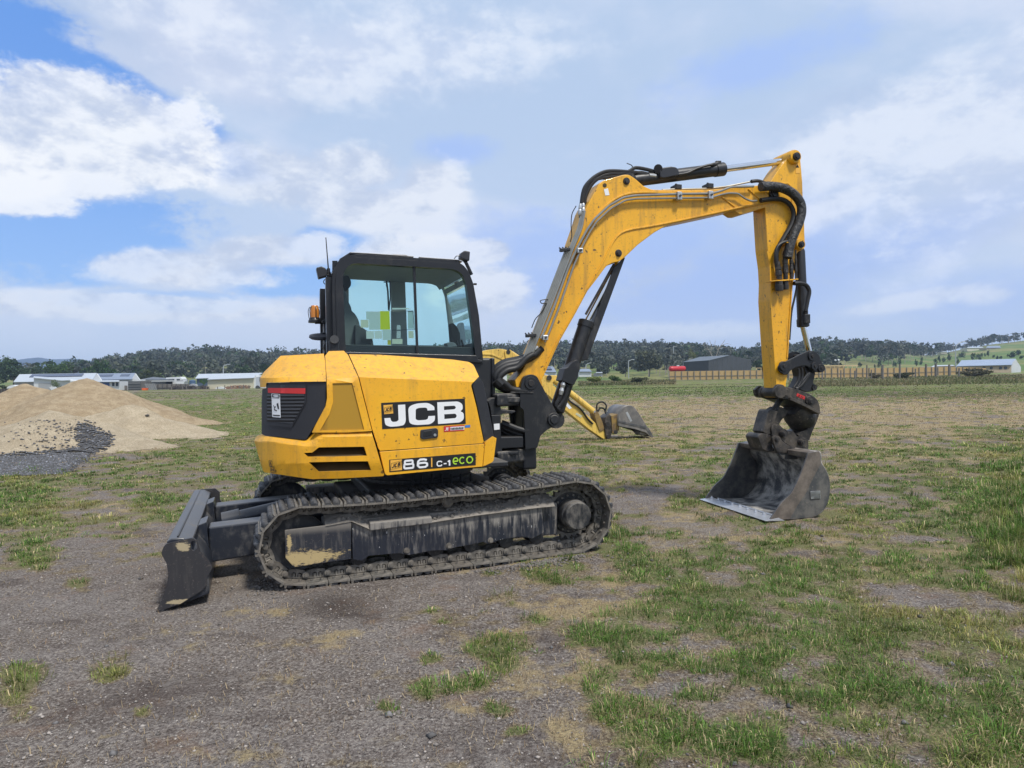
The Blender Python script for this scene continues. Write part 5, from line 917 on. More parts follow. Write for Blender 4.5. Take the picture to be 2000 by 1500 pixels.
    plate('claw', zz(Z9, [(72, 1190), (90, 1155, 3), (130, 1130), (250, 1160), (270, 1190), (262, 1300), (300, 1370), (200, 1380), (130, 1340), (100, 1260)]), .17, .22, HIT, R, r=3, bevel=.02)
    cr = plate('coupler_frame', zz(Z9, [(262, 1195, 3), (300, 1160, 5), (345, 1160, 5), (395, 1230), (470, 1290, 6), (560, 1325), (700, 1335), (742, 1350), (745, 1290), (742, 1230), (700, 1195), (640, 1180), (590, 1178), (560, 1130), (530, 1100, 2), (490, 1130), (435, 1075), (425, 1090), (350, 1010), (270, 1020, 5), (245, 1080, 5), (262, 1140)]), .19, .12, HIT, R, r=1, bevel=.01)
    plate('coupler_ear', zz(Z9, [(262, 1195, 3), (300, 1160, 5), (350, 1165, 5), (400, 1240), (480, 1300, 6), (600, 1335), (740, 1350), (740, 1400), (330, 1395), (290, 1290)]), .235, .035, HIT, R, r=1, bevel=.006)
    for c, r in (((335, 1215), .026), ((430, 1140), .030), ((675, 1252), .028)): pin('coupler_pin', Z9(*c), .25, -.1, r, cr, PIN); ring('pin_ring', Z9(*c), .20, r*1.5, cr, HIT, .02)
    # bucket -------------------------------------------------------------
    QB = .62; D = UF.u*.15 - UF.q*1.38 + Vector((0, 0, -.012))
    sideo = [(1579, 885), (1600, 881, 1), (1604, 904, 3), (1613, 917, 8), (1619, 933, 9), (1622, 950, 9), (1620, 970, 9), (1614, 986, 9), (1604, 1000, 9), (1590, 1010, 9), (1547, 1014), (1503, 1017), (1525, 984, 8), (1547, 963, 8), (1563, 930, 8), (1572, 905)]
    so = rnd(sideo, 1)
    bk = prism('bucket', so, lambda x, y: UF.hit(x, y, QB), -UF.q*.02, BKT, R, bevel=.004)
    prism('far_side_plate', so, lambda x, y: UF.hit(x, y, QB)+D, UF.q*.02, BKT, bk, bevel=.004)
    prism('cheek_plate', rnd([(1579, 885), (1600, 881, 1), (1604, 904), (1585, 940, 14), (1575, 962), (1556, 990), (1542, 1014), (1503, 1017), (1525, 984, 8), (1547, 963, 8), (1563, 930, 8), (1572, 905)], 1), lambda x, y: UF.hit(x, y, QB+.008), -UF.q*.008, CHK, bk, bevel=.003)
    shellp = [(1590, 884), (1602, 884), (1604, 904), (1612, 918), (1618, 935), (1620, 955), (1616, 980), (1606, 998), (1590, 1008), (1560, 1012.5), (1512, 1015)]
    SP = [v for v in spline([UF.hit(x, y, QB-.01) for x, y in shellp], 4)]; b = MB(); m = len(SP); cen = UF.hit(1560, 950, QB); nS = 12; vs = []; fs = []
    for j in range(nS+1):
        for i, p in enumerate(SP): vs.append(p + D*(j/nS))
    for j in range(nS):
        for i in range(m-1): a = j*m+i; fs.append((a, a+1, a+m+1, a+m))
    me = mesh('bucket_shell', vs, fs); sh_ = link('bucket_shell', me, BKI, bk, smooth=60); so_ = sh_.modifiers.new('thick', 'SOLIDIFY'); so_.thickness = .016; so_.offset = 0
    plate('top_beam', [(1579, 884), (1602, 881), (1604, 902), (1600, 906), (1581, 897)], QB-.02, .03, BKT, bk)
    tb = [UF.hit(x, y, QB-.02) for x, y in ((1578, 884), (1603, 880), (1606, 900), (1581, 894))]; b = MB(); b.add(tb + [p+D*.97 for p in tb], [(0, 1, 2, 3), (7, 6, 5, 4), (0, 4, 5, 1), (1, 5, 6, 2), (2, 6, 7, 3), (3, 7, 4, 0)]); b.build('top_beam', CHK, bk, bevel=.012)
    e0 = UF.hit(1503, 1017, QB+.01); e1 = UF.hit(1549, 1014, QB+.01); u_ = (e1-e0).normalized(); zv = Vector((0, 0, 1)); E0 = e0-u_*.05
    ed = MB(); D2 = D*1.01; ed.hexa([E0-zv*.004, E0+u_*.24-zv*.012, E0+u_*.24+D2-zv*.012, E0+D2-zv*.004, E0+zv*.004, E0+u_*.16+zv*.022, E0+u_*.16+D2+zv*.022, E0+D2+zv*.004]); edge = ed.build('cutting_edge', EDGE, bk, bevel=.002)
    for k in range(9): p = E0+u_*.13+D*(.04+.115*k)+zv*.02; b = MB(); b.lathe(p, zv, [(0, .019), (.012, .019), (.014, .010), (.026, .009)], 6); b.build('edge_bolt', EDGE, edge)
    b = MB(); b.hexa([E0+u_*.20+D*.05+zv*.014, E0+u_*.215+D*.05+zv*.014, E0+u_*.215+D*.95+zv*.014, E0+u_*.20+D*.95+zv*.014, E0+u_*.20+D*.05+zv*.026, E0+u_*.215+D*.05+zv*.026, E0+u_*.215+D*.95+zv*.026, E0+u_*.20+D*.95+zv*.026]); b.build('weld_bead', EDGE, bk)
    # bracket on the back of the bucket that the coupler grips
    for q in (.22, -.22):
        plate('bucket_ear', zz(Z9, [(300, 1300), (560, 1330), (740, 1340), (820, 1420), (860, 1480), (420, 1480), (330, 1400)]), q, .03, BKT, bk, bevel=.004)
    # makers plate on the side
    mp_ = zz(Z7, [(838, 1200, 1), (908, 1196, 1), (912, 1250, 1), (840, 1255, 1)]); plate('maker_plate', mp_, QB+.006, .006, CHK, bk, bevel=.001)
    strip('plate_border', [p[:2] for p in mp_+mp_[:1]], .8, QB+.010, .004, ZIN, bk)
    for st in ([(852, 1208), (853, 1244)], [(862, 1208), (863, 1243)], [(863, 1226), (872, 1225)], [(872, 1208), (873, 1243)], [(880, 1208), (881, 1242)], [(892, 1208), (882, 1224), (894, 1240)], [(904, 1210), (897, 1212), (898, 1240), (905, 1238), (904, 1226)]): strip('plate_letter', [Z7(*p) for p in st], .55, QB+.010, .004, ZIN, bk)
def hoser():
    t = NT('creased_hose_sleeve'); w = t.noise(14, 4, .6, (1, 1, 1), dist=1.5); c = t.mix(w, (.010, .010, .011), (.045, .045, .046)); return t.bsdf(c, .45, bump=w, bstr=.9, bdist=.03)
HOSER = hoser()
EX = build_excavator(); build_arm(EX)
# ================================================================== THE GROUND
class VN:                                              # cheap smooth value noise
    def __init__(s, seed): s.t = np.random.default_rng(seed).random((256, 256))
    def __call__(s, x, y):
        x = np.asarray(x, float); y = np.asarray(y, float); xi = np.floor(x).astype(int); yi = np.floor(y).astype(int); fx = x-xi; fy = y-yi; fx = fx*fx*(3-2*fx); fy = fy*fy*(3-2*fy)
        a = s.t[xi & 255, yi & 255]; b = s.t[(xi+1) & 255, yi & 255]; c = s.t[xi & 255, (yi+1) & 255]; d = s.t[(xi+1) & 255, (yi+1) & 255]
        return (a*(1-fx)+b*fx)*(1-fy) + (c*(1-fx)+d*fx)*fy
    def fbm(s, x, y, o=5, r=.55):
        v = 0; a = 1; t = 0
        for k in range(o): v = v + a*s(x*2**k + 17.3*k, y*2**k + 9.1*k); t += a; a *= r
        return v/t
N1, N2, N3, N4 = VN(1), VN(2), VN(3), VN(4)
def sstep(x, a, b): t = np.clip((x-a)/(b-a), 0, 1); return t*t*(3-2*t)
def pix(x, y, z=0):                                    # project world points (arrays) into photo pixels
    d = y*_f.y + (z-CAMH)*_f.z; r = x*_r.x + y*_r.y + (z-CAMH)*_r.z; u = x*_u.x + y*_u.y + (z-CAMH)*_u.z
    return 1000+F*r/d, 750-F*u/d
def rise(x, y): return .42*sstep(y, 35, 150)
def tdist(x, y):                                       # distance to the machine's track footprint
    rx = x-_a.x; ry = y-_a.y; u = rx*TF.u.x+ry*TF.u.y; v = rx*TF.u.y*-1+ry*TF.u.x
    return u, v
def height(x, y):
    near = 1-sstep(y, 20, 60); u, v = tdist(x, y)
    h = (N1.fbm(x*.5, y*.5, 3)-.5)*.05*near*sstep(y, 0, 3) + (N2.fbm(x*3.1, y*3.1, 4)-.5)*.045*near + (N3.fbm(x*14, y*14, 3)-.5)*.024*(1-sstep(y, 8, 20))
    flat = np.exp(-np.maximum(0, np.abs(u-.95)-1.95)**2*2)*np.exp(-np.maximum(0, np.abs(v-1.1)-1.5)**2*2)
    h = h*(1-.75*flat)
    h = h + .035*sstep(u, 1.4, 2.2)*(1-sstep(u, 2.5, 3.0))*np.exp(-((v-.1)/.35)**2)      # soil pushed up beside the sprocket end
    h = h - .012*flat - .035*np.exp(-((u+.75)/.28)**2-((v-.2)/.5)**2)
    return h + rise(x, y)
def green(x, y):                                       # how much living grass grows here, 0..1
    px, py = pix(x, y)
    n = .55*N1.fbm(x*1.9+3, y*1.9, 5, .72)+.45*N3.fbm(x*5.1+3, y*5.1, 3, .7); m = N2.fbm(x*.3, y*.3, 3)
    band = np.interp(py, [740, 748, 760, 775, 790, 815, 850, 900, 1000, 1100, 1500], [.72, .72, .84, .64, .38, .42, .54, .58, .57, .55, .52])
    band = band - .20*sstep(px, 1150, 1400)*np.exp(-((py-812)/38)**2)
    left = sstep(900-px, -150, 250)
    bandl = np.interp(py, [740, 765, 785, 815, 850, 900, 960, 1020, 1090, 1150, 1500], [.55, .55, .6, .74, .68, .66, .64, .50, .34, .20, .16])
    c = band*(1-left) + bandl*left
    c = c + .16*sstep(px, 1150, 1900)*sstep(py, 860, 1000) + .06*sstep(px, 1000, 1500)*sstep(py, 1250, 1450)
    # bare strip running from the machine to the lower left and below it
    bare = sstep(py, 1010, 1120)*(1-sstep(px, 960+.10*(py-1100), 1220+.12*(py-1100)))
    c = c - .48*bare
    c = c - .30*np.exp(-((px-1230)/150)**2-((py-985)/60)**2) - .2*np.exp(-((px-1330)/90)**2-((py-1030)/25)**2)
    for (tx, ty, r) in ((960, 1262, 42), (975, 1300, 36), (830, 1350, 40), (920, 1330, 40), (965, 1385, 30), (755, 1385, 22), (40, 1318, 60), (30, 1370, 50), (220, 1312, 44), (1040, 1115, 26), (70, 1085, 50), (150, 1135, 30), (30, 990, 70), (835, 1285, 22), (275, 1385, 16), (1010, 1430, 20)):
        c = c + 1.25*np.exp(-((px-tx)/r)**2-((py-ty)/(r*.55))**2)
    c = c + .25*np.exp(-((px-1960)/90)**2-((py-1030)/130)**2) - .35*np.exp(-((px-90)/170)**2-((py-900)/25)**2)
    return np.clip((n-.5)*3.3 + (m-.5)*.35 + c, 0, 1)
def straw(x, y):
    px, py = pix(x, y); n = N3.fbm(x*1.7+9, y*1.7, 5, .75); c = np.interp(py, [740, 760, 775, 795, 830, 880, 940, 1000, 1500], [.55, .25, .50, .74, .68, .48, .40, .38, .30])
    c = c*np.where(px > 850, 1, .6) + .25*sstep(px, 1750, 2000)*sstep(py, 950, 1400) + .3*np.exp(-((px-1950)/90)**2-((py-1010)/110)**2)
    return np.clip((n-.5)*1.8+c, 0, 1)
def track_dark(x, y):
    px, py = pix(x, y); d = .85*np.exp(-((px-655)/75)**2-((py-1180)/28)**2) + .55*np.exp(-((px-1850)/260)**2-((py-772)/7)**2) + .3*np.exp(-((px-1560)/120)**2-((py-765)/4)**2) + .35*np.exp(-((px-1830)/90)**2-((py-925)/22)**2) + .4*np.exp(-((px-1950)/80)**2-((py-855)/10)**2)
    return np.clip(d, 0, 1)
def pale(x, y):
    px, py = pix(x, y); d = .9*np.exp(-((px-460)/60)**2-((py-832)/8)**2) + .5*np.exp(-((px-1330)/180)**2-((py-764)/3)**2) + .5*np.exp(-((px-480)/160)**2-((py-783)/3)**2) + .4*np.exp(-((px-470)/90)**2-((py-1120)/40)**2) + .4*np.exp(-((px-1340)/120)**2-((py-1040)/26)**2) + .5*np.exp(-((px-330)/90)**2-((py-862)/8)**2)
    return np.clip(d, 0, 1)
def build_ground():
    ys = np.concatenate([np.linspace(-60, .6, 16)[:-1], np.geomspace(.6+1.2, 24+1.2, 380)-1.2, np.geomspace(24.3, 260, 110), np.geomspace(270, 9000, 20)])
    t = np.linspace(-1, 1, 460); nx, ny = len(t), len(ys); W = 4.5 + 1.0*np.maximum(ys, 0) + .0*ys; W[ys < .6] = 70; W = np.where(ys > 60, W*1.6, W)
    X = t[None, :]*W[:, None]; Y = np.repeat(ys[:, None], nx, 1); Z = height(X, Y); Z[ys < .6] = 0
    me = bpy.data.meshes.new('ground'); co = np.stack([X, Y, Z], -1).reshape(-1, 3); me.vertices.add(len(co)); me.vertices.foreach_set('co', co.ravel())
    i = np.arange((ny-1)*(nx-1)); r = i//(nx-1); c = i % (nx-1); a = r*nx+c; q = np.stack([a, a+1, a+nx+1, a+nx], 1).ravel()
    me.loops.add(len(q)); me.loops.foreach_set('vertex_index', q); me.polygons.add(len(i)); me.polygons.foreach_set('loop_start', np.arange(len(i))*4); me.polygons.foreach_set('use_smooth', np.ones(len(i), bool)); me.update()
    at_ = me.color_attributes.new('cover', 'FLOAT_COLOR', 'POINT'); Xf, Yf = X.ravel(), Y.ravel(); ok = Yf > .6; Ys = np.where(ok, Yf, .6)
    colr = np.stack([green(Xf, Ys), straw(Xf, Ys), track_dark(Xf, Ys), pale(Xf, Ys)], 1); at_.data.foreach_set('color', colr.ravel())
    t_ = NT('field_ground'); att = t_.n('ShaderNodeAttribute', attribute_name='cover'); sp = t_.n('ShaderNodeSeparateColor'); t_.l(att.outputs['Color'], sp.inputs[0]); g, s_, d = sp.outputs[0], sp.outputs[1], sp.outputs[2]; pl = att.outputs['Alpha']
    n1 = t_.noise(1.3, 8, .62); n2 = t_.noise(9, 7, .65); n3 = t_.noise(60, 5, .7); n4 = t_.noise(230, 3, .7); fz = t_.noise(.35, 7, .6, (1, .35, 1)); lg = t_.noise(.05, 6, .6, (1, .5, 1))
    vor = t_.n('ShaderNodeTexVoronoi'); vor.inputs['Scale'].default_value = 95; t_.l(t_.tc.outputs['Object'], vor.inputs['Vector'])
    soil = t_.mix(n2, (0.054, 0.042, 0.037), (0.212, 0.178, 0.155)); soil = t_.mix(t_.step(n1, .38, .68), soil, (0.180, 0.159, 0.149)); soil = t_.mix(t_.math('MULTIPLY', t_.step(n3, .50, .60), .75), soil, (0.357, 0.322, 0.287)); soil = t_.mix(t_.math('MULTIPLY', t_.step(n3, .47, .38), .8), soil, (.040, .032, .029))
    soil = t_.mix(t_.math('MULTIPLY', t_.step(vor.outputs['Distance'], .22, .05), .55), soil, (0.405, 0.371, 0.338)); soil = t_.mix(t_.math('MULTIPLY', t_.step(n4, .55, .64), .6), soil, (0.442, 0.390, 0.325))
    soil = t_.mix(t_.math('MULTIPLY', t_.step(t_.noise(2.6, 6, .6, off=(5, 5, 0)), .55, .72), .5), soil, (0.224, 0.140, 0.091))
    soil = t_.mix(t_.math('MULTIPLY', pl, .8), soil, (.36, .31, .24))
    soil = t_.mix(t_.math('MULTIPLY', t_.step(t_.noise(1.0, 7, .7, (1, 1.6, 1), off=(9, 1, 0)), .50, .66), .6), soil, (.060, .045, .040)); soil = t_.mix(t_.math('MULTIPLY', t_.step(t_.noise(5.5, 6, .7, (1, 1, 1), off=(2, 7, 0)), .54, .70), .45), soil, (.33, .30, .27))
    soil = t_.mix(.10, soil, (.060, .040, .028)); soil = t_.mix(t_.math('MULTIPLY', t_.step(t_.math('ADD', g, t_.math('MULTIPLY', t_.math('SUBTRACT', n2, .5), .8)), .10, .42), .72), soil, t_.mix(t_.step(n3, .40, .60), (.105, .075, .045), (.27, .215, .125)))
    st = t_.mix(n3, (.21, .155, .08), (.48, .385, .21)); st = t_.mix(t_.math('MULTIPLY', t_.step(fz, .45, .65), .4), st, (.24, .20, .10))
    gr = t_.mix(n3, (.050, .080, .018), (.15, .20, .05)); gr = t_.mix(t_.math('MULTIPLY', t_.step(fz, .42, .62), .55), gr, (.17, .165, .06)); gr = t_.mix(t_.math('MULTIPLY', t_.step(lg, .45, .6), .35), gr, (.20, .18, .08))
    m1 = t_.step(t_.math('ADD', s_, t_.math('MULTIPLY', t_.math('SUBTRACT', n2, .5), .9)), .42, .72); c = t_.mix(t_.math('MULTIPLY', m1, t_.math('ADD', .55, t_.math('MULTIPLY', t_.step(n3, .35, .65), .38))), soil, st)
    m2 = t_.step(t_.math('ADD', g, t_.math('MULTIPLY', t_.math('SUBTRACT', n2, .5), .7)), .40, .66); geo = t_.n('ShaderNodeNewGeometry'); spx = t_.n('ShaderNodeSeparateXYZ'); t_.l(geo.outputs['Position'], spx.inputs[0]); far = t_.step(spx.outputs[1], 9, 26); c = t_.mix(t_.math('MULTIPLY', m2, t_.math('ADD', .55, t_.math('MULTIPLY', far, .40))), c, gr)
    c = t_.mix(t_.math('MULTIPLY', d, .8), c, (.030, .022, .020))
    hgt = t_.math('ADD', t_.math('ADD', t_.math('MULTIPLY', n3, .6), t_.math('MULTIPLY', n4, .25)), t_.math('MULTIPLY', vor.outputs['Distance'], -.35))
    m = t_.bsdf(c, .95, bump=hgt, bstr=1.0, bdist=.02, spec=.15); o = link('ground', me, m); tag(o, kind='structure')
build_ground()
# ---------------- grass, straw, stones: one mesh each
def blades(name, P, L, Wd, dirx, diry, lean, colr, mat, bend=.5, kind='stuff', label=None):
    n = len(P); dx = np.cos(dirx); dy = np.sin(dirx); wx = -dy*Wd/2; wy = dx*Wd/2
    mid = P + np.stack([dx*lean*L*.35, dy*lean*L*.35, L*.55*np.sqrt(np.maximum(.05, 1-(lean*.6)**2))], 1); tip = P + np.stack([dx*lean*L, dy*lean*L, L*np.maximum(.06, 1-lean*bend*1.2)], 1)
    w = np.stack([wx, wy, np.zeros(n)], 1); V = np.stack([P-w, P+w, mid+w*.8, mid-w*.8, tip], 1).reshape(-1, 3); b = np.arange(n)*5
    F4 = np.stack([b, b+1, b+2, b+3], 1); F3 = np.stack([b+3, b+2, b+4], 1); me = bpy.data.meshes.new(name); me.vertices.add(len(V)); me.vertices.foreach_set('co', V.ravel())
    lp = np.concatenate([F4, F3], 1).ravel(); me.loops.add(len(lp)); me.loops.foreach_set('vertex_index', lp); me.polygons.add(2*n); ls = np.stack([np.arange(n)*7, np.arange(n)*7+4], 1).ravel(); me.polygons.foreach_set('loop_start', ls); me.polygons.foreach_set('use_smooth', np.ones(2*n, bool)); me.update()
    ca = me.color_attributes.new('tone', 'FLOAT_COLOR', 'POINT'); cc = np.repeat(np.concatenate([colr, np.ones((n, 1))], 1)[:, None, :], 5, 1).reshape(-1, 4); ca.data.foreach_set('color', cc.ravel())
    o = link(name, me, mat); return tag(o, label, 'grass' if kind else None, kind=kind)
def leafmat(name, trans=.35, rough=.55):
    t = NT(name); c = t.attr('tone'); d = t.n('ShaderNodeBsdfPrincipled'); t.l(c, d.inputs['Base Color']); d.inputs['Roughness'].default_value = rough; d.inputs['Specular IOR Level'].default_value = .25; tr = t.n('ShaderNodeBsdfTranslucent'); t.l(c, tr.inputs[0]); mx = t.n('ShaderNodeMixShader'); mx.inputs[0].default_value = trans; t.l(d.outputs[0], mx.inputs[1]); t.l(tr.outputs[0], mx.inputs[2]); t.l(mx.outputs[0], t.out.inputs[0]); return t.m
LEAF = leafmat('grass_blades'); STRW = leafmat('dry_straw', .2, .7)
def scatter(n, y0, y1, wfun):                          # random places, thinning with distance
    y = (1.0+y0)*((1.0+y1)/(1.0+y0))**rng.random(n) - 1.0; x = (rng.random(n)*2-1)*(.80*y+1.5); w = wfun(x, y); k = rng.random(n) < w; return x[k], y[k]
def notunder(x, y):
    u, v = tdist(x, y); return ~((u > -.1) & (u < 2.8) & (v > -.02) & (v < 2.3))
def notbucket(x, y):
    rx = x-CEN.x; ry = y-CEN.y; u = rx*UF.u.x+ry*UF.u.y; q = rx*UF.q.x+ry*UF.q.y; return ~((u > 3.45) & (u < 4.4) & (q > -.85) & (q < .68))
def grass():
    # turf: low tufts whose blades splay outwards from the crown of each plant
    cx, cy = scatter(74000, 1.5, 62, lambda x, y: sstep(green(x, y), .30, .80)*1.0); k = notunder(cx, cy) & notbucket(cx, cy); cx, cy = cx[k], cy[k]
    m_ = len(cx); size = rng.lognormal(0, .38, m_)*(.75+.6*green(cx, cy)); big = rng.random(m_) < .05; size = np.where(big, size*1.8, size); px, py = pix(cx, cy); tall = np.exp(-((px-1995)/90)**2-((py-1040)/140)**2)
    nb = np.clip(13*size**.8*(1-.35*sstep(cy, 10, 30)), 5, 60).astype(int) + (tall*12).astype(int); idx = np.repeat(np.arange(m_), nb); n = len(idx); X = cx[idx]; Y = cy[idx]; a = rng.random(n)*6.283; rr_ = np.sqrt(rng.random(n)); rad = .030*size[idx]*np.maximum(1, Y/7)**.6
    X = X+np.cos(a)*rr_*rad; Y = Y+np.sin(a)*rr_*rad; sc_ = size[idx]; L = rng.uniform(.018, .050, n)*sc_**.7*(1+1.3*tall[idx])*(1-.3*sstep(Y, 8, 25)); Wd = rng.uniform(.0022, .0044, n)*np.maximum(1, Y/4.5)
    lean = np.clip(.25+.65*rr_+rng.normal(0, .12, n)-.35*tall[idx], .1, 1.0); dirn = a+rng.normal(0, .5, n)
    hue = N4.fbm(cx*.9, cy*.9, 4); yc = np.clip((hue-.44)*2.6+rng.normal(0, .22, m_)+.32*straw(cx, cy)-.14+.35*tall, 0, 1)[idx]; yel = np.clip(yc+rng.normal(0, .10, n), 0, 1)[:, None]; tone = rng.lognormal(0, .36, m_)[idx][:, None]
    c = np.array([.075, .155, .024])*(1-yel) + np.array([.30, .265, .085])*yel; dry = (rng.random(n) < .15)[:, None]; c = np.where(dry, np.array([.42, .34, .19]), c); c = c*np.clip(tone, .5, 1.7)*rng.uniform(.6, 1.4, (n, 1))
    blades('grass', np.stack([X, Y, height(X, Y)-.004], 1), L, Wd, dirn, None, lean, c, LEAF, .62, label='patchy green grass tufts growing over the bare field')
    # dead straw lying flat
    x, y = scatter(205000, 1.3, 45, lambda x, y: .15+.85*sstep(straw(x, y), .30, .70)); k = notunder(x, y) & notbucket(x, y); x, y = x[k], y[k]; n = len(x); L = rng.uniform(.015, .065, n)*np.maximum(1, y/9)**.5; Wd = rng.uniform(.0015, .0032, n)*np.maximum(1, y/4.5); sh = rng.uniform(.5, 1.3, (n, 1)); c = (np.array([.44, .35, .21])*(1-(m := rng.random((n, 1)))) + np.array([.20, .13, .075])*m)*sh
    blades('dry_straw', np.stack([x, y, height(x, y)+.001], 1), L, Wd, rng.random(n)*6.28, None, rng.uniform(.9, 1.0, n), c, STRW, .86, label='dead straw lying scattered across the bare soil')
    # far weeds: taller strokes that break up the field edges
    x = []; y = []; h = []
    for (p0, p1, b0, b1, cnt, hh, zz_) in ((1130, 1320, 734, 747, 6000, .55, 120), (1540, 2020, 728, 745, 12000, .42, 85), (900, 2000, 746, 776, 9000, .09, 60), (260, 520, 765, 782, 2500, .08, 70), (950, 1500, 750, 772, 2500, .13, 50)):
        ax = rng.uniform(p0, p1, cnt); ay = rng.uniform(b0, b1, cnt); d = np.empty(cnt)
        for i in range(cnt):
            hz = 740-.0175*(ax[i]-1000); d[i] = min(zz_*1.6, max(8, 1.5*F/max(4, ay[i]-hz)))
            if ay[i]-hz < 14: d[i] = min(d[i], zz_*rng.uniform(.85, 1.3)); 
        X = (ax-1000)/F*d; x.append(X); y.append(d); h.append(np.full(cnt, hh))
    x = np.concatenate(x); y = np.concatenate(y); h = np.concatenate(h); n = len(x); L = h*rng.uniform(.4, 1.2, n); Wd = np.maximum(.012, y*.0011)*rng.uniform(.7, 1.6, n); hue = np.clip(N1.fbm(x*.09+4, y*.05, 4)*1.6-.35+rng.normal(0, .2, n)+np.where(h > .3, .3, 0), 0, 1)[:, None]
    c = (np.array([.060, .105, .028])*(1-hue)+np.array([.22, .175, .095])*hue)*rng.uniform(.6, 1.4, (n, 1)); blades('field_weeds', np.stack([x, y, height(x, y)-.01], 1), L, Wd, rng.random(n)*6.28, None, rng.uniform(.2, .95, n), c, LEAF, .5, label='long weeds along the far edges of the field')
grass()
def stones(name, x, y, s, colr, label, zoff=0, hf=None, seed=3):
    n = len(x); r_ = np.random.default_rng(seed); base = np.array([(1, 0, 0), (0, 1, 0), (-1, 0, 0), (0, -1, 0), (.15, .1, 1), (0, 0, -.6)], float); f = np.array([(0, 1, 4), (1, 2, 4), (2, 3, 4), (3, 0, 4), (1, 0, 5), (2, 1, 5), (3, 2, 5), (0, 3, 5)])
    V = base[None]*(1+r_.uniform(-.35, .35, (n, 6, 3)))*s[:, None, None]*np.array([1, 1, .62]); a = r_.random(n)*6.28; ca, sa = np.cos(a), np.sin(a); Vx = V[..., 0]*ca[:, None]-V[..., 1]*sa[:, None]; Vy = V[..., 0]*sa[:, None]+V[..., 1]*ca[:, None]
    z = (height(x, y) if hf is None else hf(x, y))+s*.15+zoff; V = np.stack([Vx+x[:, None], Vy+y[:, None], V[..., 2]+z[:, None]], -1).reshape(-1, 3); q = (f[None]+np.arange(n)[:, None, None]*6).reshape(-1)
    me = bpy.data.meshes.new(name); me.vertices.add(len(V)); me.vertices.foreach_set('co', V.ravel()); me.loops.add(len(q)); me.loops.foreach_set('vertex_index', q); me.polygons.add(len(q)//3); me.polygons.foreach_set('loop_start', np.arange(len(q)//3)*3); me.update()
    ca_ = me.color_attributes.new('tone', 'FLOAT_COLOR', 'POINT'); cc = np.repeat(np.concatenate([colr, np.ones((n, 1))], 1)[:, None, :], 6, 1).reshape(-1, 4); ca_.data.foreach_set('color', cc.ravel()); return tag(link(name, me, STONE), label, 'gravel', kind='stuff')
_t = NT('stone'); STONE = _t.bsdf(_t.mix(.25, _t.attr('tone'), _t.mix(_t.noise(60, 3), (.05, .05, .05), (.3, .28, .26))), .9)
x, y = scatter(60000, 1.3, 12, lambda x, y: 1.0*(1-.7*sstep(green(x, y), .3, .6))); n = len(x); s = rng.gamma(1.6, .0016, n)+.0012; s = np.minimum(s, .012)*(1+.04*y); c = np.array([.23, .205, .185])*rng.uniform(.3, 1.9, (n, 1)) + rng.uniform(0, .03, (n, 1))*np.array([1, .7, .4])
stones('loose_gravel', x, y, s, c, 'fine loose gravel strewn over the bare soil in front')
x, y = scatter(150, 1.6, 9, lambda x, y: x*0+1); n = len(x); s = rng.uniform(.010, .024, n); c = np.array([.13, .125, .125])*rng.uniform(.4, 1.6, (n, 1)); stones('pebbles', x, y, s, c, 'larger single pebbles lying on the bare soil', seed=8)
# soil clods beside the tracks
pts = [TF.world(random.gauss(1.95, .22), .05+abs(random.gauss(0, .07)), 0) for k in range(420)] + [TF.world(random.gauss(-.1, .12), random.gauss(-.2, .25), 0) for k in range(160)]
stones('soil_clods', np.array([p.x for p in pts]), np.array([p.y for p in pts]), rng.uniform(.006, .022, len(pts)), np.array([.15, .13, .115])*rng.uniform(.6, 1.3, (len(pts), 1)), 'crumbled soil clods along the foot of the near track', seed=5)
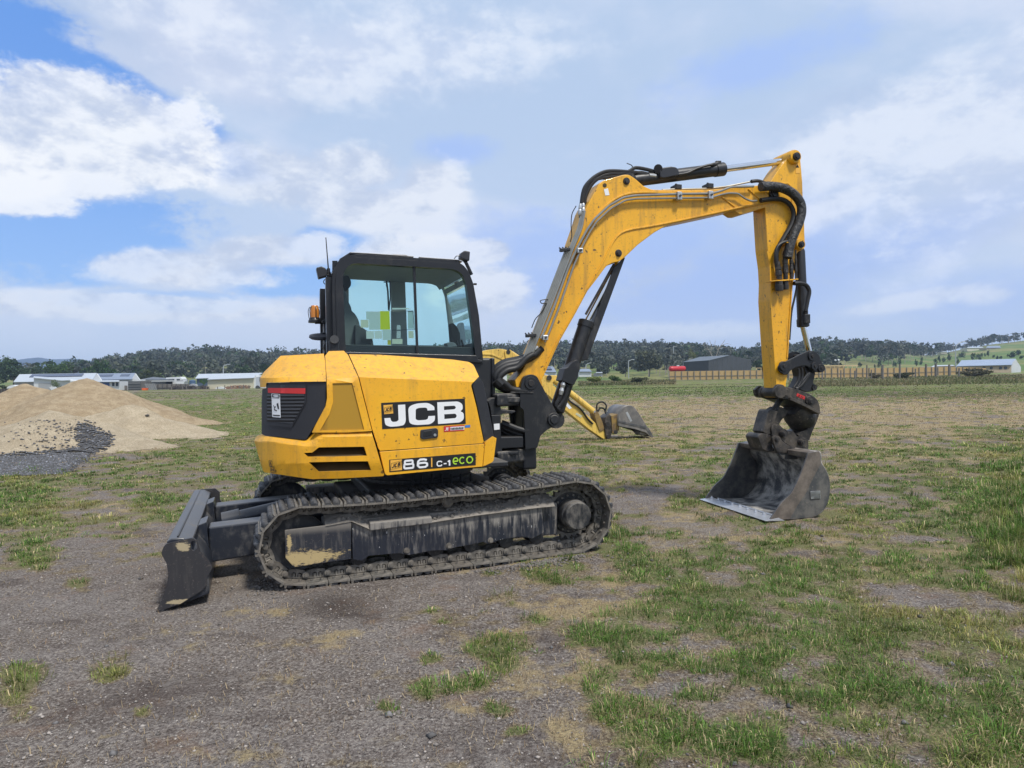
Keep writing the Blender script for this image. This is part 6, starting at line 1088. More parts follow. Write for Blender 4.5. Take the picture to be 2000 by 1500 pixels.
# ---------------- sand heaps
def sand_mat(name, a, b):
    t = NT(name); n = t.noise(3, 8, .65, (1, 1, 2)); f = t.noise(30, 6, .7, (1, 1, 2.5)); g = t.noise(130, 4, .7); c = t.mix(t.step(n, .35, .65), a, b); c = t.mix(t.math('MULTIPLY', t.step(f, .46, .62), .7), c, tuple(v*.55 for v in a)); c = t.mix(t.math('MULTIPLY', t.step(g, .5, .65), .5), c, tuple(min(1, v*1.35) for v in b)); return t.bsdf(c, .95, bump=t.math('ADD', f, t.math('MULTIPLY', g, .6)), bstr=.9, bdist=.06, spec=.15)
SAND1 = sand_mat('tan_sand', (.37, .275, .17), (.52, .41, .27)); SAND2 = sand_mat('pale_sand', (.47, .38, .26), (.62, .52, .37))
HE = []
def heap(name, mat, label, lumps, x0, x1, y0, y1, res, rough=.05, ridge=0):
    X, Y = np.meshgrid(np.arange(x0, x1, res), np.arange(y0, y1, res)); H = np.full(X.shape, -9.0)
    wx = X + (N2.fbm(X*.9, Y*.9, 4)-.5)*.8; wy = Y + (N3.fbm(X*.9+5, Y*.9, 4)-.5)*.8
    for (cx, cy, h, rx, ry, rot) in lumps:
        c, s = math.cos(math.radians(rot)), math.sin(math.radians(rot)); ex = ((wx-cx)*c+(wy-cy)*s)/rx; ey = (-(wx-cx)*s+(wy-cy)*c)/ry; r = np.sqrt(ex**2+ey**2+.0015)-.02; H = np.maximum(H, h*(1.06-r)*1.0 - .05)
    H = np.where(H > 0, H, H*.5); H = H + (N1.fbm(X*1.6, Y*1.6, 5)-.5)*rough*2.2 + (N4.fbm(X*9, Y*9, 3)-.5)*.05 - .05*np.abs(N3.fbm(X*2.2+8, Y*1.1, 3)-.5)*2*(rough > .09)
    Hg = height(X, Y) if False else rise(X, Y); keep = H > -.12; V = np.stack([X, Y, np.maximum(H, -.12)+Hg], -1).reshape(-1, 3); ny, nx = X.shape; fs = []
    K = keep; cell = K[:-1, :-1] & K[1:, :-1] & K[:-1, 1:] & K[1:, 1:]; r, c = np.nonzero(cell); a = r*nx+c; q = np.stack([a, a+1, a+nx+1, a+nx], 1).ravel(); me = bpy.data.meshes.new(name); me.vertices.add(len(V)); me.vertices.foreach_set('co', V.ravel()); me.loops.add(len(q)); me.loops.foreach_set('vertex_index', q); me.polygons.add(len(a)); me.polygons.foreach_set('loop_start', np.arange(len(a))*4); me.polygons.foreach_set('use_smooth', np.ones(len(a), bool)); me.update()
    bm = bmesh.new(); bm.from_mesh(me); bmesh.ops.delete(bm, geom=[v for v in bm.verts if not v.link_faces], context='VERTS'); bm.to_mesh(me); bm.free(); HE.append((X, Y, H+Hg)); return tag(link(name, me, mat), label, 'sand pile')
def hz(px): return 740-.0175*(px-1000)
def peak(px, py, d): return (px-1000)/F*d, 1.5-(py-hz(px))/F*d
bx, bz = peak(168, 744, 25.5); heap('sand_pile', SAND1, 'tallest tan sand pile with a sharp crest, left of the excavator', [(bx, 25.5, bz+.08, 3.5, 3.6, 0), (bx+.9, 25.9, bz-.34, 3.0, 2.9, 0), (bx+2.3, 26.2, bz-1.1, 1.9, 1.9, 0), (bx-1.2, 24.2, bz-1.05, 2.6, 2.6, 20)], -22, -8, 19.5, 31, .11)
bx, bz = peak(62, 756, 27.5); heap('sand_pile', SAND1, 'rounded tan sand pile behind and left of the tallest one', [(bx-.1, 27.5, bz+.10, 3.7, 3.4, 0), (bx-3.5, 26.5, bz-.35, 4, 3.4, 0)], -28, -12.4, 21.5, 33, .12)
bx, bz = peak(92, 808, 17.6); heap('sand_pile', SAND2, 'low pale sand pile in front, flecked with dark stones', [(bx, 17.6, bz+.08, 2.6, 2.2, 0), (bx-2, 17.2, bz-.15, 3.0, 2.2, 0), (bx+.9, 17.3, bz-.25, 2.2, 1.7, 0)], -18.5, -7.5, 14.6, 21, .075, .035)
bx, bz = peak(235, 796, 20.6); heap('sand_pile', SAND2, 'low pale sand pile on the right, spreading toward the grass', [(bx, 20.6, bz+.08, 2.0, 1.7, 0), (bx+.7, 20.9, bz-.30, 2.2, 1.6, 0), (bx+1.2, 20.6, .24, 1.9, 1.4, 0)], -16, -5.5, 17, 24, .08, .04)
def heap_z(x, y):
    z = height(x, y).copy()
    for X, Y, H in HE:
        i = np.round((y-Y[0, 0])/(Y[1, 0]-Y[0, 0])).astype(int); j = np.round((x-X[0, 0])/(X[0, 1]-X[0, 0])).astype(int); ok = (i >= 0) & (i < X.shape[0]) & (j >= 0) & (j < X.shape[1]); z[ok] = np.maximum(z[ok], H[i[ok], j[ok]])
    return z
def pxground(px, py):
    d = 1.5*F/(py-hz(px)); return (px-1000)/F*d, d
def heap_hit(px, py):                                   # where the view of a picture point first meets sand or soil
    n = len(px); dx = (px-1000)/F; slope = (py-hz(px))/F; d = np.full(n, 12.0); alive = np.ones(n, bool)
    while alive.any() and d.max() < 60:
        z = CAMH - slope*d; hit = (heap_z(dx*d, d) >= z) | (d > 45); alive &= ~hit; d = np.where(alive, d+.06, d)
    return dx*d, d
def inpoly(px, py, poly):
    r = np.zeros(len(px), bool); m = len(poly)
    for i in range(m):
        (x1, y1), (x2, y2) = poly[i], poly[(i+1) % m]; k = ((y1 > py) != (y2 > py)) & (px < (x2-x1)*(py-y1)/((y2-y1) if y2 != y1 else 1e-9)+x1); r ^= k
    return r
n = 60000; px = rng.uniform(-60, 225, n); py = rng.uniform(820, 950, n); k = inpoly(px+rng.normal(0, 6, n), py+rng.normal(0, 1, n)*np.where(py > 895, 8, 2.5), [(-60, 900), (0, 893), (60, 889), (120, 884), (158, 876), (146, 838), (167, 827), (190, 842), (216, 854), (205, 873), (162, 892), (108, 921), (67, 934), (0, 945), (-60, 955)]); px = px[k]; py = py[k]; k = (py > 868) | (rng.random(len(px)) < .5); px = px[k]; py = py[k]
gx, gy = heap_hit(px, py); n = len(gx)
stones('dark_gravel', gx, gy, rng.uniform(.014, .040, n), np.array([.054, .058, .068])*rng.lognormal(0, .65, (n, 1)), 'spill of dark blue-grey gravel at the foot of the pale sand piles', hf=heap_z, seed=9)
n = 190; gx, gy = heap_hit(rng.normal(95, 36, n), rng.uniform(822, 880, n)); stones('dark_stones', gx, gy, rng.uniform(.012, .038, n), np.array([.10, .10, .11])*rng.uniform(.5, 1.6, (n, 1)), 'dark stones dotted over the front sand pile', hf=heap_z, seed=10)
gx, gy = heap_hit(np.array([287.]), np.array([815.])); stones('dark_rock', gx, gy, np.array([.085]), np.array([[.07, .065, .06]]), 'single dark rock lying on the low sand pile on the right', hf=heap_z, seed=11)
# ================================================================== FAR HILLS, WOODS, BUILDINGS
SKY = [(-200, 712), (60, 712), (150, 711), (210, 708), (240, 702), (275, 695), (305, 690), (345, 689), (400, 685), (430, 686), (460, 690), (500, 692), (540, 692), (620, 690), (800, 686), (940, 681), (1000, 678), (1050, 676), (1106, 673), (1216, 674), (1320, 673), (1356, 678), (1384, 683), (1424, 686), (1480, 681), (1540, 676), (1600, 668), (1665, 670), (1700, 672), (1736, 672), (1780, 670), (1812, 676), (1846, 670), (1890, 661), (1934, 652), (1995, 645), (2080, 638), (2300, 630)]
def skyy(px): return np.interp(px, [a for a, b in SKY], [b for a, b in SKY])
D0, D1 = 210.0, 640.0
TREEH = np.interp
def hill_z(X, Y):
    px = 1000+F*X/np.maximum(Y, 1); base = rise(X, Y); top = 1.5 + (hz(px)-skyy(px))/F*D1 - 9.5
    pad = np.interp(px, [1500, 1620, 1720, 1830, 1900, 2000, 2200], [0, 0, .4, 1, 1, 1, 1])
    t = np.clip((Y-D0)/(D1-D0), 0, 1.2); s_ = t*t*(3-2*np.minimum(t, 1)); lin = t**1.15
    return base*(1-np.clip(t*6, 0, 1)) + .42*np.clip(t*6, 0, 1) + (top-.4)*np.where(t > 1, 1-(t-1)*1.5, (s_*(1-pad)+lin*pad)) + 2.0*(N2.fbm(X*.02, Y*.02, 3)-.5)*np.clip(t*3, 0, 1)
def build_hills():
    px = np.linspace(-900, 2900, 240); d = np.concatenate([np.geomspace(D0-4, D1, 60), np.linspace(D1+20, D1*1.25, 5)]); PX, Dd = np.meshgrid(px, d); X = (PX-1000)/F*Dd; Z = hill_z(X, Dd); Z[0] -= 1.5
    V = np.stack([X, Dd, Z], -1).reshape(-1, 3); ny, nx = PX.shape; i = np.arange((ny-1)*(nx-1)); r = i//(nx-1); c = i % (nx-1); a = r*nx+c; me = mesh('hills', V, [tuple(q) for q in np.stack([a, a+1, a+nx+1, a+nx], 1)])
    t = NT('hillside_pasture'); n = t.noise(.03, 7, .65, (1, .5, 1)); f = t.noise(.5, 6, .65); c = t.mix(t.step(n, .4, .6), (.085, .15, .040), (.24, .215, .09)); c = t.mix(t.step(f, .4, .7), c, (.13, .17, .06)); tag(link('hills', me, t.bsdf(c, .95, spec=.1), smooth=60), kind='structure')
    # distant range
    D = 4200; sk = [(-700, 706), (-200, 700), (0, 704), (30, 704), (55, 701), (76, 698), (92, 701), (110, 702.5), (128, 702), (145, 701), (158, 702), (178, 705), (200, 705), (226, 704.5), (300, 708), (500, 712), (900, 716), (2400, 716)]
    for nm, D, dy in (('mountain_range', 2350, 0), ('mountain_foothills', 1900, 6)):
        pts = np.linspace(-800, 2400, 320); vs = []; fs = []
        for k, p in enumerate(pts):
            y = np.interp(p + dy*9, [a for a, b in sk], [b for a, b in sk]) + dy + (N1.fbm(np.array(p*.05+dy), np.array(dy*1.), 4)-.5)*3
            h = 1.5+(hz(p)-y)/F*D
            for (dd, hh) in ((D-450, -6), (D-200, h*.45), (D, h), (D+200, h*.3)): vs.append(((p-1000)/F*D, dd, hh))
        for k in range(len(pts)-1):
            for j in range(3): a = k*4+j; fs.append((a, a+4, a+5, a+1))
        tag(link(nm, mesh(nm, vs, fs), plain('haze_blue_bush', (.012, .030, .070), .95, 0, .3, .01, spec=.05), smooth=60), kind='structure')  # base colour pushed to blue, painting in part of the distance haze
build_hills()
FOL = leafmat('tree_foliage', .25, .6); BARK = plain('grey_bark', (.30, .27, .23), .9, 0, .3, 3); BARKD = plain('dark_bark', (.09, .075, .06), .9, 0, .3, 3)
def cards(C, S, colr, aspect=1.0):                      # leaf sprays: one bent quad per centre, random orientation
    n = len(C); a = rng.normal(size=(n, 3)); a /= np.linalg.norm(a, axis=1)[:, None]; b = rng.normal(size=(n, 3)); b -= (a*b).sum(1)[:, None]*a; b /= np.linalg.norm(b, axis=1)[:, None]; S = S[:, None]
    V = np.stack([C-a*S, C+b*S*.6*aspect, C+a*S*rng.uniform(.6, 1.2, (n, 1)), C-b*S*.6*aspect], 1); return V.reshape(-1, 3), np.repeat(colr, 4, 0)
def cardmesh(name, V, col4, mat):
    n = len(V)//4; me = bpy.data.meshes.new(name); me.vertices.add(len(V)); me.vertices.foreach_set('co', V.ravel()); me.loops.add(len(V)); me.loops.foreach_set('vertex_index', np.arange(len(V))); me.polygons.add(n); me.polygons.foreach_set('loop_start', np.arange(n)*4); me.update()
    ca = me.color_attributes.new('tone', 'FLOAT_COLOR', 'POINT'); ca.data.foreach_set('color', np.concatenate([col4, np.ones((len(V), 1))], 1).ravel()); me.materials.append(mat); return me
def crown_pts(c, rx, ry, rz, n, lumps, leaf, cols, flat=.55, seed=None):
    L = rng.normal(size=(lumps, 3)); L /= np.linalg.norm(L, axis=1)[:, None]; L *= rng.uniform(.25, .82, (lumps, 1)); L[:, 2] = np.where(L[:, 2] < -.45, -.45, L[:, 2]); lr = rng.uniform(.24, .46, lumps); k = rng.integers(0, lumps, n)
    p = rng.normal(size=(n, 3)); p /= np.linalg.norm(p, axis=1)[:, None]; p = L[k] + p*lr[k][:, None]*rng.uniform(.55, 1.05, (n, 1))*np.array([1, 1, flat+.25]); P = np.array(c) + p*np.array([rx, ry, rz])
    tone = rng.uniform(.68, 1.35, lumps)[k][:, None]*rng.uniform(.75, 1.25, (n, 1)); m = rng.random((n, 1)); col_ = (np.array(cols[0])*(1-m)+np.array(cols[1])*m)*tone; return cards(P, rng.uniform(.6, 1.3, n)*leaf, col_)
GUM = ((.040, .052, .040), (.088, .098, .070)); GUMB = ((.050, .062, .050), (.115, .118, .092)); LUSH = ((.035, .075, .018), (.075, .125, .035)); DARK = ((.022, .048, .018), (.045, .075, .028)); CONI = ((.018, .045, .018), (.04, .08, .03))
def forest():
    Vs = []; Cs = []; trunks = []
    def boundary(px): return np.interp(px, [-200, 1480, 1700, 1760, 1830, 1860, 1890, 1940, 1990, 2100], [760, 760, 722, 711, 699, 691, 684.5, 676, 669, 664])
    n = 9500; px = rng.uniform(-160, 2200, n); d = D0 + 25 + (D1-D0-20)*rng.random(n)**.75; px = np.concatenate([px, np.linspace(-120, 2180, 520)+rng.normal(0, 3, 520)]); d = np.concatenate([d, rng.uniform(D1-30, D1+6, 520)])
    X = (px-1000)/F*d; Z = hill_z(X, d); py = hz(px)-(Z-1.5)/d*F
    ok = (py < boundary(px)) & ~((px < 130) & (d > 330)) & ~((px > 1650) & (d < 330)); 
    ok &= ~((px > 90) & (px < 215) & (rng.random(len(px)) < .45)); k = np.nonzero(ok)[0]; k = k[rng.permutation(len(k))[:2700]]
    for i in k:
        h = rng.uniform(6, 12.5)*(1.0 if d[i] > 330 else .85); rx = h*rng.uniform(.34, .58); s = rng.uniform(0, 1); pal = GUM if s < .55 else (GUMB if s < .85 else DARK); tn = rng.uniform(.75, 1.3)
        cz = Z[i]+h*(.66 if d[i] < D1-60 else .46); nl = int(rng.integers(80, 110)); V, C_ = crown_pts((X[i], d[i], cz), rx, rx, h*.42, nl, 7, rx*.13+.22, pal, .5); Vs.append(V); Cs.append(C_*tn)
        if rng.random() < .35: trunks.append((X[i]+rng.uniform(-.5, .5), d[i]-rx*.6, Z[i], h*rng.uniform(.5, .8)))
    me = cardmesh('forest', np.concatenate(Vs), np.concatenate(Cs), FOL); tag(link('forest', me), 'grey-green gum forest covering the far hills', 'forest', kind='stuff')
    b = MB()
    for (x, y, z, h) in trunks:
        w = .10+y*.00022; x2 = x+random.uniform(-.6, .6); b.add([(x-w, y, z-.5), (x+w, y, z-.5), (x, y+w*1.6, z-.5), (x2-w*.5, y, z+h), (x2+w*.5, y, z+h), (x2, y+w, z+h)], [(0, 1, 4, 3), (1, 2, 5, 4), (2, 0, 3, 5)])
    tag(b.build('forest_trunks', BARK), 'pale trunks showing among the far gum forest', 'tree trunks', kind='stuff')
forest()
def tree(name, px, ytop, ybase, wpx, d, label, cols=LUSH, n=900, lumps=12, trunk=.3, group=None, leafs=None, flat=.6, cat='tree', bark=BARKD, z0=None):
    x = (px-1000)/F*d; zb = 1.5-(ybase-hz(px))/F*d if z0 is None else z0; zt = 1.5-(ytop-hz(px))/F*d; h = zt-zb; r = wpx/2/F*d
    n = int(n*1.8) if leafs is None else n; root = empty(name, Matrix.Translation((x, d, zb)), label, cat, group); b = MB(); cz = zb+h*(trunk+(1-trunk)*.5)
    b.tube([(x, d, zb-.3), (x+r*.06, d, zb+h*.3), (x-r*.05, d, zb+h*.75)], r*.1, 7, lambda t: max(.03, h*.03*(1-.7*t)))
    for k in range(6): a = k*1.05; z1 = zb+h*(.25+.07*k); b.tube([(x, d, z1), (x+math.cos(a)*r*.35, d+math.sin(a)*r*.35, z1+h*.12), (x+math.cos(a)*r*.65, d+math.sin(a)*r*.65, z1+h*.2)], .05, 5, lambda t: max(.012, h*.011*(1-.7*t)))
    b.build('trunk', bark, root); V, C_ = crown_pts((x, d, cz), r, r, h*(1-trunk)*.62, n, lumps, (leafs or r*.075), cols, flat); me = cardmesh('crown', V, C_, FOL); link('crown', me, None, root); return root
tree('deciduous_tree', 26, 699, 760, 56, 205, 'tallest round-headed green tree at the far left edge behind the grey roof', DARK, 1500, 18, .12)
tree('deciduous_tree', -18, 716, 762, 46, 190, 'dark green tree cut off by the left edge of the picture', DARK, 900, 14, .1)
tree('deciduous_tree', 64, 711, 760, 38, 215, 'smaller dark tree right of the tallest one, behind the grey roof', DARK, 900, 12, .1)
tree('deciduous_tree', 114, 703, 758, 52, 222, 'domed bright green tree behind the middle of the long grey roof', LUSH, 1500, 18, .12)
tree('deciduous_tree', 198, 712, 756, 66, 225, 'broad low dark green tree between the two grey roofs', ((.022, .058, .015), (.05, .10, .025)), 1500, 18, .1)
tree('deciduous_tree', 290, 721, 757, 46, 215, 'olive dark tree behind the charcoal-roofed house', ((.030, .045, .012), (.06, .075, .025)), 1200, 14, .1)
tree('garden_shrub', 108, 742, 772, 28, 128, 'round grey-green shrub in front of the white garage', ((.07, .11, .05), (.15, .18, .09)), 700, 10, .05, cat='shrub')
tree('garden_shrub', 61, 751, 760, 12, 130, 'small dark green shrub left of the white garage', LUSH, 260, 6, .05, cat='shrub'); tree('garden_shrub', 5, 752, 762, 22, 110, 'low dark bush at the left edge above the timber fence', DARK, 300, 6, .05, cat='shrub')
tree('round_bush', 397, 741, 757, 17, 140, 'small round bright green bush at the end of the cream shed', ((.05, .12, .02), (.10, .19, .04)), 500, 8, .12, cat='bush')
tree('gum_tree', 1268, 683, 735, 74, 235, 'large spreading gum tree with pale limbs left of the red tank', ((.048, .060, .034), (.10, .105, .062)), 2600, 26, .12, bark=BARK, flat=.5)
tree('gum_tree', 1222, 697, 735, 40, 232, 'grey-green gum tree left of the large spreading gum', GUM, 1100, 14, .12, bark=BARK); tree('gum_tree', 1176, 703, 734, 46, 230, 'low grey-green gum behind the small white shed', GUM, 1000, 14, .1, bark=BARK)
tree('conifer', 1195, 690, 720, 11, 300, 'narrow dark pointed conifer on the wooded slope', CONI, 500, 10, .05); tree('gum_tree', 1352, 683, 712, 22, 260, 'yellow-green gum tree beyond the charcoal shed', ((.09, .11, .03), (.15, .16, .05)), 600, 10, .15, bark=BARK)
tree('gum_tree', 1322, 697, 728, 34, 250, 'thin-leaved gum above the red tank', GUM, 800, 12, .15, bark=BARK); tree('dark_tree', 1482, 702, 727, 34, 210, 'dense dark tree between the charcoal shed and the excavator stick', DARK, 900, 12, .05)
tree('garden_shrub', 1160, 734, 746, 44, 105, 'pale yellow-green flowering bush at the field edge', ((.16, .19, .05), (.27, .30, .09)), 900, 12, .0, cat='shrub'); tree('garden_shrub', 1200, 733, 746, 34, 108, 'darker green bramble mound right of the pale bush', ((.05, .09, .02), (.10, .15, .04)), 700, 10, .0, cat='shrub')
tree('garden_shrub', 1248, 736, 747, 40, 108, 'low brownish bramble at the right end of the bushes', ((.06, .075, .035), (.12, .12, .06)), 600, 10, .0, cat='shrub')
con = [(1679, 708, 719, 10), (1710, 713, 719, 6), (1718, 703, 718, 10), (1749, 706, 718, 10), (1758, 700, 715, 10), (1790, 703, 716, 10), (1799, 699, 713, 10), (1829, 700, 713, 9), (1835, 696, 709, 9), (1844, 695, 708, 9), (1855, 689, 706, 11), (1871, 698, 711, 9), (1876, 689, 700, 8), (1882, 688, 700, 10), (1900, 690, 704, 11), (1910, 691, 702, 8), (1917, 689, 699, 8), (1914, 696, 704, 8), (1925, 690, 697, 5), (1931, 684, 697, 9), (1941, 692, 699, 6), (1948, 696, 702, 8), (1955, 696, 702, 7), (1975, 686, 699, 19), (1989, 684, 696, 13), (1995, 694, 702, 9)]
def hilldepth(px, py):                                  # where the hillside is seen at this picture point
    for d in np.geomspace(D0, D1, 300):
        x = (px-1000)/F*d
        if hz(px)-(float(hill_z(np.array(x), np.array(d)))-1.5)/d*F <= py: return d
    return 600
desc = ['dark young conifer', 'small dark conifer', 'pointed green conifer', 'rounded dark conifer']
marks = ['nearest the excavator link', 'half hidden behind the timber fence', 'left of the tallest old post', 'above the fence rail', 'left of the paired conifers', 'alone above the fence', 'just right of the lone one', 'at the paddock foot, left of the street lamp', 'in the cluster left of the street lamp', 'second left of the street lamp', 'tallest beside the street lamp', 'right against the street lamp', 'behind the street lamp, upper left', 'behind the street lamp, upper right', 'below the cream farm shed', 'right of the one below the cream shed', 'between the cream shed and blue roof', 'lowest of the middle row', 'tiny, below the blue-roofed house', 'tall, below the blue-roofed house', 'small, right of the tall one', 'above the blue-grey roof', 'right of the one above the roof', 'broadest of the row, far right', 'last upper tree at the right edge', 'low, at the right edge']
for i, (px_, yt, yb, w) in enumerate(con):
    d = min(600, hilldepth(px_, yb)); tree('conifer', px_, yt, yb+.5, w, d, '%s on the paddock, %s' % (desc[i % 4], marks[i]), CONI, 420, 9, .02, 'young conifers dotted over the paddock', flat=.9, leafs=w/2/F*d*.15)
# dead tree behind the charcoal shed
def dead_tree():
    d = 215; root = empty('dead_tree', Matrix.Translation(at(1395, 722, d)), 'bare dead tree with forked pale branches behind the charcoal shed', 'tree')
    b = MB()
    for l, w in (([(1396, 722), (1392, 700), (1388, 690), (1382, 680), (1378, 668)], .16), ([(1388, 690), (1390, 678), (1386, 664)], .09), ([(1394, 706), (1400, 692), (1404, 680), (1412, 670), (1416, 664)], .12), ([(1402, 684), (1396, 674), (1397, 664)], .07), ([(1404, 681), (1415, 678), (1424, 680)], .06), ([(1408, 675), (1420, 671), (1428, 673)], .05), ([(1384, 684), (1376, 680), (1373, 672)], .05), ([(1398, 697), (1408, 694), (1418, 695)], .05)): b.tube([at(x, y, d) for x, y in l], w, 5, lambda t, w=w: w*(1-.75*t)+.015)
    b.build('branches', BARK, root)
dead_tree()
# ---------------- buildings
def wallmat(name, c, ribs=True, rough=.6, sc_=9, metal=0):
    t = NT(name); w = t.n('ShaderNodeTexWave', bands_direction='X'); t.l(t.tc.outputs['Object'], w.inputs[0]); w.inputs['Scale'].default_value = sc_*.32; n = t.noise(.6, 5, .6); cc = t.mix(t.math('MULTIPLY', t.step(n, .4, .7), .3), c, tuple(v*.75 for v in c)); return t.bsdf(cc, rough, metal, bump=w.outputs[1] if ribs else n, bstr=.4 if ribs else .1, bdist=.03)
RGREY = wallmat('pale_grey_roof', (.42, .46, .50), rough=.45); RBLUE = wallmat('blue_grey_roof', (.20, .24, .31), rough=.45); RDARK = wallmat('charcoal_cladding', (.045, .050, .058)); RDK2 = wallmat('charcoal_roof', (.10, .115, .13), rough=.45); WWHT = wallmat('white_wall', (.62, .64, .65)); WCRM = wallmat('cream_wall', (.58, .54, .40)); WGRY = wallmat('grey_wall', (.33, .34, .35)); WTAN = wallmat('tan_wall', (.42, .34, .24)); PANL = plain('solar_panel', (.05, .06, .09), .25, 0, .1); WIN = plain('dark_window', (.04, .05, .06), .15, 0, .1); BLUW = wallmat('blue_wall', (.05, .11, .30))
def solid(name, pts, d, depth, mat, parent, bevel=0):   # outline seen from the camera at distance d, given real depth
    return prism(name, pts, lambda x, y: at(x, y, d), Vector((0, depth, 0)), mat, parent, bevel=bevel)
def sheet(name, quad, mat, parent, th=.12):             # roof plane through four points (px, py, distance)
    P_ = [at(x, y, d) for x, y, d in quad]; n = (P_[1]-P_[0]).cross(P_[3]-P_[0]).normalized(); n = n if n.z > 0 else -n; m = len(P_); b = MB(); b.add([p+n*th*.5 for p in P_]+[p-n*th*.5 for p in P_], [tuple(range(m)), tuple(range(2*m-1, m-1, -1))]+[(i, (i+1) % m, (i+1) % m+m, i+m) for i in range(m)]); return b.build(name, mat, parent)
def bld(name, label, px, py, d, cat='building', group=None): return empty(name, Matrix.Translation(at(px, py, d)), label, cat, group)
h = bld('long_house', 'long low house with pale grey metal roof and solar panels, behind the sand piles', 110, 760, 150, 'house')
solid('wall', [(29, 746), (180, 744), (180, 764), (29, 768)], 150, 9, WGRY, h); sheet('roof', [(26, 746.5, 149.5), (180, 744, 149.5), (189, 729, 156), (38, 731.5, 156)], RGREY, h); sheet('solar_panel', [(57, 737.5, 153.0), (160, 735.2, 153.0), (164, 730.5, 155.2), (63, 732.3, 155.2)], PANL, h, .3)
solid('gable_wall', [(180, 744.5), (189, 729.5), (198, 743), (198, 762), (180, 764)], 150.2, .3, WWHT, h); solid('window', [(41, 751), (46, 751), (46, 758), (41, 758)], 149.9, .1, WIN, h); solid('window_frame', [(40, 750), (47, 750), (47, 751), (40, 751)], 149.8, .1, WWHT, h)
g = bld('garage', 'white lean-to garage with a roller door in front of the long house', 95, 760, 138, 'garage'); solid('wall', [(66, 738), (120, 743), (138, 743.5), (138, 763), (66, 765)], 138, 6, WWHT, g); solid('roller_door', [(75, 748), (99, 748), (99, 763), (75, 763)], 137.9, .1, WGRY, g); sheet('roof', [(65, 738, 137.5), (121, 743.4, 137.5), (138, 742.4, 137.5), (128, 739.5, 143), (66, 735.5, 143)], RGREY, g)
h = bld('second_house', 'white gabled house with blue-grey roof and two solar arrays', 230, 758, 158, 'house'); solid('wall', [(196, 742), (257, 741), (257, 763), (196, 763)], 158, 8, WWHT, h); sheet('roof', [(195, 742, 157.5), (258, 741, 157.5), (264, 729, 163), (188, 730, 163)], RBLUE, h); solid('gable_wall', [(257, 741), (264, 729.3), (273, 742), (273, 763), (257, 763)], 158.2, .3, WWHT, h)
for q in ([(196, 736.3, 160.1), (219, 736, 160.1), (222, 732, 161.9), (194, 732.5, 161.9)], [(234, 736, 160.1), (252, 735.6, 160.1), (255, 731.5, 162), (237, 732, 162)]): sheet('solar_panel', q, PANL, h, .3)
g = bld('blue_shed', 'low blue-walled annex with white front between the two houses', 215, 758, 150, 'shed'); solid('wall', [(190, 746), (214, 746), (214, 762), (190, 762)], 150, 4, BLUW, g); solid('front', [(214, 745), (233, 745), (233, 762), (214, 762)], 150, 4, WWHT, g); sheet('roof', [(180, 746, 149.3), (234, 745.4, 149.3), (232, 743, 153), (182, 743.6, 153)], RGREY, g)
for x in (219, 226.5): solid('window', [(x, 747), (x+4, 747), (x+4, 754), (x, 754)], 149.9, .1, WIN, g)
h = bld('dark_roofed_house', 'low house with charcoal hipped roof beyond the timber fence', 305, 752, 165, 'house'); solid('wall', [(275, 741), (337, 741), (337, 758), (275, 758)], 165, 8, WGRY, h); sheet('roof', [(272, 742, 164), (339, 741.5, 164), (322, 738.5, 168), (299, 736.5, 168)], RDK2, h); solid('carport', [(284, 743.5), (330, 743), (330, 745), (284, 745)], 160, 4, WWHT, h)
c_ = bld('caravan', 'white caravan parked beyond the fence left of the bush', 338, 750, 165, 'caravan'); solid('body', [(324, 737.5), (352, 736), (355, 740), (355, 750), (324, 751)], 165, 2.5, WWHT, c_); solid('window', [(345, 740), (351, 740), (351, 745), (345, 745)], 164.9, .1, WIN, c_); solid('window', [(330, 740), (340, 740), (340, 744), (330, 744)], 164.9, .1, WIN, c_)
c_ = bld('white_boat', 'small white covered boat beside the caravan', 350, 752, 160, 'boat'); solid('hull', [(343, 745.5), (361, 744.5), (359, 749.5), (345, 750)], 160, 1.8, WWHT, c_); solid('cover', [(346, 743), (356, 742.5), (360, 745), (344, 746)], 160.1, 1.5, WGRY, c_)
c_ = bld('blue_tank', 'dark blue water tank behind the junk row', 378, 750, 165, 'water tank'); b = MB(); b.lathe(at(376, 754, 166), (0, 0, 1), [(0, .7), (1.3, .7), (1.45, .3), (1.5, 0)], 16); b.build('tank_body', plain('blue_tank_plastic', (.06, .11, .20), .5), c_)
h = bld('blue_grey_shed', 'long shed with pale blue-grey roof behind the cream shed', 440, 748, 185, 'shed'); solid('wall', [(384, 739), (490, 735), (508, 735), (508, 754), (384, 754)], 185, 10, plain('navy_wall', (.07, .10, .15), .6), h); sheet('roof', [(381, 739.5, 184.5), (500, 736, 184.5), (513, 728.5, 190), (388, 730.8, 190)], RGREY, h); 
h = bld('cream_shed', 'long cream metal shed with a pale roof beside the stacked firewood', 450, 758, 150, 'shed'); solid('wall', [(405.5, 741.5), (495, 738.5), (495, 759.5), (405.5, 761)], 150, 8, WCRM, h); solid('end_wall', [(495.2, 738.5), (499.5, 733), (504, 742), (504, 759), (495.2, 759.5)], 150.3, 7.5, WWHT, h); sheet('roof', [(405, 741.5, 149.5), (496, 738.2, 149.5), (500, 732.5, 154.5), (412.5, 735.5, 154.5)], RGREY, h)
v = bld('parked_truck', 'white truck nose parked at the end of the cream shed', 504, 760, 140, 'truck'); solid('cab', [(500, 737), (512, 734), (516, 740), (516, 755), (500, 757)], 140, 2.2, plain('truck_grey', (.45, .48, .52), .4), v); b = MB(); b.cyl(at(503, 757, 139.9), at(503, 757, 140)+Vector((0, .4, 0)), .42, 16); b.build('wheel', RUB, v); solid('windscreen', [(507, 737), (513, 736), (514, 744), (507, 745)], 139.9, .1, WIN, v)
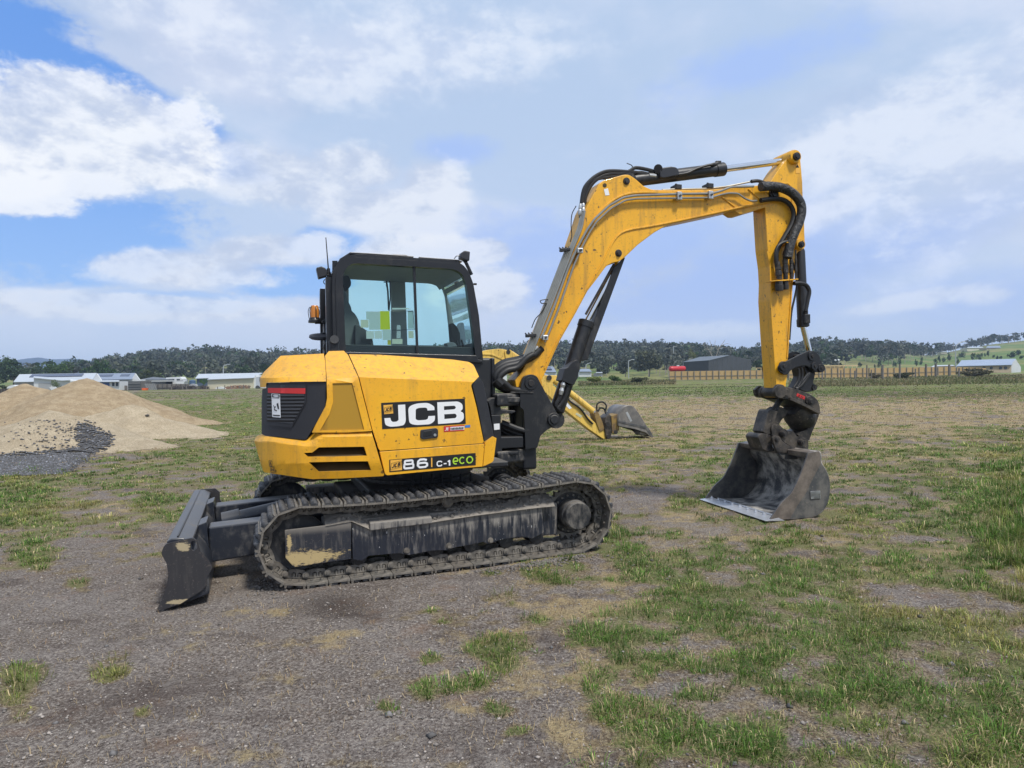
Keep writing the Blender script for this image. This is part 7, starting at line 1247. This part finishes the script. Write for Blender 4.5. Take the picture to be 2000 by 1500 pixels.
c_ = bld('shipping_container', 'weathered grey container right of the tallest sand pile', 265, 765, 150, 'container'); solid('side', [(250, 744.5), (274, 744.2), (274, 765), (250, 766)], 150, .2, plain('container_grey', (.10, .105, .105), .7), c_); solid('end_wall', [(274.2, 744.2), (285, 744), (284, 762), (274.2, 765)], 150.2, 2.2, plain('container_end', (.12, .115, .11), .7), c_)
for k in range(3): solid('rail', [(250, 749+k*5.2), (274, 748.6+k*5.2), (274, 749.4+k*5.2), (250, 749.8+k*5.2)], 149.85, .15, plain('container_rail', (.20, .20, .20), .7), c_)
c_ = bld('orange_tub', 'bright orange plastic tub beside the container', 281, 765, 146, 'tub'); solid('tub', [(276.5, 758), (286, 758), (285, 765.5), (278.5, 765.5)], 146, .8, plain('orange_plastic', (.75, .12, .02), .5), c_)
c_ = bld('leaning_panels', 'grey metal gate panels leaning right of the orange tub', 297, 763, 148, 'gate panels')
for k in range(5): solid('panel', [(282+k*4.2, 749.5), (285+k*4.2, 749.2), (291+k*4, 762.5), (288.5+k*4, 762.8)], 147.8+k*.12, .08, plain('weathered_metal', (.22, .23, .23), .6), c_)
# timber fences on the left
TIM = plain('grey_weathered_timber', (.17, .155, .14), .9, 0, .35, 1.5); TIMD = plain('dark_paling', (.085, .08, .08), .9, 0, .35, 1.2)
def fence(name, label, pts, hh, mat, postm, step, d_of, rail=True, panelname='fence_panel', capt=True, post_h=1.0):
    root = empty(name, Matrix.Translation(at(pts[0][0], pts[0][2], d_of(pts[0][0]))), label, 'fence'); xs = np.arange(pts[0][0], pts[-1][0]-1, step)
    X = [p[0] for p in pts]; T_ = lambda x: np.interp(x, X, [p[1] for p in pts]); B = lambda x: np.interp(x, X, [p[2] for p in pts])
    for x in xs:
        x2 = min(x+step, pts[-1][0]); P_ = [at(a, y, d_of(a)) for a, y in ((x+.15, B(x)), (x2-.15, B(x2)), (x2-.15, T_(x2)), (x+.15, T_(x)))]; o = Vector((0, .06, 0)); b = MB(); b.add(P_+[p+o for p in P_], [(0, 1, 2, 3), (7, 6, 5, 4), (0, 4, 5, 1), (1, 5, 6, 2), (2, 6, 7, 3), (3, 7, 4, 0)]); b.build(panelname, mat, root)
        w = .07; p0 = at(x, B(x)+.3, d_of(x)); p1 = at(x, T_(x)-.3*post_h, d_of(x)); b = MB(); b.hexa([p+Vector((i*w, j*w-.12, 0)) for p in (p0, Vector((p0.x, p0.y, p1.z))) for (i, j) in ((-1, -1), (1, -1), (1, 1), (-1, 1))]); b.build('post', postm, root)
        if rail:
            for f in (.42,): ra = [at(a, B(a)*(1-f)+T_(a)*f, d_of(a)) for a in (x, x2)]; b = MB(); b.hexa([ra[0]+Vector((0, -.10, -.04)), ra[1]+Vector((0, -.10, -.04)), ra[1]+Vector((0, -.02, -.04)), ra[0]+Vector((0, -.02, -.04)), ra[0]+Vector((0, -.10, .04)), ra[1]+Vector((0, -.10, .04)), ra[1]+Vector((0, -.02, .04)), ra[0]+Vector((0, -.02, .04))]); b.build('rail', postm, root)
    return root
fence('paling_fence', 'dark grey paling fence at the left edge behind the sand piles', [(-60, 761, 790), (20, 759, 788), (58, 757, 786)], 1.6, TIMD, TIMD, 6, lambda x: 62, rail=False)
fence('paling_fence', 'grey timber fence right of the leaning panels', [(300, 750.5, 763), (330, 750, 762.5), (372, 750, 760)], 1.6, TIM, TIMD, 9, lambda x: 155); fence('paling_fence', 'short grey fence between the sand pile and the container', [(222, 753, 768), (250, 753, 768)], 1.5, TIM, TIMD, 9, lambda x: 152)
PINE = wallmat('new_pine_palings', (.42, .29, .13), rough=.8, sc_=14); PINP = plain('grey_fence_post', (.19, .18, .16), .9)
def fd(x): return np.interp(x, [1300, 1600, 1925], [147, 150, 158])
fence('pine_fence', 'long new pine paling fence with grey posts across the field edge', [(1307, 725.5, 742), (1400, 724, 741), (1500, 723, 739.5), (1610, 719.5, 737.5), (1760, 718, 736), (1860, 716.5, 732), (1926, 719, 729)], 1.8, PINE, PINP, 12.2, fd)
h = bld('timber_house_frame', 'unfinished pine house frame above the pine fence', 1640, 720, 175, 'house frame')
for k in range(9): solid('stud', [(1604+k*8.6, 714.5), (1605+k*8.6, 714.5), (1605+k*8.6, 721), (1604+k*8.6, 721)], 175, .1, plain('fresh_pine', (.58, .44, .24), .8), h)
solid('top_plate', [(1600, 713.5), (1676, 712.8), (1676, 714.6), (1600, 715.3)], 175, .1, plain('fresh_pine', (.58, .44, .24), .8), h); solid('cladding', [(1600, 716), (1650, 715.5), (1650, 721), (1600, 721)], 175.3, .1, plain('fresh_pine2', (.50, .36, .18), .8), h)
h = bld('timber_stack', 'small open pine frame just left of the excavator stick', 1487, 722, 172, 'timber frame')
for q in ([(1476, 718.5), (1496, 718), (1496, 719), (1476, 719.5)], [(1477, 719), (1478, 719), (1478, 724), (1477, 724)], [(1486, 719), (1487, 719), (1487, 724), (1486, 724)], [(1494, 719), (1495, 719), (1495, 724), (1494, 724)]): solid('beam', q, 172, .1, plain('fresh_pine', (.58, .44, .24), .8), h)
h = bld('charcoal_shed', 'big charcoal metal shed behind the pine fence', 1400, 728, 160, 'shed')
A_, B_, C_, D_, E_ = (1334.5, 707, 166), (1384, 704, 158), (1425, 694, 163.5), (1467, 702.3, 169), (1376, 698.5, 171)
def poly3(name, pts, mat, parent, off): P_ = [at(*p) for p in pts]; m = len(P_); o = Vector(off); b = MB(); b.add(P_+[p+o for p in P_], [tuple(range(m)), tuple(range(2*m-1, m-1, -1))]+[(i, (i+1) % m, (i+1) % m+m, i+m) for i in range(m)]); return b.build(name, mat, parent)
poly3('side_wall', [A_, B_, (1384, 732, 158), (1334.5, 732, 166)], RDARK, h, (.1, .2, 0)); poly3('gable_wall', [B_, C_, D_, (1467, 730, 169), (1384, 732, 158)], RDARK, h, (-.05, .2, 0)); poly3('roof', [(1333.5, 707, 166), (1384, 703.6, 157.8), (1425.5, 693.4, 163.3), (1367, 697, 172)], RDK2, h, (0, 0, -.12))
for k in range(1, 9): x = 1384+k*9.3; poly3('panel_seam', [(x, np.interp(x, [1384, 1425, 1467], [704.5, 694.5, 703]), np.interp(x, [1384, 1467], [157.9, 168.9])), (x+.5, np.interp(x, [1384, 1425, 1467], [704.5, 694.5, 703]), np.interp(x, [1384, 1467], [157.9, 168.9])), (x+.5, 730, np.interp(x, [1384, 1467], [157.9, 168.9])), (x, 730, np.interp(x, [1384, 1467], [157.9, 168.9]))], RDK2, h, (0, -.03, 0))
poly3('corner_trim', [(1333.8, 707, 165.9), (1335.2, 707, 165.9), (1335.2, 727, 165.9), (1333.8, 727, 165.9)], WGRY, h, (0, -.05, 0))
r_ = bld('red_tank', 'red cylindrical tank trailer at the left end of the charcoal shed', 1320, 727, 156, 'tank'); b = MB(); A3, B3 = at(1310, 720.5, 156), at(1336, 720, 158); b.lathe(A3, B3-A3, [(-.35, 0), (-.3, .25), (-.15, .5), (0, .58), ((B3-A3).length, .58)], 24); b.build('tank_body', plain('red_tank_paint', (.50, .02, .03), .35), r_, smooth=30); b = MB(); b.box(at(1324, 714.2, 157), .5, .5, .25); b.build('manhole', WWHT, r_); b = MB(); b.hexa([at(1309, y, 156)+Vector((dx, dy, 0)) for y in (731, 725.5) for dx, dy in ((0, 0), (2.6, 0), (2.6, 1), (0, 1))]); b.build('chassis', plain('dark_chassis', (.08, .03, .03), .6), r_)
def small(name, label, wall, roof, d, wm, rm, cat='shed', depth=5, win=()):
    h = bld(name, label, wall[0][0], wall[-1][1], d, cat); solid('wall', wall, d, depth, wm, h); sheet('roof', [(x, y, d-.4+dd) for x, y, dd in roof], rm, h)
    for q in win: solid('window', q, d-.1, .1, WIN, h)
    return h
small('white_shed', 'small white shed with blue-grey roof left of the lamp, framed by the boom ram', [(1131, 725.5), (1155, 725.5), (1155, 736), (1131, 736)], [(1130, 726, 0), (1156, 726, 0), (1151, 721, 4), (1134, 721, 4)], 190, WWHT, RBLUE); small('low_grey_tank', 'tiny grey shelter right of the white shed', [(1164, 728.5), (1176.5, 728), (1176.5, 736), (1164, 736)], [(1163.5, 728.5, 0), (1177, 728, 0), (1176, 727, 1.5), (1165, 727.5, 1.5)], 190, WGRY, RGREY)
hh = small('gabled_white_house', 'white house with solar panels seen just right of the boom foot', [(1058, 727), (1087, 727), (1087, 740), (1058, 740)], [(1055, 727, 0), (1087, 727, 0), (1080, 716, 6), (1060, 716, 6)], 180, WWHT, RBLUE, 'house'); sheet('solar_panel', [(1068, 722, 181.3), (1078, 722, 181.3), (1075, 718, 183.6), (1067, 718, 183.6)], PANL, hh, .3)
small('white_cottage', 'white cottage glimpsed through the hose loop beside the cab', [(936, 727), (990, 727), (990, 744), (936, 744)], [(934, 728, 0), (993, 727, 0), (985, 722, 5), (940, 722, 5)], 175, WWHT, RGREY, 'house', win=([(945, 733), (950, 733), (950, 739), (945, 739)], [(972, 733), (977, 733), (977, 739), (972, 739)]))
h = bld('long_blue_roofed_house', 'long house with pale blue-grey roof and white gable at the right edge', 1930, 722, 168, 'house'); solid('wall', [(1872, 714), (1975, 713), (1975, 728), (1872, 728)], 168, 9, WTAN, h); sheet('roof', [(1868, 715.5, 167.5), (1976, 712.8, 167.5), (1984, 701, 173), (1878, 704, 173)], wallmat('sky_blue_roof', (.26, .32, .42), rough=.4), h); solid('gable_wall', [(1975.3, 713), (1984, 701.5), (1994, 717), (1994, 727), (1975.3, 728)], 168.2, .3, WWHT, h)
for x in (1920, 1934, 1952, 1962): solid('window', [(x, 716), (x+5, 716), (x+5, 721), (x, 721)], 167.9, .1, WIN, h)
small('low_white_roof', 'low white roof showing above the pine fence near the street lamp', [(1820, 716), (1866, 715.5), (1866, 724), (1820, 724)], [(1818, 717, 0), (1867, 716.5, 0), (1862, 713, 4), (1825, 713.5, 4)], 190, WWHT, RGREY, 'house')
def hillhouse(name, label, x0, x1, yw, yb, yr, wm, rm, cat='house'):
    d = hilldepth((x0+x1)/2, yb)-1; return small(name, label, [(x0, yw), (x1, yw-.3), (x1, yb+.8), (x0, yb+.8)], [(x0-1, yw, 0), (x1+1, yw-.3, 0), (x1-1.5, yr, 6), (x0+1.5, yr+.3, 6)], d, wm, rm, cat, 8)
hillhouse('cream_farm_shed', 'cream farm shed high on the right-hand paddock', 1889, 1920, 679.5, 685.5, 677.5, WCRM, RGREY, 'shed'); hillhouse('hilltop_house', 'blue-roofed house on the hill right of the cream shed', 1927, 1954, 679.5, 682.5, 675.5, WTAN, RBLUE); hillhouse('distant_house', 'tiny pale house at the foot of the wooded slope left of the street lamp', 1838, 1849, 687.5, 690, 686, WCRM, RGREY); hillhouse('distant_house', 'small white-roofed house among the gums, left one of the pair above the red tank', 1320, 1327, 692.5, 694.5, 691, WWHT, WWHT); hillhouse('distant_house', 'small white-roofed house among the gums, right one of the pair above the red tank', 1333, 1342, 692, 694, 690.5, WWHT, WWHT)
small('distant_house', 'white house half hidden in trees right of the excavator link', [(1626, 704), (1640, 704), (1640, 708), (1626, 708)], [(1624, 704, 0), (1641, 704, 0), (1639, 702, 4), (1627, 702, 4)], 300, WWHT, WWHT, 'house')
# ---------------- street lamps
LMP = plain('galvanised_pole', (.42, .45, .47), .5, .3)
def lamp(px, yb, yt, ax, ay, d, label):
    root = empty('street_lamp', Matrix.Translation(at(px, yb, d)), label, 'street lamp', None); b = MB(); A = at(px, yb+2, d); top = at(px, yt, d); T2 = at(ax, ay, d); B_ = Vector((A.x, A.y, top.z)); w = .0003*d+.055
    b.tube(spline([A, B_, B_.lerp(Vector((T2.x, T2.y, T2.z)), .35)+Vector((0, 0, (T2.z-B_.z)*.38)), T2], 6), w, 8, lambda t: w*(1-.4*t)); b.build('pole', LMP, root, smooth=True); b = MB(); b.box(T2, .7, .25, .14); b.build('lamp_head', LMP, root, bevel=.04)
lamp(1867, 716, 681, 1882, 667.5, 128, 'tall curved street lamp above the blue-grey roof on the right'); lamp(1228, 737, 708, 1236, 702.5, 165, 'curved street lamp in the middle of the gap under the boom'); lamp(1144.5, 730, 715, 1153, 709, 215, 'smaller street lamp behind the white shed'); lamp(436.5, 735, 717, 447, 711.5, 190, 'curved street lamp behind the cream shed roof'); lamp(424.5, 738, 727, 431, 723.5, 240, 'lower distant street lamp left of the curved one'); lamp(1316, 700, 678, 1319, 677, 260, 'thin distant pole at the left of the dead tree')
# ---------------- old posts, junk row, firewood
for i, (x, yt, yb, w) in enumerate([(1606, 725, 741, 3.2), (1670, 724, 737, 3.5), (1693, 713, 737, 3), (1702, 722, 737, 2.5), (1724, 713, 738, 4.6), (1757, 711, 735, 4), (1788, 720, 734, 3), (1809, 711, 733, 4.2), (1828, 710, 732, 5), (1854, 712, 731, 4.6), (1873, 719, 731, 3.6), (1642, 723, 739, 2.4), (1540, 722, 740, 3)]):
    d = 112; A = at(x, yb+3, d); B_ = at(x+random.uniform(-.6, .6), yt, d); r = w/2/F*d; b = MB(); b.tube([A, A.lerp(B_, .5)+Vector((random.uniform(-.02, .02), 0, 0)), B_], r, 7, lambda t: r*(1-.12*t)); o = b.build('old_fence_post', TIM)
    wh = ['right beside the bucket links', 'short, in the weeds left of the taller ones', 'first tall one of the row', 'short one touching the first tall post', 'thick one with a dark foot', 'slender one before the dark bush', 'short stump in the middle', 'tall one left of the widest', 'widest of the row', 'tall one left of the street lamp', 'short one right of the street lamp', 'thin one in the brown weeds', 'hidden one beside the stick'][i]
    tag(o, 'weathered grey fence post, %s' % wh, 'fence post', 'old grey posts along the field edge')
tree('garden_shrub', 1765, 727, 741, 50, 116, 'tangled dark bush around the old posts', ((.035, .045, .022), (.08, .085, .045)), 500, 10, .0, cat='shrub'); tree('garden_shrub', 1710, 728, 741, 36, 116, 'brown twiggy bush at the thick old post', ((.06, .055, .03), (.12, .10, .06)), 350, 8, .0, cat='shrub'); tree('garden_shrub', 1905, 722, 735, 70, 118, 'long low scrub in front of the blue-grey-roofed house', ((.06, .06, .03), (.13, .115, .06)), 700, 12, .0, cat='shrub')
def junk():
    b = MB()
    for k in range(120):
        x = random.uniform(332, 405); y = 760.5-random.random()**2*6; b.box(at(x, y, 148+random.uniform(0, 2)), random.uniform(.2, 1.1), .3, random.uniform(.1, .45), Matrix.Rotation(random.uniform(-.5, .5), 3, 'Y'))
    o = b.build('scrap_heap', plain('scrap', (.07, .06, .055), .9, 0, .4, 2)); tag(o, 'low dark row of scrap and branches left of the cream shed', 'scrap', kind='stuff')
    root = empty('firewood_stack', Matrix.Translation(at(465, 760, 147)), 'stacked reddish firewood along the cream shed wall', 'firewood'); LG = [plain('log_end_red', (.26, .12, .07), .9), plain('log_end_tan', (.34, .22, .14), .9), plain('log_end_grey', (.20, .16, .13), .9)]; lm = []
    for m_ in LG: q = MB(); q.cyl((0, 0, 0), (.1, -.5, .02), .10, 7); me = fixn(mesh('log', q.v, q.f)); me.materials.append(m_); lm.append(me)
    for k in range(230):
        x = random.uniform(442, 489); yb = 760-random.random()*np.interp(x, [442, 460, 489], [4, 7, 7]); o = bpy.data.objects.new('log', random.choice(lm)); col.objects.link(o); o.parent = root; p = at(x, yb, 147); o.matrix_basis = root.matrix_basis.inverted() @ (Matrix.Translation(p) @ Matrix.Rotation(random.uniform(-.6, .6), 4, 'Z'))
    for i, (x, yt) in enumerate([(364, 754), (385, 753.5), (403, 753), (425, 755), (439, 752), (450, 753), (468, 753), (476, 751), (335, 755), (357, 754)]):
        q = MB(); A = at(x, 762, 144); T2 = at(x, yt, 144); q.tube([A, T2], .09, 6); tag(q.build('yard_post', TIM), 'short grey yard post, %s' % ['amid the scrap, left', 'amid the scrap, middle', 'at the round green bush', 'left of the firewood', 'at the firewood\'s left end', 'before the firewood, left', 'before the firewood, centre', 'before the firewood, right, tallest', 'at the left end of the scrap', 'left part of the scrap row'][i], 'post', 'short posts in front of the sheds')
    tag(solid('plastic_sheet', [(422, 757), (430, 755), (438, 757), (440, 760), (420, 760)], 146, .5, WWHT, None), 'white plastic sheet on the ground left of the firewood', 'sheet')
    tag(solid('satellite_dish', [(96, 756), (101, 755.2), (108, 755.4), (113.5, 761), (108, 765), (100, 762)], 60, .08, WWHT, None), 'white tilted panel poking up between the two rear sand piles', 'panel'); tag(solid('parked_car', [(14, 756), (18, 753.5), (25, 752), (30, 754), (32, 758), (13, 759)], 92, 1.6, WWHT, None), 'white car roof visible over the dark fence at left', 'car')
    tag(solid('white_tarp', [(370, 752), (374, 749.5), (381, 750.5), (383, 754), (370, 755)], 150, 1, WGRY, None), 'pale tarp over a pile behind the scrap row', 'tarp')
junk()
# ================================================================== SECOND EXCAVATOR (its house is hidden behind the first one)
def second():
    P0 = onground(1238, 856); Fr = Frame(P0, 16); R2 = empty('second_excavator', Matrix.Translation(P0), 'older pale yellow excavator partly hidden behind the large one, arm stretched right', 'excavator')
    k = dict(fr=Fr)
    bm_ = plate('boom', [(925, 700), (935, 689), (950, 683.5, 4), (976, 681, 4), (988, 683), (1003, 688, 3), (1013, 700), (1032, 724), (1052, 741), (1064, 752, 3), (1048, 764), (1010, 738), (975, 712, 6), (943, 721, 5), (925, 724)], .16, .32, YEL3, R2, r=1, bevel=.01, **k)
    plate('boom_rib', [(943, 690), (960, 690, 8), (985, 700, 8), (1000, 712), (999, 714), (983, 703, 8), (960, 693, 8), (943, 693)], .18, .03, YEL3, bm_, **k); plate('pin_boss', [(985, 685), (998, 683, 2), (1003, 694), (996, 702), (988, 700)], .19, .38, YEL3, bm_, r=2, **k)
    def cyl(name, a, b_, r, q, mat, par, n=14): m = MB(); m.cyl(Fr.hit(*a, q), Fr.hit(*b_, q), r, n); return m.build(name, mat, par, smooth=25)
    p = Fr.hit(993, 687.5, .2); m = MB(); m.cyl(p, p-Fr.q*.4, .05, 14); m.build('pivot_pin', PIN, bm_, smooth=25)
    cyl('stick_ram', (996, 690), (1052, 726), .075, .0, YEL3, R2); cyl('chrome_rod', (1052, 726), (1072, 736), .035, .0, CHR, R2)
    st = plate('stick', [(1052, 748), (1058, 738), (1066, 733, 2), (1088, 733, 2), (1092, 741), (1080, 752), (1130, 795), (1165, 828), (1192, 850), (1188, 858, 2), (1178, 857), (1150, 838), (1098, 796), (1066, 768)], .13, .26, YEL3, R2, r=1, bevel=.008, **k)
    p = Fr.hit(1073, 738, .16); m = MB(); m.cyl(p, p-Fr.q*.32, .06, 14); m.build('pivot_pin', PIN, st, smooth=25); plate('white_sticker', [(1106, 783), (1117, 797), (1112, 799), (1100, 787)], .135, .004, WHT, st, bevel=0, **k); plate('yellow_sticker', [(1126, 806), (1138, 812), (1134, 816), (1124, 809)], .135, .004, PAPC, st, bevel=0, **k)
    cyl('bucket_ram', (1082, 742), (1158, 803), .075, .10, YEL3, st); cyl('chrome_rod', (1158, 803), (1166, 812), .04, .10, CHR, st)
    m = MB(); m.tube(spline([Fr.hit(x, y, .16) for x, y in ((1110, 768), (1112, 782), (1130, 795), (1140, 806), (1148, 818), (1158, 828))]), .022, 7); m.tube(spline([Fr.hit(x, y, .12) for x, y in ((1166, 806), (1166, 790), (1176, 785), (1184, 792), (1182, 804))]), .02, 7); m.tube(spline([Fr.hit(x, y, .05) for x, y in ((1168, 804), (1172, 797), (1180, 799), (1183, 808))]), .02, 7); m.build('hose', HOSE, st, smooth=True)
    plate('tipping_link', [(1160, 806), (1168, 804, 2), (1176, 822), (1181, 838, 2), (1172, 843, 2), (1166, 828)], .16, .30, rust2, st, r=1, **k); plate('hitch', [(1182, 815, 2), (1190, 808, 2), (1196, 815), (1196, 845), (1192, 857, 2), (1184, 857, 2), (1181, 835)], .18, .36, HIT, st, r=2, bevel=.02, **k); plate('coupler', [(1194, 812), (1208, 808), (1210, 840), (1200, 848, 2), (1196, 846)], .2, .4, rust2, st, r=1, bevel=.02, **k)
    for x, y in ((1187, 828), (1189, 853), (1203, 844)): p = Fr.hit(x, y, .22); m = MB(); m.cyl(p, p-Fr.q*.4, .05, 12); m.build('pin', PIN, st, smooth=25)
    side = [(1208, 822), (1209, 808, 4), (1216, 796, 6), (1228, 791.5, 6), (1238, 795, 5), (1248, 808, 4), (1258, 824), (1265, 835), (1277, 853), (1271, 854), (1262, 845), (1240, 838), (1208, 832)]
    bk = plate('bucket', side, .28, .025, BKT2, R2, r=1, bevel=.004, **k); so = rnd(side, 1); W_ = .75
    prism('far_side_plate', so, lambda x, y: Fr.hit(x, y, .28)-Fr.q*W_, Fr.q*(-.025), BKT2, bk)
    back = [(1208, 832), (1208, 822), (1209, 808), (1216, 796), (1228, 791.5), (1238, 795), (1248, 808), (1258, 824), (1265, 835), (1277, 853)]; SP = spline([Fr.hit(x, y, .27) for x, y in back], 3); m = len(SP); vs = SP + [p-Fr.q*(W_-.01) for p in SP]; o = link('bucket_shell', mesh('bucket_shell', vs, [(i, i+1, i+1+m, i+m) for i in range(m-1)]), BKT2, bk, smooth=60); s_ = o.modifiers.new('thick', 'SOLIDIFY'); s_.thickness = .02
    plate('edge_strip', [(1208, 821), (1262, 833), (1267, 836), (1277, 853), (1272, 854), (1262, 838), (1208, 825)], .29, .03, BKT, bk, **k); plate('maker_plate', [(1222, 806), (1226, 804), (1235, 822), (1231, 824)], .285, .006, ZIN, bk, bevel=0, **k); plate('mud_clod', [(1250, 843), (1256, 839), (1266, 842), (1268, 850), (1250, 849)], .2, .3, MUD, bk, r=2, **k)
    # body behind: tracks and engine house, standing left of the boom foot
    w = lambda u, q, z: Fr.world(u, q, z); uu, _ = Fr.uz(800, 800, 0)
    for q in (1.0, -1.0):
        m = MB(); o = rnd([(uu-1.5, .28, ), (uu-1.35, 0), (uu+1.35, 0), (uu+1.5, .28), (uu+1.3, .62), (uu-1.3, .62)], .2); n_ = len(o); m.add([w(u, q+.2, z) for u, z in o]+[w(u, q-.2, z) for u, z in o], [tuple(range(n_)), tuple(range(2*n_-1, n_-1, -1))]+[(i, (i+1) % n_, (i+1) % n_+n_, i+n_) for i in range(n_)]); m.build('track', RUB, R2, bevel=.02)
    m = MB(); m.hexa([w(u, q, z) for z, s in ((.75, 1), (1.55, .97)) for (u, q) in ((uu-1.4*s, 1.05*s), (uu+1.1*s, 1.05*s), (uu+1.1*s, -1.05*s), (uu-1.4*s, -1.05*s))]); m.build('engine_house', YEL3, R2, bevel=.08); m = MB(); m.cyl(w(uu, 0, .5), w(uu, 0, .76), .5, 24); m.build('slewing_ring', BLKD, R2); m = MB(); u2, z2 = Fr.uz(930, 712, 0); m.hexa([w(u, q, z) for z in (.8, 1.75) for (u, q) in ((uu+.6, .2), (u2+.15, .2), (u2+.15, -.2), (uu+.6, -.2))]); m.build('boom_foot', YEL3, R2, bevel=.02)
rust2 = rusty('rusty_yellow_link', (.28, .18, .05), (.12, .08, .05), .6, .1); BKT2 = rusty('grey_bucket_steel', (.14, .135, .13), (.24, .22, .20), .45, .3)
second()
# ================================================================== HAZE
def haze():
    b = MB(); b.box((0, 1300, 52.5), 9000, 2720, 109); o = b.build('haze', None); m = bpy.data.materials.new('haze'); m.use_nodes = True; nt = m.node_tree; nt.nodes.clear(); v = nt.nodes.new('ShaderNodeVolumePrincipled'); v.inputs['Density'].default_value = .00030; v.inputs['Color'].default_value = (.58, .75, 1, 1); v.inputs['Anisotropy'].default_value = 0.0; out = nt.nodes.new('ShaderNodeOutputMaterial'); nt.links.new(v.outputs[0], out.inputs[1]); o.data.materials.append(m); tag(o, 'faint blue air haze over the whole field', 'haze', kind='stuff')
haze()
